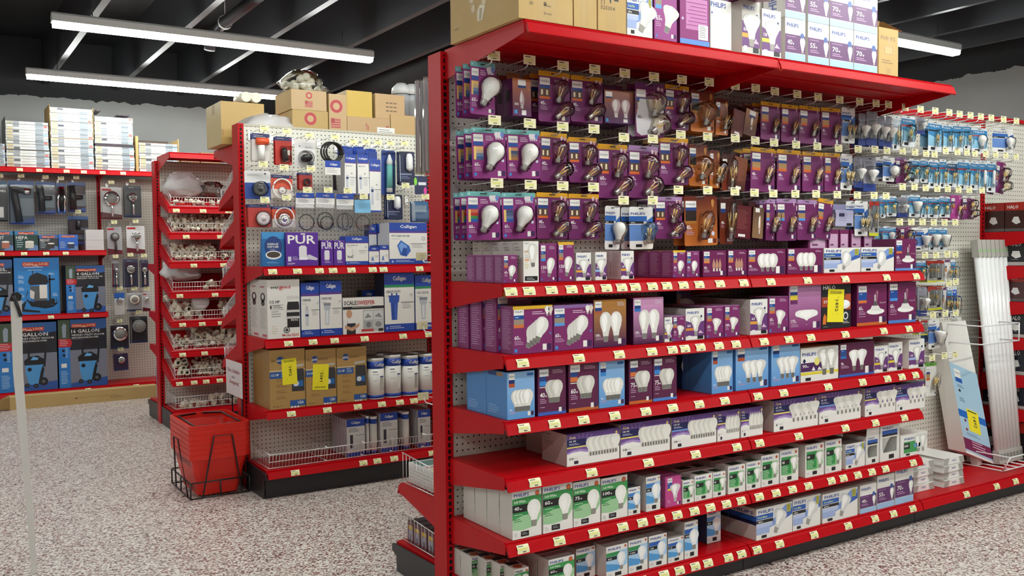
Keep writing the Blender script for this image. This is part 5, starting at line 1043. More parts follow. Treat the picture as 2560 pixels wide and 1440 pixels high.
def f_pur(A, big=True):
    A.text('PUR',.06,.66,.86,.26,WH,2); A.rect(.46,.94,.60,.975,WH,2)
    if big: A.fpoly([(.42,.24),(.62,.24),(.64,.30),(.64,.56),(.58,.61),(.46,.61),(.40,.56),(.40,.30)],'#e2e0e6',2); A.fpoly([(.60,.20),(.95,.16),(.98,.22),(.72,.34),(.60,.30)],'#cfccd8',2.3); A.rect(.40,.18,.66,.26,'#f0eef4',2.5); A.rect(.06,.14,.16,.28,'#d8d2e6',2); A.lines(.2,.26,.18,3,.04,'#c9b8e0',2); A.text('CertClean',.05,.06,.22,.04,WH,2); A.lines(.05,.04,.2,1,.02,WH,2)
    else: A.fpoly([(.3,.22),(.66,.22),(.70,.28),(.70,.56),(.64,.60),(.34,.60),(.28,.56),(.28,.28)],'#e2e0e6',2); A.lines(.3,.16,.5,2,.05,'#d8cce8',2)
PURC = dict(fc='#5a2a96', sc='#43207a', tc='#7a4ab8')
fput(1,714,796,576,660,.10,'big purple faucet filter carton, white lettering',f_pur,**PURC)
fput(1,802,833,596,659,.08,'small purple filter carton',lambda A: f_pur(A,False),**PURC,n=2)
fput(1,834,863,596,658,.08,'small purple filter carton',lambda A: f_pur(A,False),**PURC,n=2)
fput(1,863.5,921,586,658,.09,'blue and white faucet mount filter carton',f_cull,WB,CB,CB,t='FAUCET MOUNT',pic='faucet')
fput(1,922,948,613,657,.07,'tiny filter carton',f_cull,WB,CB,CB,t='',pic='small',n=2)
fput(1,949,972,608,656,.07,'tiny filter carton',f_cull,WB,CB,CB,t='',pic='small',n=2)
fput(1,973,1068,552,656,.14,'big blue and white pitcher filter carton',f_cull,WB,'#d8d6d0',CB)
fput(1,922,942,553,652,.07,'tall blue-topped carton at the back',f_cull,WB,CB,CB,dy=.16,t='',pic=''); fput(1,944,966,551,652,.07,'tall blue-topped carton at the back',f_cull,WB,CB,CB,dy=.16,t='',pic='')
# middle shelf
def f_ever(A):
    A.text('grind',.37,.83,.34,.07,'#c22a34',3); A.circ(.42,.855,.075*A.w,'#c86a70',1); A.circ(.42,.855,.062*A.w,WB,1.3); A.circ(.42,.855,.045*A.w,'#c86a70',1.5); A.circ(.42,.855,.033*A.w,WB,1.7); A.text('ever',.10,.848,.255,.04,'#2a2a2c',3)
    A.text('1/2 HP',.08,.60,.30,.05,'#2a2a2c',2); A.rect(.08,.57,.50,.575,'#5a5a5c',2); A.text('1',.08,.51,.05,.05,'#2a2a2c',2); A.lines(.16,.55,.32,2,.03,'#5a5a5c'); A.rect(.08,.49,.50,.495,'#5a5a5c',2); A.lines(.12,.45,.3,3,.04,'#9a9a98')
    A.fpoly([(.60,.72),(.98,.72),(.98,.66),(.60,.66)],'#d6d4d0',2); A.fpoly([(.64,.66),(.95,.66),(.98,.56),(.99,.36),(.58,.36),(.60,.56)],'#2a2a2c',2); A.fpoly([(.64,.66),(.95,.66),(.96,.62),(.63,.62)],'#e8e6e2',2.4); A.rect(.56,.44,.99,.48,'#d0cecb',2.6); A.rect(.60,.18,.98,.36,'#1e1e20',2); A.rect(.57,.33,.99,.37,'#c9c7c4',2.4); A.text('E202',.72,.29,.22,.035,WH,3); A.circ(.58,.14,.10*A.w,'#3a3a3c',2.8); A.circ(.58,.14,.075*A.w,'#d8d6d2',3); A.circ(.58,.14,.05*A.w,'#4a4a4c',3.2)
    A.text('Model E202',.44,.03,.52,.045,'#c22a34',3); A.lines(.12,.2,.2,4,.04,'#d8c9b8',1)
def s_ever(A): A.text('ever',.2,.86,.5,.035,'#b8404a',2); A.ell(.5,.70,.28,.08,'#4a4a4c',2); A.ell(.5,.60,.2,.05,'#3a3a3c',2); A.ell(.5,.71,.12,.04,WB,2.4); A.lines(.15,.50,.7,12,.03,'#a9a8a4',1); A.rect(.4,.03,.9,.07,'#c8606a',2)
fput(2,668,750,695,843,.155,'white disposer carton with red lettering',f_ever,WB,'#d6d4ce',WS,s_ever,n=2)
fput(2,752.5,799,704,839,.12,'blue and white icemaker filter carton',f_cull,WB,CB,CB,t='ICEMAKER',pic='cart',n=2)
fput(2,800,855,700,837,.12,'blue and white under sink filter carton',f_cull,WB,CB,CB,t='UNDER SINK',pic='clear',n=2)
def f_scale(A):
    A.text('SCALE',.03,.80,.30,.12,'#2a2a2c',3); A.text('SWEEPER',.34,.80,.44,.12,'#b82a30',3); A.rect(0,.68,1,.76,'#2a2a2c',1); A.lines(.22,.73,.65,1,.04,'#c8c8c6',2); A.rect(.48,.06,1,.66,'#b9bab8',1)
    A.fpoly([(.02,.0),(.03,.34),(.12,.44),(.28,.44),(.38,.34),(.42,.18),(.38,.0)],'#e9e7e4',1.4); A.ell(.15,.56,.07,.12,'#c99a7a',2); A.fpoly([(.10,.44),(.10,.30),(.30,.30),(.30,.0),(.08,.0)],'#2b2c34',2); A.fpoly([(.05,.26),(.20,.18),(.40,.30),(.38,.20),(.22,.08),(.04,.16)],'#c99a7a',2.5)
    A.rect(.5,.38,.72,.62,'#d9dad8',1.5); A.fpoly([(.52,.42),(.60,.56),(.70,.44)],'#8a8c8e',2); A.rect(.74,.38,.98,.62,'#d0d2d2',1.5); A.fpoly([(.76,.46),(.88,.56),(.96,.42)],'#8a8c8e',2); A.rect(.5,.14,.72,.34,'#a9abac',1.5); A.ell(.62,.24,.06,.08,'#77797a',2); A.rect(.74,.14,.98,.34,'#c0c2c2',1.5); A.ell(.86,.24,.08,.08,'#8a8c8e',2); A.rect(.44,.05,.74,.12,'#c24a48',2); A.rect(.86,.04,.98,.12,'#2a2a2c',2)
fput(2,857,960,743,834,.10,'white and black descaler carton with man picture',f_scale,WB,WS,WS)
fput(2,961,1036,681,828,.14,'big blue and white heavy duty housing carton',f_cull,WB,'#2b3046',CB,t='HEAVY DUTY',band='#2f8a5a',pic='housing')
fput(2,1038,1100,687,824,.13,'blue and white clear housing carton',f_cull,WB,CB,CB,t='USO ESTA',band='#2f8a5a',pic='clear')
fput(2,905,940,690,790,.08,'dark carton standing behind the descaler',f_cull,'#5a5a66','#3a3a46','#2a2a36',dy=.20,t='',pic='')
# lower shelf
def f_ink(A):
    A.text('in',.06,.80,.10,.05,'#8a6c40',2); A.circ(.30,.825,.105*A.w,'#1f4a94',2); A.text('sink',.20,.80,.20,.05,WH,3); A.text('erator',.42,.80,.34,.05,'#7a5e36',2); A.lines(.45,.93,.45,1,.02,'#9a7c4c')
    A.rect(0,.64,1,.655,'#d8ceb4',1); A.rect(0,.52,.55,.63,'#2a5a9c',1.5); A.text('1/2 HP',.04,.56,.22,.04,WH,2.5); A.lines(.32,.61,.2,3,.03,'#b9cbe4',2.5)
    A.fpoly([(.62,.66),(.96,.66),(.98,.58),(.98,.28),(.62,.28)],'#3a3c40',2); A.fpoly([(.58,.68),(.94,.70),(.97,.74),(.60,.73)],'#b9b6ae',2.3); A.rect(.66,.36,.94,.46,'#2a6aa8',2.6); A.ell(.74,.41,.08,.045,'#e4e4e2',3)
    for i in range(4): A.circ(.10,.48-.10*i,.03*A.w,'#96784a',1.5); A.circ(.10,.48-.10*i,.022*A.w,'#b9985f',2); A.lines(.18,.50-.10*i,.3,2,.03,'#8a6c40',1.5)
    A.rect(.56,.03,1,.13,'#2a5aa0',2); A.text('USA',.78,.06,.17,.05,WH,3); 
    for i in range(3): A.rect(.58+.09*i,.0,.64+.09*i,.03,WH,2); 
    A.text('Badger 5',.08,.03,.28,.03,'#7a5e36',2)
def s_ink(A): A.rect(.1,.86,.5,.90,'#96784a',1); A.lines(.15,.6,.6,8,.06,'#9c7f4e',1)
IC = dict(fc='#b08c54', sc='#9c7a46', tc='#a4824c')
fput(3,674,763,875,1024,.15,'tan disposer carton with yellow sticker, leftmost',f_ink,side=s_ink,n=2,yl=(.36,.40,.42,.44,.04,False),cat='carton',**IC)
fput(3,764,841,873,1014,.15,'tan disposer carton with yellow sticker beside blue badge',f_ink,side=s_ink,n=1,yl=(.20,.28,.52,.46,-.05,True),**IC)
fput(3,842,917,869,1007,.15,'tan disposer carton without any sticker',f_ink,side=s_ink,n=1,**IC)
def canister(u0,u1,vt,vb,desc,core,n=2):
    y = BY+.06; a = UN(u0,vb,1,y); x1 = UN(u1,vb,1,y).x; h = UN(u0,vt,1,y).z-UN(u0,vb,1,y).z; r = (x1-a.x)/2-.001
    b = MB(); zs = [0,.02,.021,.10,.101,.74,.741,.92,.921,1]; ks = ['#e4e2dc',CB,CB,WB,WB,CB,CB,'#e4e2dc','#dcdad2']
    ks = ['#dcdad4',CB,CB,WB,WB,WB,CB,CB,'#dcdad4']
    n_ = 20
    for j in range(len(zs)-1): b.lathe([(r,zs[j]*h),(r,zs[j+1]*h)],ks[j] if j != 5 else CB,None,n_)
    b.flat([(r*.99*math.cos(2*math.pi*i/20),r*.99*math.sin(2*math.pi*i/20),h) for i in range(20)],'#8a8884')
    # wrap print on the front
    def wrap(x0,x1_,z0,z1,col,off=.0006):
        m_ = 4; pts=[]
        for i in range(m_+1):
            t_ = (x0+(x1_-x0)*i/m_-.5)*math.pi*.95; pts.append(((r+off)*math.sin(t_),-(r+off)*math.cos(t_)))
        for i in range(m_): b.flat([(pts[i][0],pts[i][1],z0*h),(pts[i+1][0],pts[i+1][1],z0*h),(pts[i+1][0],pts[i+1][1],z1*h),(pts[i][0],pts[i][1],z1*h)],col)
    wrap(.55,.72,.20,.55,core); wrap(.55,.72,.53,.56,'#2a3a8a',.0009); wrap(.28,.45,.66,.68,'#6a6c74'); wrap(.28,.5,.60,.61,'#a9abb2'); wrap(.28,.48,.45,.46,'#a9abb2')
    vs, fs, tw, th = text_mesh('Culligan'); P=[]
    for x_, y_ in vs:
        t_ = (x_/tw-.5)*1.5+.25; P.append(((r+.0012)*math.sin(t_),-(r+.0012)*math.cos(t_),(.78+y_/th*.10)*h))
    b.add(P,fs,WH)
    me = b.mesh('filter_canister')
    for i in range(n): o = link('filter_canister',me,None,(a.x+r,y+i*(2*r+.004),BZ[3]+.0015)); tag(o,desc,FW[3],'filter',FG[3],a.x,i)
canister(918,960,891,993,'white and blue canister, ribbed core picture','#b9b5aa'); canister(961,1002,884,990,'white canister with purple-topped core picture','#e2e0da')
canister(1004,1045,885,985,'white canister with pleated core picture','#a9a69c'); canister(1047,1084,880,980,'canister behind the bulb rack post','#c9c5ba')
# wire bin on the base and the packs in it
def fence(x0,x1,y0,y1,z,h,where,desc,div=(),rake=.02,group='wire bins',sp=.019,front=True,rise=0,k='metal'):
    t = empty('wire_bin',(x0,y0,z)); L = x1-x0; D = y1-y0
    b = MB()
    for zz in (.006,h*.5,h): b.tube([(0,-rake*zz/h if front else 0,zz),(L,-rake*zz/h if front else 0,zz)],.0028,'metal',n=5)
    k = 0
    while k*sp <= L: b.tube([(k*sp,.0,.004),(k*sp,-rake,h)],.0016,'metal',n=4); k += 1
    b.build('front_grid',t)
    for dx in (0,)+tuple(div)+(L,):
        b = MB()
        for zz in (.006,h): b.tube([(dx,-rake*zz/h,zz),(dx,D,zz+rise+(.02 if zz > .01 else 0))],.0025,'metal',n=5)
        k = 0
        while k*.032 <= D: b.tube([(dx,k*.032,.004+rise*k*.032/D),(dx,k*.032,h+(.018+rise)*k*.032/D)],.0015,'metal',n=4); k += 1
        b.build('divider',t)
    tag(t,desc,where,'wire bin',group,x0); return t
fence(BX+.02,BX+.99,BY+.025,BF-.03,BZ[7]+.002,.085,'on the filter rack base','long chrome wire bin',div=(.34,.57,.76),group='wire bins on the filter rack')
fence(BX+1.0,BX+1.2,BY+.025,BF-.03,BZ[7]+.002,.085,'behind the bulb rack post','short chrome wire bin',group='wire bins on the filter rack')
def f_pk(A): A.rect(0,.80,1,1,CB,1); A.text('Culligan',.25,.85,.5,.09,WH,2); A.lines(.1,.74,.6,3,.04,'#77797e'); A.rect(.5,.55,1,.56,'#44464c',1.5); A.rect(.18,.22,.34,.58,'#3a3a44',1.5); A.rect(.4,.14,.95,.50,'#d8d8d6',1); A.rect(0,0,1,.10,CB,1)
def binpack(u0,u1,vt,vb,desc,n,front=f_pk,cyl=False,y=BY+.06,tilt=-.12,fc='#dcdad8'):
    a = UN(u0,vb,1,y); x1 = UN(u1,vb,1,y).x; h = UN(u0,vt,1,y).z-(BZ[7]+.004); W = x1-a.x-.003
    if cyl:
        r = W/2; b = MB(); 
        for z0,z1,k in ((0,.08,CB),(.08,.80,WB),(.80,.93,CB),(.93,1,WB)): b.lathe([(r,z0*h),(r,z1*h)],k,None,16)
        b.flat([(r*math.cos(2*math.pi*i/16),r*math.sin(2*math.pi*i/16),h) for i in range(16)],'#9a9894')
        d = 2*r; me = b.mesh('filter_cartridge'); nm = 'filter_cartridge'
    else:
        d = .035; b = MB(); b.box(0,0,0,W,d,h,fc,ks=[fc,'#c9c8cc','#c9c8cc','#c9c8cc','#c9c8cc','#c9c8cc']); front(Art(b,W,h)); me = b.mesh('filter_pack'); nm = 'filter_pack'
    for i in range(n):
        if y+i*(d+.004) > BF-.06: break
        o = link(nm,me,None,(a.x+(W/2 if cyl else 0),y+i*(d+.004)+(W/2 if cyl else 0),BZ[7]+.004),(0 if cyl else tilt*0,0,0)); tag(o,desc,FW[7],'filter',FG[7],a.x,i)
binpack(868,914,1050,1145,'clear-wrapped blue and white filter pack',6)
binpack(918,926,1040,1140,'slim white filter cartridge',5,cyl=True)
binpack(929,948,1042,1138,'white and blue filter cartridge',4,cyl=True)
binpack(952,996,1034,1134,'blue and white filter pack',6)
binpack(1010,1028,1030,1130,'white filter cartridge behind the others',6,cyl=True)
binpack(1046,1078,1026,1122,'blue-topped filter pack half hidden',6)
# pegboard goods
FBY = 5.11
def fhook(u,v):
    p = UN(u,v,1,5.10); hook(p.x,5.10,p.z-.02,'on the filter rack pegboard',HKB,'peg hooks on the filter rack')
for (u,v) in ((660,324),(716,331),(772,341),(837,345),(882,357),(914,357),(944,359),(975,361),(1010,361),(657,413),(709,421),(776,424),(661,502),(715,496),(767,477),(819,477),(868,479),(908,493),(975,495),(1012,466),(1062,494)): fhook(u,v)
def FP(u0,u1,v0,v1,desc,build,n=1,y=FBY+.03,cat='hanging pack',step=.03,name='hanging_pack'):
    a = UN(u0,(v0+v1)/2,1,y); b_ = UN(u1,(v0+v1)/2,1,y); zt = UN((u0+u1)/2,v0,1,y).z; zb = UN((u0+u1)/2,v1,1,y).z; w_, h_ = b_.x-a.x, zt-zb
    hang(build(w_,h_),(a.x+b_.x)/2,y,zt,desc,FW[0],cat,FG[0],n,step=step,name=name,ymax=5.33)
def simple(cardc, art, extra=None):
    def f(w_,h_):
        b, A = cardbase(w_,h_,cardc); art(A); out = [('card',b)]
        if extra: out += extra(w_,h_)
        return out
    return f
def ring(k, cx, cz, r, t=.004, y=-.012, n=24, name='ring', sx=1):
    def f(w_,h_):
        m = MB(); m.tube([(cx*w_+r*w_*sx*math.cos(2*math.pi*i/n),y,-cz*h_+r*w_*math.sin(2*math.pi*i/n)) for i in range(n)],t,k,n=6,closed=True); return [(name,m)]
    return f
def disc(k, cx, cz, r, t=.02, kind=None, k2=None):
    def f(w_,h_):
        m = MB(); R = r*w_; m.lathe([(R,0),(R,t*.5),(R*.8,t),(R*.72,t*.8),(R*.3,t*.9),(R*.25,t*1.3),(.001,t*1.35)],k,Matrix.Translation((cx*w_,0,-cz*h_)) @ Matrix.Rotation(math.pi/2,4,'X'),n=22)
        s = MB(); s.lathe([(R*1.12,.001),(R*1.1,t*1.6),(.001,t*1.7)],'blister',Matrix.Translation((cx*w_,0,-cz*h_)) @ Matrix.Rotation(math.pi/2,4,'X'),n=18); return [('fitting',m),('blister',s)]
    return f
def bagx(w_,h_):
    s = MB(); s.prism([(0,-.0),(-.012,-h_*.4),(-.016,-h_*.8),(-.002,-h_),(.0,-h_),(.004,-h_*.6)],'x',-w_/2,w_/2,'bag'); return [('bag',s)]
def plus(*fs): return lambda w_,h_: sum((f(w_,h_) for f in fs),[])
hd = lambda A: (A.rect(0,.86,1,1,'#2a3266',1),A.lines(.1,.93,.6,1,.03,'#d8d8e6',2),A.circ(.9,.93,.04*A.w,'#d8452c',2))
def tee(w_,h_):
    m = MB(); m.tube([(-.3*w_,-.02,-.30*h_),(.40*w_,-.02,-.28*h_)],.020,'#e0552c',n=12); m.tube([(.36*w_,-.02,-.28*h_),(.44*w_,-.02,-.28*h_)],.022,'#e9e6e0',n=12); m.tube([(-.02*w_,-.02,-.44*h_),(.0*w_,-.02,-.98*h_)],.019,'#e9e7e2',n=12); return [('fitting',m)]
FP(630,674,334,403,'white and orange plastic tee fitting pack',plus(simple('#d4cfca',lambda A:(A.rect(0,.78,1,1,'#2a3266',1),A.lines(.1,.92,.7,2,.06,'#c8c8d6',2))),tee),n=2)
def blk(w_,h_):
    m = MB(); m.tube([(-.05*w_,-.016,-.42*h_),(-.02*w_,-.02,-.58*h_),(.02*w_,-.016,-.74*h_),(.12*w_,-.016,-.86*h_)],.016,'#211d1c',n=10); m.box(.16*w_,-.02,-.66*h_,.30*w_,-.008,-.48*h_,'#e2d8c8'); s = MB(); s.box(-.2*w_,-.034,-.92*h_,.36*w_,-.001,-.34*h_,'blister'); return [('fitting',m),('blister',s)]
FP(688,730,342,412,'red pack with black rubber fitting',plus(simple('#b8281e',hd),blk),n=2)
def oval(w_,h_):
    m = MB(); m.lathe([(.001,-.26*w_),(.12*w_,-.24*w_),(.19*w_,-.1*w_),(.19*w_,.1*w_),(.12*w_,.24*w_),(.001,.26*w_)],'#141416',Matrix.Translation((0,-.022,-.66*h_)) @ Matrix.Rotation(1.3,4,'Y'),n=18); m.tube([(.18*w_,-.015,-.78*h_),(.30*w_,-.012,-.90*h_)],.012,'#9aa2a4',n=8); s = MB(); s.lathe([(.36*w_,.001),(.33*w_,.04),(.001,.042)],'blister',Matrix.Translation((0,0,-.66*h_)) @ Matrix.Rotation(math.pi/2,4,'X'),n=18); return [('switch',m),('blister',s)]
FP(736,789,349,419,'white pack with glossy black oval switch',plus(simple('#dddbd9',lambda A:(A.lines(.5,.74,.4,2,.04,'#8a8a8e'),A.fpoly([(.2,.78),(.28,.78),(.24,.72)],'#2a2a2e',2))),oval))
def coil(w_,h_):
    m = MB(); R = .42*w_
    for j in range(3): m.tube([(R*(1-.05*j)*math.cos(2*math.pi*i/26)+.01*j,-.01*j,-.22*h_+R*(1.02-.04*j)*math.sin(2*math.pi*i/26)) for i in range(26)],.006,'#1c1718',n=7,closed=True)
    m.tube([(.10*w_,-.02,-.40*h_),(.14*w_,-.02,-.98*h_)],.011,'#1c1718',n=8)
    b = MB(); b.box(-.34*w_,-.035,-.68*h_,.36*w_,-.033,-.40*h_,WB); A = Art(b,.70*w_,.28*h_,o=(-.34*w_,-.0353,-.68*h_)); A.rect(0,.52,1,1,CB,1); A.text('Culligan',.3,.62,.5,.2,WH,2); A.lines(.1,.4,.7,3,.12,'#b9b9bc'); return [('hose',m),('label',b)]
FP(799,853,353,478,'coiled black hose with blue and white label',coil,name='hose_pack')
def tallbox(t): 
    def f(w_,h_):
        b = MB(); d = .06; h2 = h_*.82; b.box(-w_/2,0,-h_,w_/2,d,-h_+h2,WB,ks=[WB,'#c9c8cc','#c9c8cc','#c9c8cc',CB,WB]); b.box(-w_*.46,d-.002,-h_+h2,w_*.46,d,0,CB); b.box(-w_*.46,d-.045,-h_+h2,w_*.3,d-.043,-.02,CB)
        A = Art(b,w_,h2,o=(-w_/2,0,-h_)); A.rect(0,.80,1,1,CB,1); A.text('Culligan',.1,.86,.8,.06,WH,2); A.rect(0,.77,1,.80,'#5a3a8a',1); t and A.text(t,.1,.69,.6,.03,'#5a5f6a',2); A.rect(.4,.42,1,.43,'#44464c',2); A.lines(.5,.38,.4,6,.03,'#b0b2b8'); A.rect(.12,.14,.34,.48,'#c4c8d0',2); A.rect(.12,.38,.34,.43,'#2a3a6a',2.4); A.circ(.62,.52,.07*A.w,'#9a9ca4',2); A.rect(0,0,1,.03,CB,1.4)
        return [('carton',b)]
    return f
FP(863,891,363,486,'tall easy change filter box',tallbox('EASY'),n=2,step=.064); FP(893,921,364,487,'tall easy change filter box',tallbox('EASY'),n=2,step=.064)
FP(924,952,370,530,'tallest narrow blue and white filter box',tallbox(''),n=2,step=.064)
def teal(w_,h_):
    m = MB(); m.lathe([(.20*w_,0),(.20*w_,.5*h_)],'#6fc4bc',Matrix.Translation((0,-.02,-.84*h_)),n=14); m.lathe([(.15*w_,0),(.2*w_,.01),(.2*w_,.10*h_),(.15*w_,.14*h_),(.05*w_,.24*h_)],'#e6e8e6',Matrix.Translation((0,-.02,-.34*h_)),n=14); m.lathe([(.2*w_,0),(.2*w_,.1*h_)],'#e0e0dc',Matrix.Translation((0,-.02,-.95*h_)),n=14); s = MB(); s.box(-.3*w_,-.05,-.97*h_,.3*w_,-.001,-.06*h_,'blister'); return [('cartridge',m),('blister',s)]
FP(954,988,376,487,'blue pack with teal filter cartridge',plus(simple('#21408c',lambda A: None),teal))
def wht(w_,h_):
    m = MB(); m.lathe([(.001,0),(.16*w_,.01),(.2*w_,.1*h_),(.2*w_,.4*h_),(.14*w_,.52*h_),(.001,.54*h_)],'#eeeeec',Matrix.Translation((.12*w_,-.012,-.60*h_)),n=14); return [('brush',m)]
nv = lambda A: (A.rect(.1,.30,.8,.34,'#8a94b8',2),A.lines(.1,.24,.6,2,.05,'#7a86ac',2),A.rect(.05,.1,.09,.9,'#aab4cc',2))
FP(997,1036,379,462,'navy pack with white oblong scrubber',plus(simple('#141c40',nv),wht),n=2)
FP(1036,1068,440,486,'navy pack with green and pink handles',plus(simple('#1a2450',lambda A:(A.ell(.08,.7,.12,.22,'#7fd23a',2),A.ell(.82,.2,.12,.2,'#e0409c',2),A.rect(.3,.5,.9,.66,'#e2e2e4',2)))),n=1)
FP(966,1006,487,549,'navy pack with slim white scrubber',plus(simple('#141c40',nv),wht),n=2)
def hoses(w_,h_):
    m = MB()
    for j in range(3): m.tube([(-.42*w_+.06*w_*j,-.012,-h_*(.06+.9*i/10)) if i else (-.5*w_+.06*w_*j,-.012,-.02*h_) for i in range(11)],.005,'#9aa2aa',n=6)
    return [('hose',m)]
FP(1025,1070,503,556,'light blue bag of grey hoses',plus(simple('#5a9ad4',lambda A:(A.rect(.2,.5,.9,.8,'#c4dcf0',1.5),A.text('Culligan',.25,.38,.6,.08,'#1f45a4',2))),hoses,bagx))
FP(611,676,427,498,'white and blue pack with round black stopper',plus(simple('#dcdcdc',lambda A:(A.rect(0,0,1,.58,'#2a4a94',1),A.lines(.1,.86,.6,2,.04,'#9a9aa0'),A.circ(.8,.9,.035*A.w,'#2a2a30',2))),disc('#4a4c4c',.05,.64,.26,.03)))
OR_ = '#d8442a'
orng = lambda A: (hd(A),A.rect(0,.40,1,.86,'#d4553a',1),A.rect(0,0,1,.40,'#e2d6ce',1))
FP(678,731,438,496,'orange pack with white plastic ring',plus(simple('#c84a30',orng),ring('#eeeeec',0,.58,.44,.005),disc('#e8e6e2',0,.66,.16,.02)))
FP(748,781,432,474,'small red pack with black rubber washer',plus(simple('#a8302c',hd),ring('#241c1c',.05,.58,.22,.006)),n=3,step=.02)
FP(620,676,511,568,'red pack with white flange fitting',plus(simple('#b83a34',hd),disc('#d8cccc',.15,.62,.30,.02)),n=3,step=.02)
FP(681,738,516,568,'orange pack with chrome strainer ring',plus(simple('#c84a30',orng),ring('#eeeeec',0,.55,.42,.004),disc('chrome',0,.62,.26,.02)),n=2)
def bagcard(w_,h_):
    b = MB(); b.box(-w_/2,-.014,-.30*h_,w_/2,-.013,0,WB); A = Art(b,w_,.30*h_,o=(-w_/2,-.0142,-.30*h_)); A.rect(0,.55,1,1,CB,1); A.text('Culligan',.35,.68,.35,.16,WH,2); A.lines(.1,.42,.6,3,.13,'#b4b4b8'); return [('header_card',b)]
FP(738,784,483,576,'clear bag with single thin black ring',plus(bagcard,bagx,ring('#26282c',.08,.78,.40,.0035,y=-.008)))
FP(789,835,483,576,'clear bag with doubled black rings',plus(bagcard,bagx,ring('#26282c',.02,.74,.42,.004,y=-.007),ring('#26282c',.10,.80,.34,.004,y=-.010)))
FP(839,882,486,580,'clear bag with coil of thin grey line',plus(bagcard,bagx,ring('#4a4c50',0,.72,.46,.003,y=-.007),ring('#4a4c50',0,.72,.43,.003,y=-.010,sx=.4)))
FP(884,924,500,577,'clear bag with light blue header and ring',plus(lambda w_,h_: [('header_card',(lambda b:(b.box(-w_/2,-.014,-.42*h_,w_/2,-.013,0,'#7ab8dc'),b)[1])(MB()))],bagx,ring('#4a4c50',.02,.74,.42,.003,y=-.007)))
# cartons stored on top of the rack (they sit on its rear canopy shelf)
def sh_card(u0,u1,vt,y,h,d,desc,front,zoff=0,fc='cardboard',sc='cardboard',side=None,name='shipping_carton',rz=0,vmid=None):
    v = vt+20; x0 = UN(u0,v,1,y).x; x1 = UN(u1,v,1,y).x; zt = UN(u0,vt,1,y).z; z0 = 2.033+zoff; h = (zt-z0) if h is None else h
    me = carton(x1-x0,h,d,front,fc,sc,'cardin',side,None).mesh(name); o = link(name,me,None,(x0,y,z0),(0,0,rz)); tag(o,desc,FW[9],'cardboard box',FG[9],x0); return o,zt
donut = lambda cx,cz,r: (lambda A:(A.circ(cx,cz,r*A.h,'#b8303c',2,20),A.circ(cx,cz,r*.55*A.h,'#c7a678',2.4,16)))
def flag(A,x,z,w_,h_): 
    A.rect(x,z,x+w_,z+h_,'#c4846a',1.6)
    for i in range(4): A.rect(x,z+h_*(.05+.25*i),x+w_,z+h_*(.15+.25*i),'#a8383c',2)
    A.rect(x,z+h_*.5,x+w_*.4,z+h_,'#a8383c',2.2)
YT = 5.50
sh_card(552,660,252,YT+.06,None,.33,'plain large brown carton overhanging the left end',lambda A:(A.rect(.0,.2,.06,.35,'#b3925a',1)),side=lambda A:(A.rect(.4,.75,.6,1,'#a98a52',1)),fc='#c4a25e',sc='#c9b274')
sh_card(731,820,273,YT,None,.30,'brown carton with red ring, under another',lambda A:(donut(.5,.78,.17)(A),A.rect(.18,.0,.70,.35,'#a8d8b0',3),A.rect(.18,.35,.70,.45,WH,3),A.lines(.22,.42,.4,1,.05,'#c05a6a',4)))
_h = UN(731,273,1,YT).z-2.033
sh_card(728,816,222,YT,None,.30,'brown carton with red ring and flag, on top',lambda A:(donut(.5,.74,.17)(A),flag(A,.38,.15,.22,.32)),zoff=_h+.002,fc='#c2a273')
sh_card(822,866,234,YT,None,.28,'brown carton standing tall with red ring',lambda A:(donut(.42,.78,.12)(A),flag(A,.1,.38,.55,.18)),fc='#c2a273')
o,_ = sh_card(868,975,290,YT-.0,None,.25,'wide brown carton with red words and paper slip',lambda A:(A.text('Yo',.42,.62,.08,.2,'#a83a3c',2),A.text('at',.90,.62,.07,.2,'#a83a3c',2),A.text('m.',.90,.36,.08,.16,'#a83a3c',2)),fc='#bf9d70')
b = MB(); b.box(.205,-.004,-.012,.33,-.002,.155,WH); A = Art(b,.125,.167,o=(.205,-.0042,-.012)); A.rect(.08,.62,.7,.67,'#c9b43a',1); A.lines(.1,.9,.8,3,.08,'#9a9aa0'); A.lines(.1,.5,.6,2,.08,'#8a8a90'); A.rect(.35,.06,.9,.12,'#5a5a60',1.5); b.build('packing_slip',o)
sh_card(977,1042,286,YT,None,.25,'short plain brown carton at the right',lambda A:(A.rect(.35,.3,.6,.5,'#b39560',1)),fc='#c4a26a')
h2 = UN(868,290,1,YT).z-2.033+.003
sh_card(866,930,225,YT+.02,None,.20,'mustard yellow carton leaning at the back',None,zoff=h2,fc='#d2b048',sc='#b8963a')
sh_card(938,1011,233,YT+.01,None,.22,'brown carton with three lines of print',lambda A:[A.rect(.36+.13*(i%3),.62-.16*(i//3),.46+.13*(i%3),.67-.16*(i//3),'#6e5630',2) for i in range(9)],zoff=h2,fc='#c4a070')
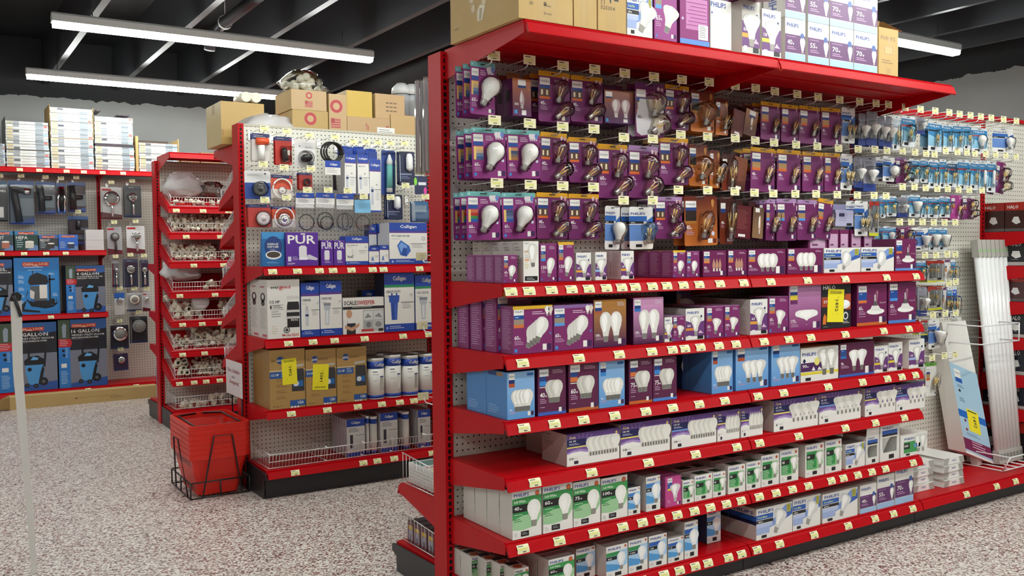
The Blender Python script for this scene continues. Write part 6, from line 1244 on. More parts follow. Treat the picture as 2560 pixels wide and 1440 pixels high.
# bags on top
def lumpy(name, cx, cy, cz, rx, ry, rz_, k, seed, desc, where, cat, n=16, m=9, amp=.18):
    r_ = random.Random(seed); vs=[]; fs=[]
    for j in range(m+1):
        ph = math.pi*j/m
        for i in range(n):
            th = 2*math.pi*i/n; q = 1+amp*(r_.random()-.5)*math.sin(ph)*2; zz = -math.cos(ph)
            vs.append((rx*math.sin(ph)*math.cos(th)*q, ry*math.sin(ph)*math.sin(th)*q, rz_*(zz if zz > 0 else zz*.55)*q))
    for j in range(m):
        for i in range(n): fs.append((j*n+i,j*n+(i+1)%n,(j+1)*n+(i+1)%n,(j+1)*n+i))
    b = MB(); b.add(vs,fs,k,None,True); t = empty(name,(cx,cy,cz)); bo = b.build('bag_film',t); tag(t,desc,where,cat,None,cx); return t
p = UN(757,218,1,YT+.12); hb = UN(728,222,1,YT).z
t = lumpy('bag_of_fittings',p.x+.01,YT+.15,hb+.045,.155,.11,.105,'bag',4,'clear bag stuffed with white elbow fittings','on the topmost ringed carton','bag')
def elbow(b, M, s=1.0, k='pvc'):
    R = .022*s; pts = [(0,0,-.03*s),(0,0,0),(.008*s,0,.02*s),(.028*s,0,.028*s),(.055*s,0,.028*s)]
    b.tube(pts,R*.85,k,M,n=8); b.tube([(0,0,-.034*s),(0,0,-.012*s)],R,k,M,n=10); b.tube([(.038*s,0,.028*s),(.060*s,0,.028*s)],R,k,M,n=10)
r_ = random.Random(11)
for i in range(14):
    b = MB(); a = r_.random()*6.28; q = r_.random(); x, y, z = .10*q*math.cos(a), .07*q*math.sin(a), -.03+.085*(1-q*.8)*r_.random()
    elbow(b, Matrix.Translation((x,y,z)) @ Matrix.Rotation(r_.random()*6,4,'Z') @ Matrix.Rotation(r_.random()*3,4,'X'),1.1); b.build('pipe_elbow',t)
p = UN(672,292,1,YT+.02); lumpy('plastic_bag',p.x+.02,YT+.16 if 0 else 5.56,2.033+.06,.19,.10,.135,'whitebag',9,'crumpled white shopping bag of white fittings','on the left end of the filter rack','bag',n=22,m=12,amp=.26)
for i,(u,v) in enumerate(((611,243),(636,244))):
    p = UN(u,v,1,5.60); b = MB(); b.lathe([(.034,0),(.034,.09),(.030,.10),(.030,.16)],'pvc',Matrix.Rotation(math.pi/2,4,'X'),n=20); b.lathe([(.026,.001),(.026,.09)],'#b9b39c',Matrix.Rotation(math.pi/2,4,'X') ,n=20)
    o = b.build('pipe_coupling',None,(p.x,5.72,UN(552,252,1,YT+.06).z+.034+.003)); tag(o,'white round pipe coupling','on the large plain carton','pipe fitting','couplings on the large carton',p.x)
# ---------------------------------------------------------------- basket stack
def basket_stack():
    c0 = UN(432,1210,2,.03); X0, X1, Y0, Y1 = 1.135, 1.475, 5.12, 5.46
    X0 = UN(440,1225,2,.02).x
    cx, cy = 1.392, 5.44; t = empty('basket_rack',(cx,cy,0),(0,0,math.pi/2)); 
    b = MB(); r = .0045; W, D = .225, .165
    def Q(pts, rr=r, cl=False): b.tube(pts,rr,'darkwire',n=6,closed=cl)
    Q([(-W,-D,.012),(W,-D,.012),(W,D,.012),(-W,D,.012)],cl=True); Q([(-W,-D,.10),(W,-D,.10),(W,D,.10),(-W,D,.10)],cl=True)
    for x, y in ((-W,-D),(W,-D),(W,D),(-W,D),(0,-D),(0,D),(-W,0),(W,0)): Q([(x,y,.012),(x,y,.10)])
    for s in (-1,1):
        Q([(-.16,s*D*1.0,.012),(-.08,s*(D+.03),.33),(.02,s*(D+.03),.33),(.12,s*D,.012)])
        Q([(s*W,-.12,.012),(s*(W+.035),-.06,.36),(s*(W+.035),.04,.36),(s*W,.10,.012)])
    b.build('wire_frame',t)
    b = MB(); Q([(-.07,-.176,.10),(-.07,-.176,.585),(-.06,-.176,.60),(.12,-.176,.60),(.13,-.176,.585),(.13,-.176,.10)]); Q([(-.07,-.165,.10),(-.07,-.178,.10)]); Q([(.13,-.165,.10),(.13,-.178,.10)]); b.build('sign_holder',t)
    tag(t,'black wire basket rack','around the stacked red baskets','rack')
    def one(z, idx, n):
        t = empty('shopping_basket',(cx,cy,z),(0,0,math.pi/2)); b = MB()
        tw, td, bw, bd, h, th = .232, .158, .180, .115, .228, .004
        if idx < n-1: h0 = h-.035
        def ring(w_, d_, z_, rr=.03, m=4):
            pts=[]
            for sx, sy, a0 in ((1,-1,-math.pi/2),(1,1,0),(-1,1,math.pi/2),(-1,-1,math.pi)):
                for i in range(m+1):
                    a = a0+math.pi/2*i/m; pts.append((sx*(w_-rr)+rr*math.cos(a), sy*(d_-rr)+rr*math.sin(a), z_))
            return pts
        levels = [(bw,bd,0),(bw,bd,.001)] ; R = [ring(bw,bd,0)]+[ring(bw+(tw-bw)*k/6,bd+(td-bd)*k/6,h*k/6) for k in range(1,7)]
        R[-1] = ring(tw-.004,td-.004,h-.022); R += [ring(tw+.010,td+.010,h-.018),ring(tw+.013,td+.013,h+.008),ring(tw+.013,td+.013,h+.012),ring(tw-.002,td-.002,h+.012),ring(tw-th,td-th,h*.9),ring(bw-th+.004,bd-th+.004,.006)]
        n_ = len(R[0]); vs = sum(R,[]); fs=[]
        for j in range(len(R)-1):
            for i in range(n_): fs.append((j*n_+i,j*n_+(i+1)%n_,(j+1)*n_+(i+1)%n_,(j+1)*n_+i))
        fs.append(tuple(range(n_))[::-1]); fs.append(tuple(range((len(R)-1)*n_,len(R)*n_)))
        b.add(vs,fs,'basket'); 
        # vertical slots and horizontal ribs moulded in the wall
        for k in range(14):
            f = -1+2*(k+.5)/14
            for s in (-1,1):
                w0, w1 = bw+(tw-bw)*.16, bw+(tw-bw)*.02; d0, d1 = bd+(td-bd)*.30, bd+(td-bd)*.10
                b.flat([(f*bw*.85-.004,s*(bd+(td-bd)*.08+.0012),h*.08),(f*bw*.85+.004,s*(bd+(td-bd)*.08+.0012),h*.08),(f*bw*.87+.004,s*(bd+(td-bd)*.22+.0012),h*.22),(f*bw*.87-.004,s*(bd+(td-bd)*.22+.0012),h*.22)][::1 if s < 0 else -1],'#5a0a06')
        for k in range(16):
            f = -1+2*(k+.5)/16
            b.flat([(f*tw*.8-.005,(td-.006),h*.72),(f*tw*.8+.005,(td-.006),h*.72),(f*tw*.8+.005,(td-.0045),h*.94),(f*tw*.8-.005,(td-.0045),h*.94)],'#5a0a06')
        b.build('basket_body',t)
        if idx == n-1:
            for s in (-1,1):
                m = MB(); m.tube([(-tw+.01,s*.02,h+.008),(-tw+.03,s*(td-.03),h+.004),(tw-.03,s*(td-.03),h+.004),(tw-.01,s*.02,h+.008)],.006,'#2a0c0a',n=7); m.build('handle',t)
        tag(t,'red plastic shopping basket, '+('topmost' if idx == n-1 else ORD[idx]+' from the bottom'),'of the nested stack','basket','nested red shopping baskets',idx,0)
    n = 7
    for i in range(n): one(.016+i*.0275, i, n)
    # sign
    b = MB(); W, H = .325, .205; b.box(0,0,0,.003,W,H,'#e2dcdc'); A = Art(b,W,H,o=(-.0002,W,0),u=(0,-1,0),n=(-1,0,0))
    A.text('Use a basket',.10,.66,.78,.12,'#a04a52',2); A.text('while',.36,.50,.22,.07,'#a98a8e',2); A.text('shopping!',.22,.30,.58,.15,'#a04a52',2)
    o = b.build('sign_board',None,(1.545,5.285,.535)); tag(o,'white sign asking shoppers to take a basket','behind the red basket stack','sign')
basket_stack()
# ---------------------------------------------------------------- white pole at the far left
b = MB(); t = empty('sign_pole',(0,0,0)); pb = UN(86,1432,2,.004); Z = [.004,.25,.5,.75,.97]; 
U_ = [(86,1432),(76,1290),(60,1110),(45,930),(40,752)]
vs=[]; fs=[]
for i,(u,v) in enumerate(U_):
    p = UN(u,v,1,pb.y); w_ = .010+.011*i/4; vs += [(p.x-w_,p.y-w_*.6,p.z),(p.x+w_,p.y-w_*.6,p.z),(p.x+w_,p.y+w_*.6,p.z),(p.x-w_,p.y+w_*.6,p.z)]
for i in range(4):
    for k in range(4): fs.append((i*4+k,i*4+(k+1)%4,(i+1)*4+(k+1)%4,(i+1)*4+k))
fs += [(3,2,1,0),(16,17,18,19)]
b.add(vs,fs,'#d9d6d0'); b.build('pole',t); top = UN(40,750,1,pb.y)
b = MB(); b.prism([(-.035,-.005),(.02,-.005),(.03,.025),(.01,.045),(-.02,.04)],'y',-.02,.02,'#16140f',Matrix.Translation(top) @ Matrix.Scale(.75,4)); b.tube([(top.x-.03,top.y,top.z+.02),(top.x-.30,top.y-.03,top.z+.03)],.008,'darkwire'); b.tube([(top.x-.01,top.y-.02,top.z+.02),(top.x+.015,top.y-.022,top.z-.07)],.008,'darkwire'); b.build('clamp',t)
b = MB(); b.box(pb.x-.09,pb.y-.09,.0005,pb.x+.09,pb.y+.09,.004,'#bdb9b2')
tag(t,'thin bowed white pole with black clamp on top','standing in the left aisle','pole')
# ---------------------------------------------------------------- tubes and panels leaning in the bulb rack's third section
ZB = AZ[7]+.002
def lean(name, w_, d_, L, foot, yaw, tiltx, tiltz, desc, where, cat, art=None, fc=WB, sc=WS, group=None, sides=None):
    b = MB(); b.box(0,0,0,w_,d_,L,fc,ks=[fc,sc,sc,sc,fc,fc]); A = Art(b,w_,L)
    if art: art(A)
    if sides: sides(Art(b,d_,L,o=(0,d_,0),u=(0,-1,0),n=(-1,0,0)))
    o = b.build(name,None,foot,(tiltx,tiltz,yaw)); tag(o,desc,where,cat,group,foot[0]); return o
def f_panel(A):
    A.rect(0,.0,1,.70,'#a9cbe0',1); A.rect(0,.0,1,.02,WH,1.5); A.rect(0,.035,1,.125,'#7a2050',1.4); A.lines(.3,.11,.5,3,.02,'#e0b8cc',2); A.rect(.12,.60,.34,.665,WH,1.5); A.text('PHILIPS',.14,.63,.18,.012,'#5a6a86',2); A.rect(.12,.565,.36,.60,'#1f5ab0',1.5); A.circ(.2,.50,.04*A.w,'#1c1c22',2)
    A.lines(.14,.54,.26,2,.012,'#4a6a8a'); A.lines(.14,.44,.2,3,.012,'#4a6a8a'); A.rect(0,.29,1,.345,'#1f6ac0',1.3); A.circ(.2,.27,.04*A.w,'#5a2a3a',2); A.circ(.2,.20,.04*A.w,'#8a2a3a',2); A.lines(.16,.12+.05,.5,2,.012,'#5a7a9a')
    A.poly([(.30*A.w,.20*A.h),(.72*A.w,.195*A.h),(.74*A.w,.37*A.h),(.32*A.w,.375*A.h)],'#f3e52e',3); vs, fs, tw, th = text_mesh('1492'); A.mb.add([A.P((.50+.12*(b_/th))*A.w*1.0,(.24+.085*(1-a/tw))*A.h,4) for a,b_ in vs],[f[::-1] for f in fs],'#4a4a20'); A.rect(.36,.355,.68,.365,'#5c5a1c',4)
def s_panel(A):
    for t_, z, hh in (('48',.60,.035),('1800',.46,.075),('6500K',.24,.10)):
        vs, fs, tw, th = text_mesh(t_); A.mb.add([A.P((.35+.35*(b_/th))*A.w,(z+hh*(1-a/tw))*A.h,2) for a,b_ in vs],[f[::-1] for f in fs],'#5a5a5c')
def quadbox(name, F, K, desc, where, art, sart, grp=None):
    """leaning carton from its real front corners F (bl, br, tr, tl) and rear-left edge K (bottom, top)"""
    bl, br, tr, tl = F; kb, kt = K; d = kb-bl; d2 = kt-tl; b = MB(); V = [bl,br,br+d,kb,tl,tr,tr+d2,kt]; b.add(V,[(0,1,5,4),(1,2,6,5),(2,3,7,6),(3,0,4,7),(4,5,6,7),(3,2,1,0)],WB)
    def face(o, uu, vv, fn):
        w_, h_ = uu.length, vv.length; n_ = uu.cross(vv).normalized(); m = MB(); fn(Art(m,w_,h_,o=o,u=uu.normalized(),n=n_,v=vv.normalized())); n0 = len(b.v); b.v += m.v
        for f, mi_, sm_ in zip(m.f,m.m,m.sm): b.f.append([n0+q for q in f]); b.m.append(b.mi(m.keys[mi_])); b.sm.append(sm_)
    face(bl, br-bl, tl-bl, art); face(kb, bl-kb, kt-kb, sart)
    o = b.build(name); tag(o,desc,where,'fixture box',grp); return o
y0, y1 = 2.90, 2.86
bl = UN(2416,1132,1,2.93); br = UN(2484,1160,1,2.88); tl = UN(2354,806,1,3.00); tr = UN(2414,801,1,2.99); kb = UN(2371,1122,1,3.03); kt = UN(2320,812,1,3.085)
quadbox('panel_light_carton',(bl,br,tr,tl),(kb,kt),'wide light blue and white fixture carton with yellow sticker','leaning at the rack foot',f_panel,s_panel)
def f_tubebox(A): A.rect(0,.86,1,.97,'#6a3a78',1); A.rect(.15,.70,.85,.86,WH,1.2); vs,fs,tw,th=text_mesh('PHILIPS'); A.mb.add([A.P((.3+.4*(b_/th))*A.w,(.72+.12*(1-a/tw))*A.h,2) for a,b_ in vs],[f[::-1] for f in fs],'#25479a'); A.rect(0,.58,1,.70,'#2a62a0',1); A.rect(0,.46,1,.58,'#6a2a58',1); A.rect(0,.12,1,.25,'#5a3080',1); A.rect(.35,.25,.65,.46,'#b9a0c0',1); A.rect(0,.40,1,.46,'#4a90d0',1.3)
for i,(ut,vt,ub,vb,kk,ds) in enumerate(((2386,618,2462,1150,0,'grey slim tube carton, leftmost of three'),(2402,622,2484,1162,1,'white slim tube carton with maker name'),(2425,800,2504,1172,2,'short slim purple and white tube carton'))):
    fo = UN(ub,vb,2,ZB); y_ = fo.y; tp = UN(ut,vt,1,y_+.20); L = (Vector((tp.x,y_+.20,tp.z))-Vector((fo.x,y_,ZB))).length
    lean('tube_carton',.042,.042,L,(fo.x-.045,y_+.02*i+.07,ZB+.004),0,-math.atan2(.20 if i < 2 else .14,tp.z-ZB),math.atan2(tp.x-fo.x,tp.z-ZB),ds,'leaning beside the tubes','fixture box',f_tubebox if kk else None,WB if kk else '#8f8c8a',WS if kk else '#7a7876',group='slim cartons leaning beside the tubes')
for j in range(2):
    for i in range(7):
        ut = 2440+11*i; fo = UN(2497+8*i,1148,1,2.86+.045*j); x0 = fo.x; z0 = ZB+.012; tp = UN(ut,600,1,2.98+.04*j); b = MB(); d_ = Vector((tp.x-x0,.12,tp.z-z0)); L = d_.length
        b.lathe([(.019,.07),(.019,L-.09)],'tube',None,n=12); b.box(-.019,-.019,0,.019,.019,.075,'#b9b8b0'); b.box(-.0192,-.0192,L-.10,.0192,.0192,L,'#b4b3ab'); b.box(-.015,-.0196,L-.07,.015,-.0192,L-.055,'#9ac08a'); b.box(-.012,-.0196,.02,.012,-.0192,.055,'#8a8a84')
        q = d_.to_track_quat('Z','Y'); o = b.build('fluorescent_tube',None,(x0,2.86+.045*j,z0)); o.rotation_mode = 'XYZ'; e = Vector((0,0,1)).rotation_difference(d_.normalized()).to_euler(); o.rotation_euler = e
        tag(o,'long white fluorescent tube in sleeve' if j == 0 else 'long white tube, rear layer,','in the white wire holder','light bulb','fluorescent tubes in the wire holder',x0)
b = MB(); t = empty('tube_rack',(0,0,0)); xa = UN(2497,1148,1,2.80).x-.03; xb = xa+.42; r = .004
def W_(pts, cl=False): b.tube(pts,r,'whitewire',n=6,closed=cl)
W_([(xa,2.76,ZB+.008),(xb,2.76,ZB+.008),(xb,3.02,ZB+.008),(xa,3.02,ZB+.008)],True); W_([(xa,2.72,ZB+.09),(xb,2.72,ZB+.09),(xb,3.02,ZB+.09),(xa,3.02,ZB+.09)],True)
for k in range(2): W_([(xa+.42*k,2.76,ZB+.008),(xa+.42*k,2.72,ZB+.09)])
for k in range(6): W_([(xa+.08*k,2.76,ZB+.008),(xa+.08*k,3.02,ZB+.008)])
b.build('foot_tray',t); b = MB(); p = UN(2450,815,1,2.82); zr = p.z
for dz in (0,-.10): W_([(p.x-.02,3.09,zr+dz),(p.x-.02,2.80,zr+dz),(p.x+.36,2.80,zr+dz),(p.x+.36,3.09,zr+dz)])
W_([(p.x+.36,2.80,zr),(p.x+.36,2.80,zr-.10)]); b.build('hoop',t)
tag(t,'white wire tube holder with tray and hoops','at the right of the bulb rack','rack')
# black and red fixture cartons on the far section
def f_hl(A): A.text('HALO',.25,.66,.5,.18,WH,2); A.rect(0,.0,1,.12,'#b8b8b4',1); A.fpoly([(.3,.34),(.36,.5),(.66,.5),(.74,.3),(.5,.24)],'#e6e6e2',2); A.lines(.3,.2,.4,1,.04,'#a8a8a6',2)
def f_hr(A): A.rect(0,.72,1,1,'#a8281e',1); A.text('HALO',.1,.78,.5,.12,WH,2); A.fpoly([(.3,.34),(.40,.5),(.6,.5),(.7,.3),(.5,.24)],'#d8d8d4',2); A.rect(0,0,1,.1,'#5a5a58',1)
x4 = AX+3*S
for zi,(z,h,fn,cc,desc) in enumerate(((1.46,.17,f_hr,'#3a1a16','orange-topped black fixture carton'),(1.26,.17,f_hl,'#242428','black fixture carton with white base stripe'),(1.05,.16,f_hr,'#4a2a28','red-topped dark fixture carton'),(.84,.15,f_hl,'#1e1e24','dark fixture carton'),(.62,.17,f_hl,'#1c2430','black and white fixture carton'),(.42,.15,f_hl,'#1c2430','dark blue fixture carton'),(.1206,.22,f_hr,'#241c20','dark carton on the base'))):
    for k in range(3):
        W = .14; b = MB(); b.box(0,0,0,.16,.13,h,cc); fn(Art(b,.13,h,o=(0,.13,0),u=(0,-1,0),n=(-1,0,0))); fn(Art(b,.16,h))
        o = b.build('fixture_carton',None,(x4+.03+.165*(0),2.71+.135*k,z+.002)); tag(o,desc,'on the far section','fixture box','boxed fixtures on the far section',2.71+.135*k,k if k else 0)
# ---------------------------------------------------------------- back of the bulb rack
fence(AX+.01,AX+.55,3.235,3.53,.388,.11,'behind the bulb rack post','chrome wire bin of magazines',group='wire bins behind the bulb rack',sp=.024)
for i in range(6):
    b = MB(); b.box(0,0,0,.21,.014,.155 if 0 else .10,'#cfcdc8'); b.box(.0,.0,.1001,.21,.014,.101,['#5a7a7a','#d8cf5a','#b8403a','#5a6a7a','#d8d6d0','#3a3a40'][i])
    # booklets lying stacked
    b = MB(); b.box(0,0,0,.21,.26,.013,'#d6d4cf'); A = Art(b,.21,.26,o=(0,0,.013),n=(0,0,1),v=(0,1,0)); A.rect(.05,.6,.95,.95,['#5a7a7a','#4a6a6a','#b8403a','#5a6a7a','#6a8a8a','#4f7672'][i],1); A.rect(.05,.1,.6,.3,'#e3dc6a',1); A.rect(.05,.45,.95,.5,'#b83a3a',1)
    o = b.build('booklet',None,(AX+.03,3.25,.392+.0145*i),(0,0,.0)); tag(o,'glossy booklet, '+('topmost' if i == 5 else ORD[i]+' from the bottom')+',','in the wire bin low behind the rack','booklet','booklets in the low wire bin',i)
for k in range(5):
    b = MB(); b.box(0,0,0,.09,.052,.095,'#3a2a30',ks=['#6a3a40','#8a7a86','#3a2a30','#6a3a40','#2c2a2c','#3a2a30']); A = Art(b,.052,.095,o=(0,.052,0),u=(0,-1,0),n=(-1,0,0)); A.rect(.15,.62,.85,.80,'#d8b03a',1); A.rect(.15,.15,.85,.6,'#9a9aae',1); A.rect(.4,.15,.6,.4,'#2a2430',2)
    o = b.build('small_carton',None,(AX+.03,3.225+.062*k,.1295)); tag(o,'small dark carton with yellow picture','on the rear base shelf','carton','small cartons on the rear base shelf',-k)
fence(AX+.02,AX+.5,3.22,3.56,.130,.10,'on the rear base shelf','thin chrome wire bin',group='wire bins behind the bulb rack',sp=.024)
for (z,hx) in ((1.70,0),(1.33,0),(1.03,0),(.72,0)):
    o = link('peg_hook',HK,None,(AX+.13,3.55,z),(0,0,math.pi)); t_ = link('price_tag',HT,o,(0,0,.012)); tag(o,'steel peg hook with cream tag, %s of the four' % ['topmost','second','third','lowest'][[1.70,1.33,1.03,.72].index(z)],'behind the bulb rack post','hook','rear peg hooks')
for k in range(4):
    b = MB(); b.box(-.045,0,-.40,.045,.012,0,'acrylic'); 
    for i in range(4): b.lathe([(.009,-.39),(.009,-.005)],'#c9c0c4',Matrix.Translation((-.034+.0225*i,.006,0)),n=8)
    o = b.build('plastic_sleeve',None,(AX+.13,3.28+.075*k,2.105)); tag(o,'long clear plastic sleeve pack hanging','behind the bulb rack post','sleeve','clear sleeves behind the post',-k)
for i,(u,v) in enumerate(((1010,235),(1036,220))):
    p = UN(u,v,1,5.62); b = MB(); b.lathe([(.055,0),(.055,.10),(.062,.105),(.062,.15),(.001,.20)],'#a9acb0',None,n=18); b.lathe([(.070,.16),(.064,.20),(.03,.235)],'#dcdcdc',None,n=18); o = b.build('vent_cap',None,(p.x,5.66,UN(1000,286,1,5.5).z)); tag(o,'grey metal vent cap with white hood','on top of the filter rack','vent cap','vent caps on the filter rack',i)
# ---------------------------------------------------------------- pipe fitting bins
def coup_mesh(L=.046, R=.017):
    b = MB(); b.lathe([(R*.78,0),(R,0),(R,L),(R*.78,L),(R*.78,L*.1)],'pvc',Matrix.Rotation(math.pi/2,4,'X'),n=12,smooth=False); b.flat([(R*.78*math.cos(2*math.pi*i/12),-L*.12,R*.78*math.sin(2*math.pi*i/12)) for i in range(12)],'#3a3428'); return b.mesh('pipe_coupling')
def elbow_mesh(s): b = MB(); elbow(b,Matrix.Identity(4),s); return b.mesh('pipe_elbow')
def tee_mesh(s):
    b = MB(); R = .018*s; b.tube([(-.032*s,0,0),(.032*s,0,0)],R,'pvc',n=10); b.tube([(0,0,0),(0,0,.036*s)],R,'pvc',n=10); return b.mesh('pipe_tee')
FM = {'s':[('pipe_elbow',elbow_mesh(.62),'small white pipe elbow'),('pipe_coupling',coup_mesh(.034,.0125),'small white pipe coupling'),('pipe_tee',tee_mesh(.62),'small white pipe tee')],
      'l':[('pipe_elbow',elbow_mesh(.95),'white pipe elbow'),('pipe_coupling',coup_mesh(.055,.021),'white pipe coupling'),('pipe_tee',tee_mesh(.95),'white pipe tee')]}
RB = random.Random(21); SL = .14/.344
BW = ['in the topmost slanted wire bin','in the second slanted wire bin','in the third slanted wire bin','in the fourth slanted wire bin','in the fifth slanted wire bin','in the sixth slanted wire bin','in the seventh slanted wire bin','in the lowest wire bin of fittings']
def heap(bi, x0, x1, size, rows, layers, y0=CY+.03, z=None, sl=SL, kinds=(0,1,2), upr=False):
    st = .036 if size == 's' else .056; z = CZ[bi] if z is None else z; lay = st*.62
    for l in range(layers):
        for r in range(rows):
            x = x0+st*.5+(st*.5 if (l+r)%2 else 0)
            while x < x1-st*.4:
                nm, me, ds = FM[size][RB.choice(kinds)]; yy = y0+st*(r+.45)+.35*st*l
                if l == layers-1 and RB.random() < .25: x += st; continue
                o = link(nm,me,None,(x+RB.uniform(-.1,.1)*st,yy,z+sl*(yy-CY)+st*.40+lay*l+RB.uniform(0,.1)*st),(RB.uniform(-.5,.5),RB.uniform(-3,3),RB.uniform(-1.5,1.5) if not upr else RB.uniform(-.1,.1)))
                if upr: o.rotation_euler = (RB.uniform(-.25,.1),0,RB.uniform(-.25,.25))
                tag(o,'loose '+ds,BW[bi],'pipe fitting','white pipe fittings '+BW[bi],0,-1); x += st
for i, z in enumerate(CZ):
    dv = [(.42,),(.50,),(.40,),(.44,),(.42,),(.16,.40),(.13,.30,.45)][i]
    fence(CX+.03,CX+.62,CY+.022,CF-.03,z+.004,.075,'on the pipe fitting rack','chrome front wire bin, '+ORD[i]+' from the top',div=dv,rise=.125,rake=.012,sp=.021,group='slanted wire bins of the pipe fitting rack')
fence(CX+.03,CX+.62,CY+.022,CF-.03,.154,.10,'on the pipe fitting rack','chrome front wire bin on the base',div=(.4,),rake=.012,sp=.021,group='slanted wire bins of the pipe fitting rack')
heap(0,1.68,2.22,'s',2,1); heap(1,1.67,2.24,'s',4,3); heap(2,1.67,2.02,'s',4,3); heap(2,2.06,2.24,'l',2,2)
heap(3,1.90,2.24,'l',2,1); heap(4,1.67,1.90,'l',4,2); heap(4,2.03,2.20,'l',3,2); heap(5,1.67,1.80,'s',4,2); heap(5,1.82,2.24,'l',4,2)
heap(6,1.67,1.80,'l',3,3,kinds=(1,),upr=True); heap(6,1.83,2.05,'s',4,3); heap(6,2.07,2.24,'l',2,2); heap(7,1.70,2.20,'l',2,1,z=.156,sl=0)
def bagheap(bi,x,w_,h_,k,seed,desc,y=None,dz=0):
    yy = y or CY+.17; t = lumpy('plastic_bag',x,yy,CZ[bi]+SL*(yy-CY)+h_*.45+dz,w_,.10,h_,k,seed,desc,BW[bi],'bag',n=22,m=12,amp=.3); return t
bagheap(0,1.80,.15,.13,'whitebag',31,'crumpled white plastic bag',dz=.03); bagheap(0,2.02,.11,.09,'bag',32,'clear plastic bag of small fittings',dz=.02)
bagheap(3,1.77,.14,.13,'whitebag',33,'rumpled white plastic bag',dz=.03); bagheap(2,2.18,.10,.08,'bag',36,'clear plastic bag of large fittings',dz=.05)
p = UN(499,760,1,CY+.08); b = MB(); b.lathe([(.001,0),(.062,.002),(.066,.02),(.066,.07),(.05,.085),(.001,.09)],'whitebag',Matrix.Rotation(math.pi/2-.35,4,'X'),n=20); b.flat([(.035*math.cos(a)+.0,-.092*0+.0,.0) for a in (0,1,2)],'whitebag')
o = b.build('wrapped_roll',None,(p.x,p.y+.02,p.z)); tag(o,'round white wrapped roll standing on edge',BW[4],'roll')
# rear of the filter rack: wire bins on its slanted rear shelves
for i,(u, v) in enumerate(((552,515),(555,612),(556,712),(562,812),(563,912))):
    z = UN(u,v,0,BX).z+.02; fence(BX+.02,BX+.5,5.60,5.845,z+.06*0+.004,.10,'behind the filter rack post','chrome rear wire bin, '+ORD[i]+' from the top',rake=-.02,group='rear wire bins of the filter rack',sp=.024,rise=-.0) if 0 else None
    t = empty('wire_bin',(BX+.02,5.85,z)); b = MB(); L, D, h, rs = .5, .34, .085, .135
    for zz in (.008,h): b.tube([(0,.0,zz),(0,-D,zz+rs)],.003,'whitewire',n=5); b.tube([(0,.01,zz),(L,.01,zz)],.003,'whitewire',n=5)
    b.tube([(0,.012,0),(0,.012,h)],.003,'whitewire',n=5)
    for q in range(14): b.tube([(0,-D*q/13,.008+rs*q/13),(0,-D*q/13-.0,h+rs*q/13)],.0017,'whitewire',n=4)
    for q in range(20): b.tube([(L*q/19,.01,.006),(L*q/19,.024,h)],.0017,'whitewire',n=4)
    b.build('grid',t); tag(t,'white rear wire bin, '+ORD[i]+' from the top','behind the filter rack post','wire bin','rear wire bins of the filter rack',i)
for i in range(4):
    b = MB(); b.box(0,0,0,.24,.055,.36,'#7aa6cc',ks=['#7aa6cc','#9ab8d0','#7aa6cc','#9ab8d0','#dcdcdc','#7aa6cc']); A = Art(b,.055,.36,o=(0,.055,0),u=(0,-1,0),n=(-1,0,0)); A.rect(0,.75,1,1,'#dcdedc',1); A.rect(0,.3,1,.5,'#3a6aa8',1); o = b.build('filter_carton',None,(CX+.04,7.98+.06*i,.1515)); tag(o,'blue and white carton, rear base shelf','behind the pipe fitting rack post','carton','cartons behind the pipe fitting rack',i)
# ---------------------------------------------------------------- back wall goods
EW = 'on the back wall rack'
def flatc_mesh(W, v):
    b = MB(); h = .0245; b.box(0,0,0,W,.40,h,'#c9cbc8'); A = Art(b,W,h); r = random.Random(v)
    A.rect(.02,.05,.98,.95,'#cfd2cf',1); A.rect(.32,.0,.68,1,'#e9eae4',1.6)
    for x0_, x1_, cs in ((.03,.16,('#c9b98a','#e2dfd2','#a8a48a')),(.17,.31,('#4a4e58','#8a9098','#c9ccc9')),(.69,.88,('#8a98a4','#a9b4b8','#77838c')),(.89,.98,('#8ab4dc','#b8cce0','#6f9cc8') if v%4 else ('#d2a8a0','#c86a60','#dcdcd8'))):
        A.rect(x0_,.15,x1_,.85,r.choice(cs),1.5)
    A.rect(.0,.0,1,.08,'#55565a',2); A.lines(.36,.7,.26,2,.3,'#b4b6ae',2); return b.mesh('flat_carton')
FC = [flatc_mesh(.46,v) for v in range(6)]
YE = 9.50; ZE = 2.1915
STK = [(0,14,409,354,None,'at the frame edge'),(14.5,121,413,375,'#lower','first'),(126,233,417,344,None,'second lower'),(237,336,423,361,None,'third lower'),(345,446,423,356,None,'fourth')]
def stack(u0,u1,vb,vt,z0,where,sc=1.0):
    x0 = UN(u0,(vb+vt)/2,1,YE).x; x1 = UN(u1,(vb+vt)/2,1,YE).x; zt = UN((u0+u1)/2,vt,1,YE).z; n = max(2,int((zt-z0)/.0255)); W = x1-x0
    for i in range(n):
        o = link('flat_carton',FC[(i*5+int(u0))%6],None,(x0+RB.uniform(-.003,.003),YE+RB.uniform(0,.008),z0+.0255*i)); o.scale = (W/.46,1,1)
        tag(o,'flat white-edged carton, %s from bottom' % ORD[i],where,'flat carton','flat cartons stacked on the back wall rack',x0,-1)
    return z0+.0255*n, x0, x1
z, x0, x1 = stack(-30,13,409,354,ZE,'of the stack at the left frame edge')
z, x0, x1 = stack(16,124,413,375,ZE,'of the first stack, lower half'); b = MB(); b.box(x0,YE,z+.001,x1,YE+.4,z+.006,'#3a2f2c'); b.box(x0-.004,YE,z,x0-.001,YE+.4,z+.30,'#2c2a2c'); o = b.build('carton_tray'); tag(o,'dark flattened tray between flat cartons','in the first stack','tray')
stack(14.5,121,372,303,z+.008,'of the first stack, upper half')
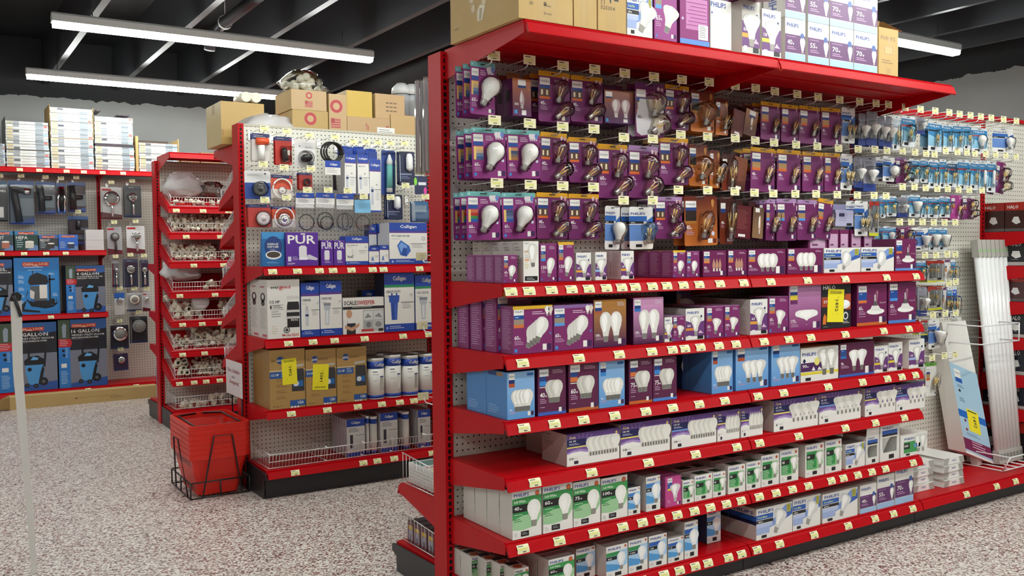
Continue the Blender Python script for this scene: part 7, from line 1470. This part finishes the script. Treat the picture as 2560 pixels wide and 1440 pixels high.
z, x0, x1 = stack(128,234,417,344,ZE,'of the second stack, lower half'); b = MB(); b.box(x0,YE+.002,z+.001,x1,YE+.4,z+.004,'cardboard'); b.box(x1+.001,YE,z,x1+.005,YE+.4,z+.30,'cardboard'); b.box(x0-.006,YE-.0,z,x0-.003,YE+.4,z+.31,'cardin'); o = b.build('carton_tray'); tag(o,'brown open tray around flat cartons','in the second stack','tray')
stack(126,231,343,270,z+.005,'of the second stack, upper half')
z, x0, x1 = stack(239,336,423,361,ZE,'of the third stack, lower half'); b = MB(); b.box(x0,YE,z+.001,x1,YE+.4,z+.022,'#3a2c38'); b.box(x0+.02,YE+.02,z+.33,x0+.06,YE+.3,z+.345,'#3a2c38'); b.box(x1-.14,YE+.02,z+.30,x1-.03,YE+.3,z+.312,'#3a2c38'); o = b.build('carton_tray'); tag(o,'dark purple tray between flat cartons','in the third stack','tray')
stack(237,332,354,292,z+.024,'of the third stack, upper half')
z, x0, x1 = stack(348,444,423,356,ZE,'of the open brown box'); b = MB(); b.box(x0-.03,YE-.002,ZE,x0-.006,YE+.42,z+.06,'cardboard'); b.box(x1+.006,YE-.002,ZE,x1+.014,YE+.42,z+.05,'cardboard'); b.box(x0-.006,YE+.415,ZE,x1+.006,YE+.42,z+.07,'#4a3424'); o = b.build('shipping_carton'); tag(o,'open brown carton holding flat white-edged cartons','on the back wall rack','cardboard box')
for i,(u0,u1,vt) in enumerate(((452,500,385),(502,552,381))):
    x0 = UN(u0,390,1,YE+.1).x; x1 = UN(u1,390,1,YE+.1).x; zt = UN(u0,vt-6,1,YE+.1).z; b = MB(); b.box(x0,YE+.1,ZE,x1-.004,YE+.35,max(zt-.02,ZE+.1),'#8a6a48'); b.box(x0+.01,YE+.098,ZE+.03,x1-.014,YE+.0995,ZE+.09,'#dcd8d4'); o = b.build('low_carton'); tag(o,'low brown carton above the slanted bins','on the back wall rack','cardboard box','low brown cartons',x0)
# vacuum cartons
def logo(A,x,z,w_,h_):
    A.fpoly([(x,z),(x+w_*.98,z),(x+w_,z+h_),(x+w_*.02,z+h_)],'#c9401f',2); A.text('CHAN',x+w_*.03,z+h_*.2,w_*.36,h_*.6,'#f4d8c0',3); A.text('NEL',x+w_*.41,z+h_*.02,w_*.20,h_*.5,'#f4d8c0',3); A.text('LOCK',x+w_*.63,z+h_*.25,w_*.33,h_*.6,'#f4d8c0',3)
def vac(A,cx,cz,s,l=3,tank='#4f9ad8',hd_=True):
    W = lambda pts,c,ll: A.fpoly([(cx+x*s,cz+z*s*A.w/A.h) for x,z in pts],c,l+ll)
    W([(-.34,.42),(.30,.42),(.34,.05),(.22,-.40),(-.24,-.40),(-.34,.05)],tank,0); W([(-.38,.40),(.34,.40),(.34,.62),(.10,.78),(-.20,.74),(-.40,.58)],'#1c1d22',.5); W([(-.16,.60),(.10,.60),(.14,.68),(-.06,.74)],'#6ab0e4',1)
    for (x,z,r) in ((-.30,-.42,.09),(.30,-.30,.17),(.02,-.46,.09)):
        A.circ(cx+x*s,cz+z*s*A.w/A.h,r*s*A.w,'#1a1a1e',l+.8); A.circ(cx+x*s,cz+z*s*A.w/A.h,r*.4*s*A.w,'#5a5c62',l+1.1)
    W([(.10,-.40),(.22,-.40),(.34,.20),(.28,.36),(.20,.10)],'#1c1d22',1); A.circ(cx-.2*s,cz+.22*s*A.w/A.h,.08*s*A.w,'#14151a',l+1)
    if not hd_: return
    W([(.30,.3),(.38,.3),(.44,.95),(.36,.95)],'#1c1d22',1); W([(-.26,.72),(-.18,.72),(-.16,1.15),(-.24,1.12)],'#1c1d22',.3); W([(-.22,.95),(.42,.98),(.44,1.28),(.0,1.35),(-.2,1.2)],'#1f1d24',.2)
def f_vac(A, big='16 GALLON', l2='WET/DRY UTILITY VACUUM', l3='WITH DETACHABLE BLOWER', stack_=False):
    A.rect(0,.55,1,1,'#23262e',.6); A.rect(.235,.0,1,.55,'#7d8090',.6); A.fpoly([(.25,.88),(.4,.93),(.6,.90),(.8,.84),(1,.86),(1,1),(.25,1)],'#33619e',1); A.fpoly([(.22,.0),(1,.0),(1,.13),(.6,.10),(.22,.06)],'#2b55a4',1)
    A.rect(0,.72,.235,1,'#4a5a44',1.3); A.fpoly([(.09,.74),(.16,.74),(.17,.92),(.12,.95),(.08,.9)],'#9aa8b8',1.6); A.rect(.0,.0,.235,.62,'#2a7ac8',1.3); A.rect(0,.60,.25,.72,'#c22430',1.6); A.fpoly([(.25,.60),(.28,.66),(.25,.72)],'#c22430',1.6); A.lines(.03,.70,.18,4,.025,'#e8b0b4',2)
    A.lines(.04,.24,.15,9,.022,'#a8cbe8',2); A.rect(.05,.30,.16,.36,WH,2); A.circ(.10,.55,.03*A.w,'#1c1d22',2); A.circ(.11,.48,.03*A.w,'#1c1d22',2); A.lines(.14,.57,.06,5,.03,'#a8cbe8',2)
    logo(A,.27,.88,.52,.055); A.text(big,.27,.80,.58,.055,WH,3); A.text(l2,.27,.755,.68,.028,WH,3); A.text(l3,.27,.72,.56,.022,WH,3); A.lines(.27,.71,.3,1,.008,'#a8a8aa',3); (vac(A,.61,.235,.36*A.h/A.w) if big != '4 GALLON' else vac(A,.62,.25,.46*A.h/A.w,hd_=False))
def f_vblue(A):
    logo(A,.18,.85,.60,.075); A.lines(.22,.83,.56,1,.03,'#cfe2f4',2); A.lines(.30,.78,.42,1,.02,'#cfe2f4',2); A.poly([(.08*A.w,.05*A.h),(.96*A.w,.05*A.h),(.96*A.w,.77*A.h),(.08*A.w,.77*A.h)],'#2f86cc',.8)
    A.fpoly([(.30,.58),(.34,.68),(.5,.74),(.72,.68),(.76,.56),(.70,.53),(.34,.52)],'#22242a',2); A.fpoly([(.34,.50),(.72,.50),(.70,.22),(.36,.22)],'#5a5c60',1.8); A.rect(.55,.28,.72,.52,'#e6e2da',2.6); A.fpoly([(.34,.44),(.44,.40),(.42,.26),(.34,.30)],'#d8d2cc',2.6); A.fpoly([(.28,.24),(.86,.24),(.90,.18),(.60,.12),(.36,.14)],'#22242a',2.4)
    A.rect(.40,.70,.42,.85 if 0 else .78,'#22242a',2); A.rect(.76,.24,.80,.70,'#22242a',2); A.rect(.76,.60,.90,.63,'#22242a',2); A.circ(.40,.25,.04*A.w,'#2a6ab0',3); A.circ(.84,.24,.05*A.w,'#22242a',3)
    b_ = [(.30,.42),(.26,.34),(.27,.26),(.34,.20),(.48,.15),(.66,.12),(.84,.14),(.94,.20),(.92,.28)]
    for i in range(len(b_)-1):
        (x0_,z0_),(x1_,z1_) = b_[i],b_[i+1]; A.fpoly([(x0_,z0_-.02),(x1_,z1_-.02),(x1_,z1_+.02),(x0_,z0_+.02)],'#1b1c22',3)
    A.fpoly([(.12,.14),(.20,.22),(.26,.24),(.20,.10),(.55,.06),(.55,.03),(.14,.06)],'#1b1c22',3)
    for z in (.68,.60,.47,.35,.24): A.lines(.09,z,.13,3,.02,'#cfe2f4',2)
    A.lines(.76,.72,.14,2,.02,'#cfe2f4',2); A.lines(.84,.36,.12,3,.02,'#cfe2f4',2)
def f_filt(t, c1='#2a4a50', c2='#3a80b0', obj='#d8d4c8'):
    def f(A): A.rect(0,.80,1,1,c2,1); logo(A,.15,.82,.70,.13); t and A.text(t,.06,.58,.50,.16,WH,2); A.lines(.08,.50,.3,4,.11,'#a9bcc4',2); A.fpoly([(.45,.12),(.80,.12),(.82,.45),(.45,.45)],obj,2); A.ell(.635,.45,.19,.05,'#f0ece4',2.5); A.fpoly([(.5,.0),(1,.0),(1,.25),(.8,.3)],'#6a8ab8',1.2)
    return f
def eput(sh, u0,u1,vt,vb,d,desc,front,fc,sc,tc,side=None,n=1,name='vacuum_carton',cat='carton',h=None,dz=0):
    y = EY+.015; vm = (vt+vb)/2; x0 = UN(u0,vm,1,y).x; x1 = UN(u1,vm,1,y).x; h = h or UN(u0,vt,1,y).z-UN(u0,vb,1,y).z; h = min(h,.640 if sh == 7 else .56 if sh == 2 else h); key=('e',sh,dz); x1 = min(x1,EX-.022); x0=max(x0+.001,_lastx.get(key,-9)+.002); _lastx[key]=x1
    o = link(name,carton(x1-x0-.001,h,d,front,fc,sc,tc,side).mesh(name),None,(x0,y,EZ[sh]+.0015+dz)); tag(o,desc,EW,cat,'boxed vacuums and filters on the back wall',x0); return o
DK = '#2a2d36'
eput(1,-20,33,570,619,.20,'dark filter carton cut off at the frame edge',f_filt('DUST',obj='#b8705a'),'#3a4a52','#1c3a52','#3a80b0')
eput(1,36,95,570,619,.20,'dark green filter carton with white filter picture',f_filt('HEPA'),'#22443e','#1c2a32','#3a80b0')
eput(1,97,145,581,619,.20,'black filter carton with dark ring picture',f_filt('FINE DUST','#2a2d36','#3f70b8','#3a3230'),'#3a3c40','#1c2a3a','#3f70b8')
eput(1,146,195,580,619,.20,'bright blue filter carton',f_filt('','#2a60c0','#3a78d4','#2a3a5a'),'#2f6ac8','#1f4a9a','#2f6ac8')
for k in range(2): eput(1,214,267,571+23*k,594+23*k,.30,'plain white carton, %s of two stacked' % ('upper' if k == 0 else 'lower'),lambda A: A.lines(.04,.3,.9,1,.1,'#c9c0c4',1),'#d8d2d2','#c9c2c4','#d8d2d2',h=.098 if k == 0 else .092,dz=.094 if k == 0 else 0,name='white_carton')
eput(2,-60,32,640,782,.30,'steel vacuum carton cut off at the frame edge',lambda A:(f_vac(A,'STEEL','WET/DRY VACUUM','')),'#3a3238',DK,'#33619e')
eput(2,35,149,637,780,.30,'tall blue vacuum carton with black vacuum drawing',f_vblue,'#2a7cc4','#12306a','#1f5a9a')
eput(2,165,283,659,777,.30,'four gallon vacuum carton with low blue vacuum',lambda A: f_vac(A,'4 GALLON','CONTRACTOR','WET/DRY VACUUM'),'#6a6e7c','#12306a','#33619e')
eput(7,-4,143,799,972,.34,'sixteen gallon vacuum carton behind the white pole',f_vac,'#4a4c58','#12306a','#33619e')
eput(7,146,279,792,966,.34,'sixteen gallon vacuum carton right of its twin',f_vac,'#4a4c58','#12306a','#33619e')
# hanging goods on the back wall
def EP(u0,u1,v0,v1,desc,build,y=9.60):
    a = UN(u0,(v0+v1)/2,1,y); b_ = UN(u1,(v0+v1)/2,1,y); zt = UN((u0+u1)/2,v0,1,y).z; zb = UN((u0+u1)/2,v1,1,y).z; w_, h_ = b_.x-a.x, zt-zb
    hang(build(w_,h_),(a.x+b_.x)/2,y,zt,desc,'on the back wall pegboard','hanging pack','hanging packs on the back wall',1,name='hanging_pack',ymax=9.8)
    o = link('peg_hook',HKB,None,((a.x+b_.x)/2,9.585,zt+.012)); link('price_tag',HT,o,(0,0,.02)); tag(o,'steel peg hook with cream price tag',"of the back wall rack",'hook','peg hooks on the back wall',(a.x+b_.x)/2)
def dome(w_,h_): s = MB(); s.prism([(-w_*.46,-h_*.97),(w_*.46,-h_*.97),(w_*.46,-h_*.10),(-w_*.46,-h_*.10)],'y',-.06,-.001,'blister'); return [('blister',s)]
def nozzle(kind):
    def f(w_,h_):
        m = MB()
        if kind == 0: m.tube([(-.30*w_,-.03,-.14*h_),(-.26*w_,-.03,-.40*h_),(-.18*w_,-.03,-.62*h_),(-.10*w_,-.03,-.95*h_)],.030,'#16161a',n=10); m.tube([(-.2*w_,-.03,-.2*h_),(.36*w_,-.03,-.24*h_)],.026,'#16161a',n=10); m.tube([(.20*w_,-.03,-.19*h_),(.20*w_,-.03,-.30*h_)],.034,'chrome',n=10)
        if kind == 1: m.tube([(-.30*w_,-.03,-.12*h_),(-.22*w_,-.03,-.5*h_),(-.2*w_,-.03,-.92*h_)],.030,'#16161a',n=10); m.tube([(-.2*w_,-.03,-.5*h_),(.32*w_,-.03,-.5*h_)],.020,'#1a1a1e',n=10)
        if kind == 2: m.tube([(-.3*w_,-.03,-.95*h_),(-.36*w_,-.03,-.5*h_),(-.1*w_,-.03,-.12*h_),(.1*w_,-.03,-.12*h_),(.36*w_,-.03,-.5*h_),(.3*w_,-.03,-.95*h_)],.012,'chrome',n=8); m.tube([(0,-.03,-.2*h_),(0,-.03,-.9*h_)],.022,'#16161a',n=10)
        if kind == 3: m.tube([(0,-.03,-.16*h_),(0,-.03,-.5*h_)],.02,'#16161a',n=8); m.box(-.4*w_,-.05,-.62*h_,.4*w_,-.01,-.48*h_,'#1a1a1e')
        return [('nozzle',m)]
    return f
gv = lambda A: (A.rect(0,.88,1,1,'#2f4f86',1),A.fpoly([(0,0),(1,0),(1,.16),(.6,.10),(.4,.14)],'#2f56a4',1),A.rect(.45,.2,1,.6,'#7a8a94',.8))
EP(-16,19,452,554,'black and white pack at the frame edge',plus(simple('#1c2028',lambda A:(A.rect(0,.85,1,1,'#2a5a7a',1),A.text('PRO',.5,.72,.4,.06,WH,2),A.rect(.1,.1,.7,.36,WH,1.5))),dome))
EP(22,86,452,561,'large grey pack with curved black nozzle',plus(simple('#44586c',gv),nozzle(0),dome))
EP(90,139,455,535,'grey pack with black tee nozzle',plus(simple('#45464e',gv),nozzle(1),dome))
EP(141,165,458,534,'narrow pack with chrome looped tool',plus(simple('#3a3c38',gv),nozzle(2)))
EP(168,214,456,530,'dark pack with black elbow nozzle',plus(simple('#24252c',gv),nozzle(1),dome))
EP(170,221,541,612,'dark pack with floor brush nozzle',plus(simple('#2c2630',gv),nozzle(3),dome))
def shower(r=.3, handle=True, k='chrome'):
    def f(w_,h_):
        m = MB(); m.lathe([(.02,.0),(r*w_,.01),(r*w_,.03),(r*w_*.8,.036),(.001,.04)],k,Matrix.Translation((0,-.005,-.36*h_)) @ Matrix.Rotation(math.pi/2,4,'X'),n=20); m.lathe([(r*w_*.7,.037),(r*w_*.6,.045),(.001,.046)],'#8a8884',Matrix.Translation((0,-.005,-.36*h_)) @ Matrix.Rotation(math.pi/2,4,'X'),n=16)
        if handle: m.tube([(0,-.02,-.40*h_),(.03*w_,-.03,-.65*h_),(.04*w_,-.025,-.92*h_)],.011,k,n=10)
        return [('shower_head',m)]
    return f
wr = lambda A: (A.fpoly([(0,0),(1,0),(1,.14),(0,.22)],'#6a1826',1),A.rect(.05,.88,.5,.95,'#c22a34',1))
dk = lambda A: (A.rect(0,0,1,.10,'#2a3a6a',1),A.lines(.3,.93,.4,1,.03,'#c8c8d0',2))
EP(252,305,468,548,'white pack with big chrome rose shower head',plus(simple('#d6d4d4',wr),shower(.38),dome)); EP(308,353,464,544,'dark pack with double chrome shower head',plus(simple('#3c4048',dk),shower(.24),dome))
EP(267,304,567,636,'grey pack with bronze hand shower',plus(simple('#b4b2b6',wr),shower(.30,k='#4a423e'))); EP(316,362,565,634,'white pack with chrome hand shower',plus(simple('#dcdada',wr),shower(.26)))
EP(280,298,652,718,'grey pack half behind the vacuum carton',plus(simple('#8a8c94',dk),shower(.3),dome)); EP(307,345,648,718,'navy pack with tilted chrome hand shower',plus(simple('#3a4058',dk),shower(.28),dome)); EP(349,371,650,718,'navy pack beside the bin rack post',plus(simple('#3a4058',dk),shower(.3),dome))
EP(286,312,732,787,'blue-topped pack with round chrome drain',plus(simple('#dcdcd8',lambda A: A.rect(0,.75,1,1,'#2a6ac0',1)),shower(.32,False))); EP(317,354,732,778,'white pack with cream drain cover',plus(simple('#b9bac0',dk),shower(.32,False,'pvc'),dome)); EP(357,376,732,778,'white and red pack by the bin rack post',plus(simple('#c9c8cc',wr),shower(.32,False)))
EP(276,322,813,872,'dark pack with shiny coiled metal hose',plus(simple('#2c2a34',dk),shower(.42,False),dome)); EP(324,369,791,857,'dark pack with round grey strainer',plus(simple('#34383e',dk),shower(.38,False,'#7a7c7c'),dome)); EP(283,320,884,926,'small purple pack low on the pegboard',plus(simple('#3a2a4c',dk),shower(.25,False)))
# long carton on the floor in front of the rack
b = MB(); xa, xb, ya, yb, h = .64, 1.90, 9.29, 9.43, .115
b.box(xa,ya,.001,xb,yb,h,'cardboard'); b.flat([(xa-.0004,yb-.01,.01),(xa-.0004,ya+.01,.01),(xa-.0004,ya+.01,h-.01),(xa-.0004,yb-.01,h-.01)],'#4a3a24'); o = b.build('long_carton')
m = MB(); m.add([(xa,ya,h),(xa,yb,h),(xa-.10,yb-.01,h-.045),(xa-.10,ya-.02,h-.045)],[(0,1,2,3),(3,2,1,0)],'cardboard'); m.add([(xa,ya,.004),(xa,ya,h),(xa-.085,ya-.05,h-.02),(xa-.085,ya-.05,.02)],[(0,1,2,3),(3,2,1,0)],'cardboard'); m.build('end_flap',o)
A = Art(b,xb-xa,h,o=(xa,ya,0)); m = MB(); A = Art(m,xb-xa,h-.001,o=(xa,ya-.0005,.001)); A.lines(.45,.5,.35,1,.06,'#8a7040',1); A.rect(.42,.42,.44,.56,'#8a7040',1); A.lines(.66,.4,.1,2,.1,'#8a7040',1); m.build('printing',o)
tag(o,'long narrow brown carton lying on the floor','before the boxed vacuums','cardboard box')
finish_labels()
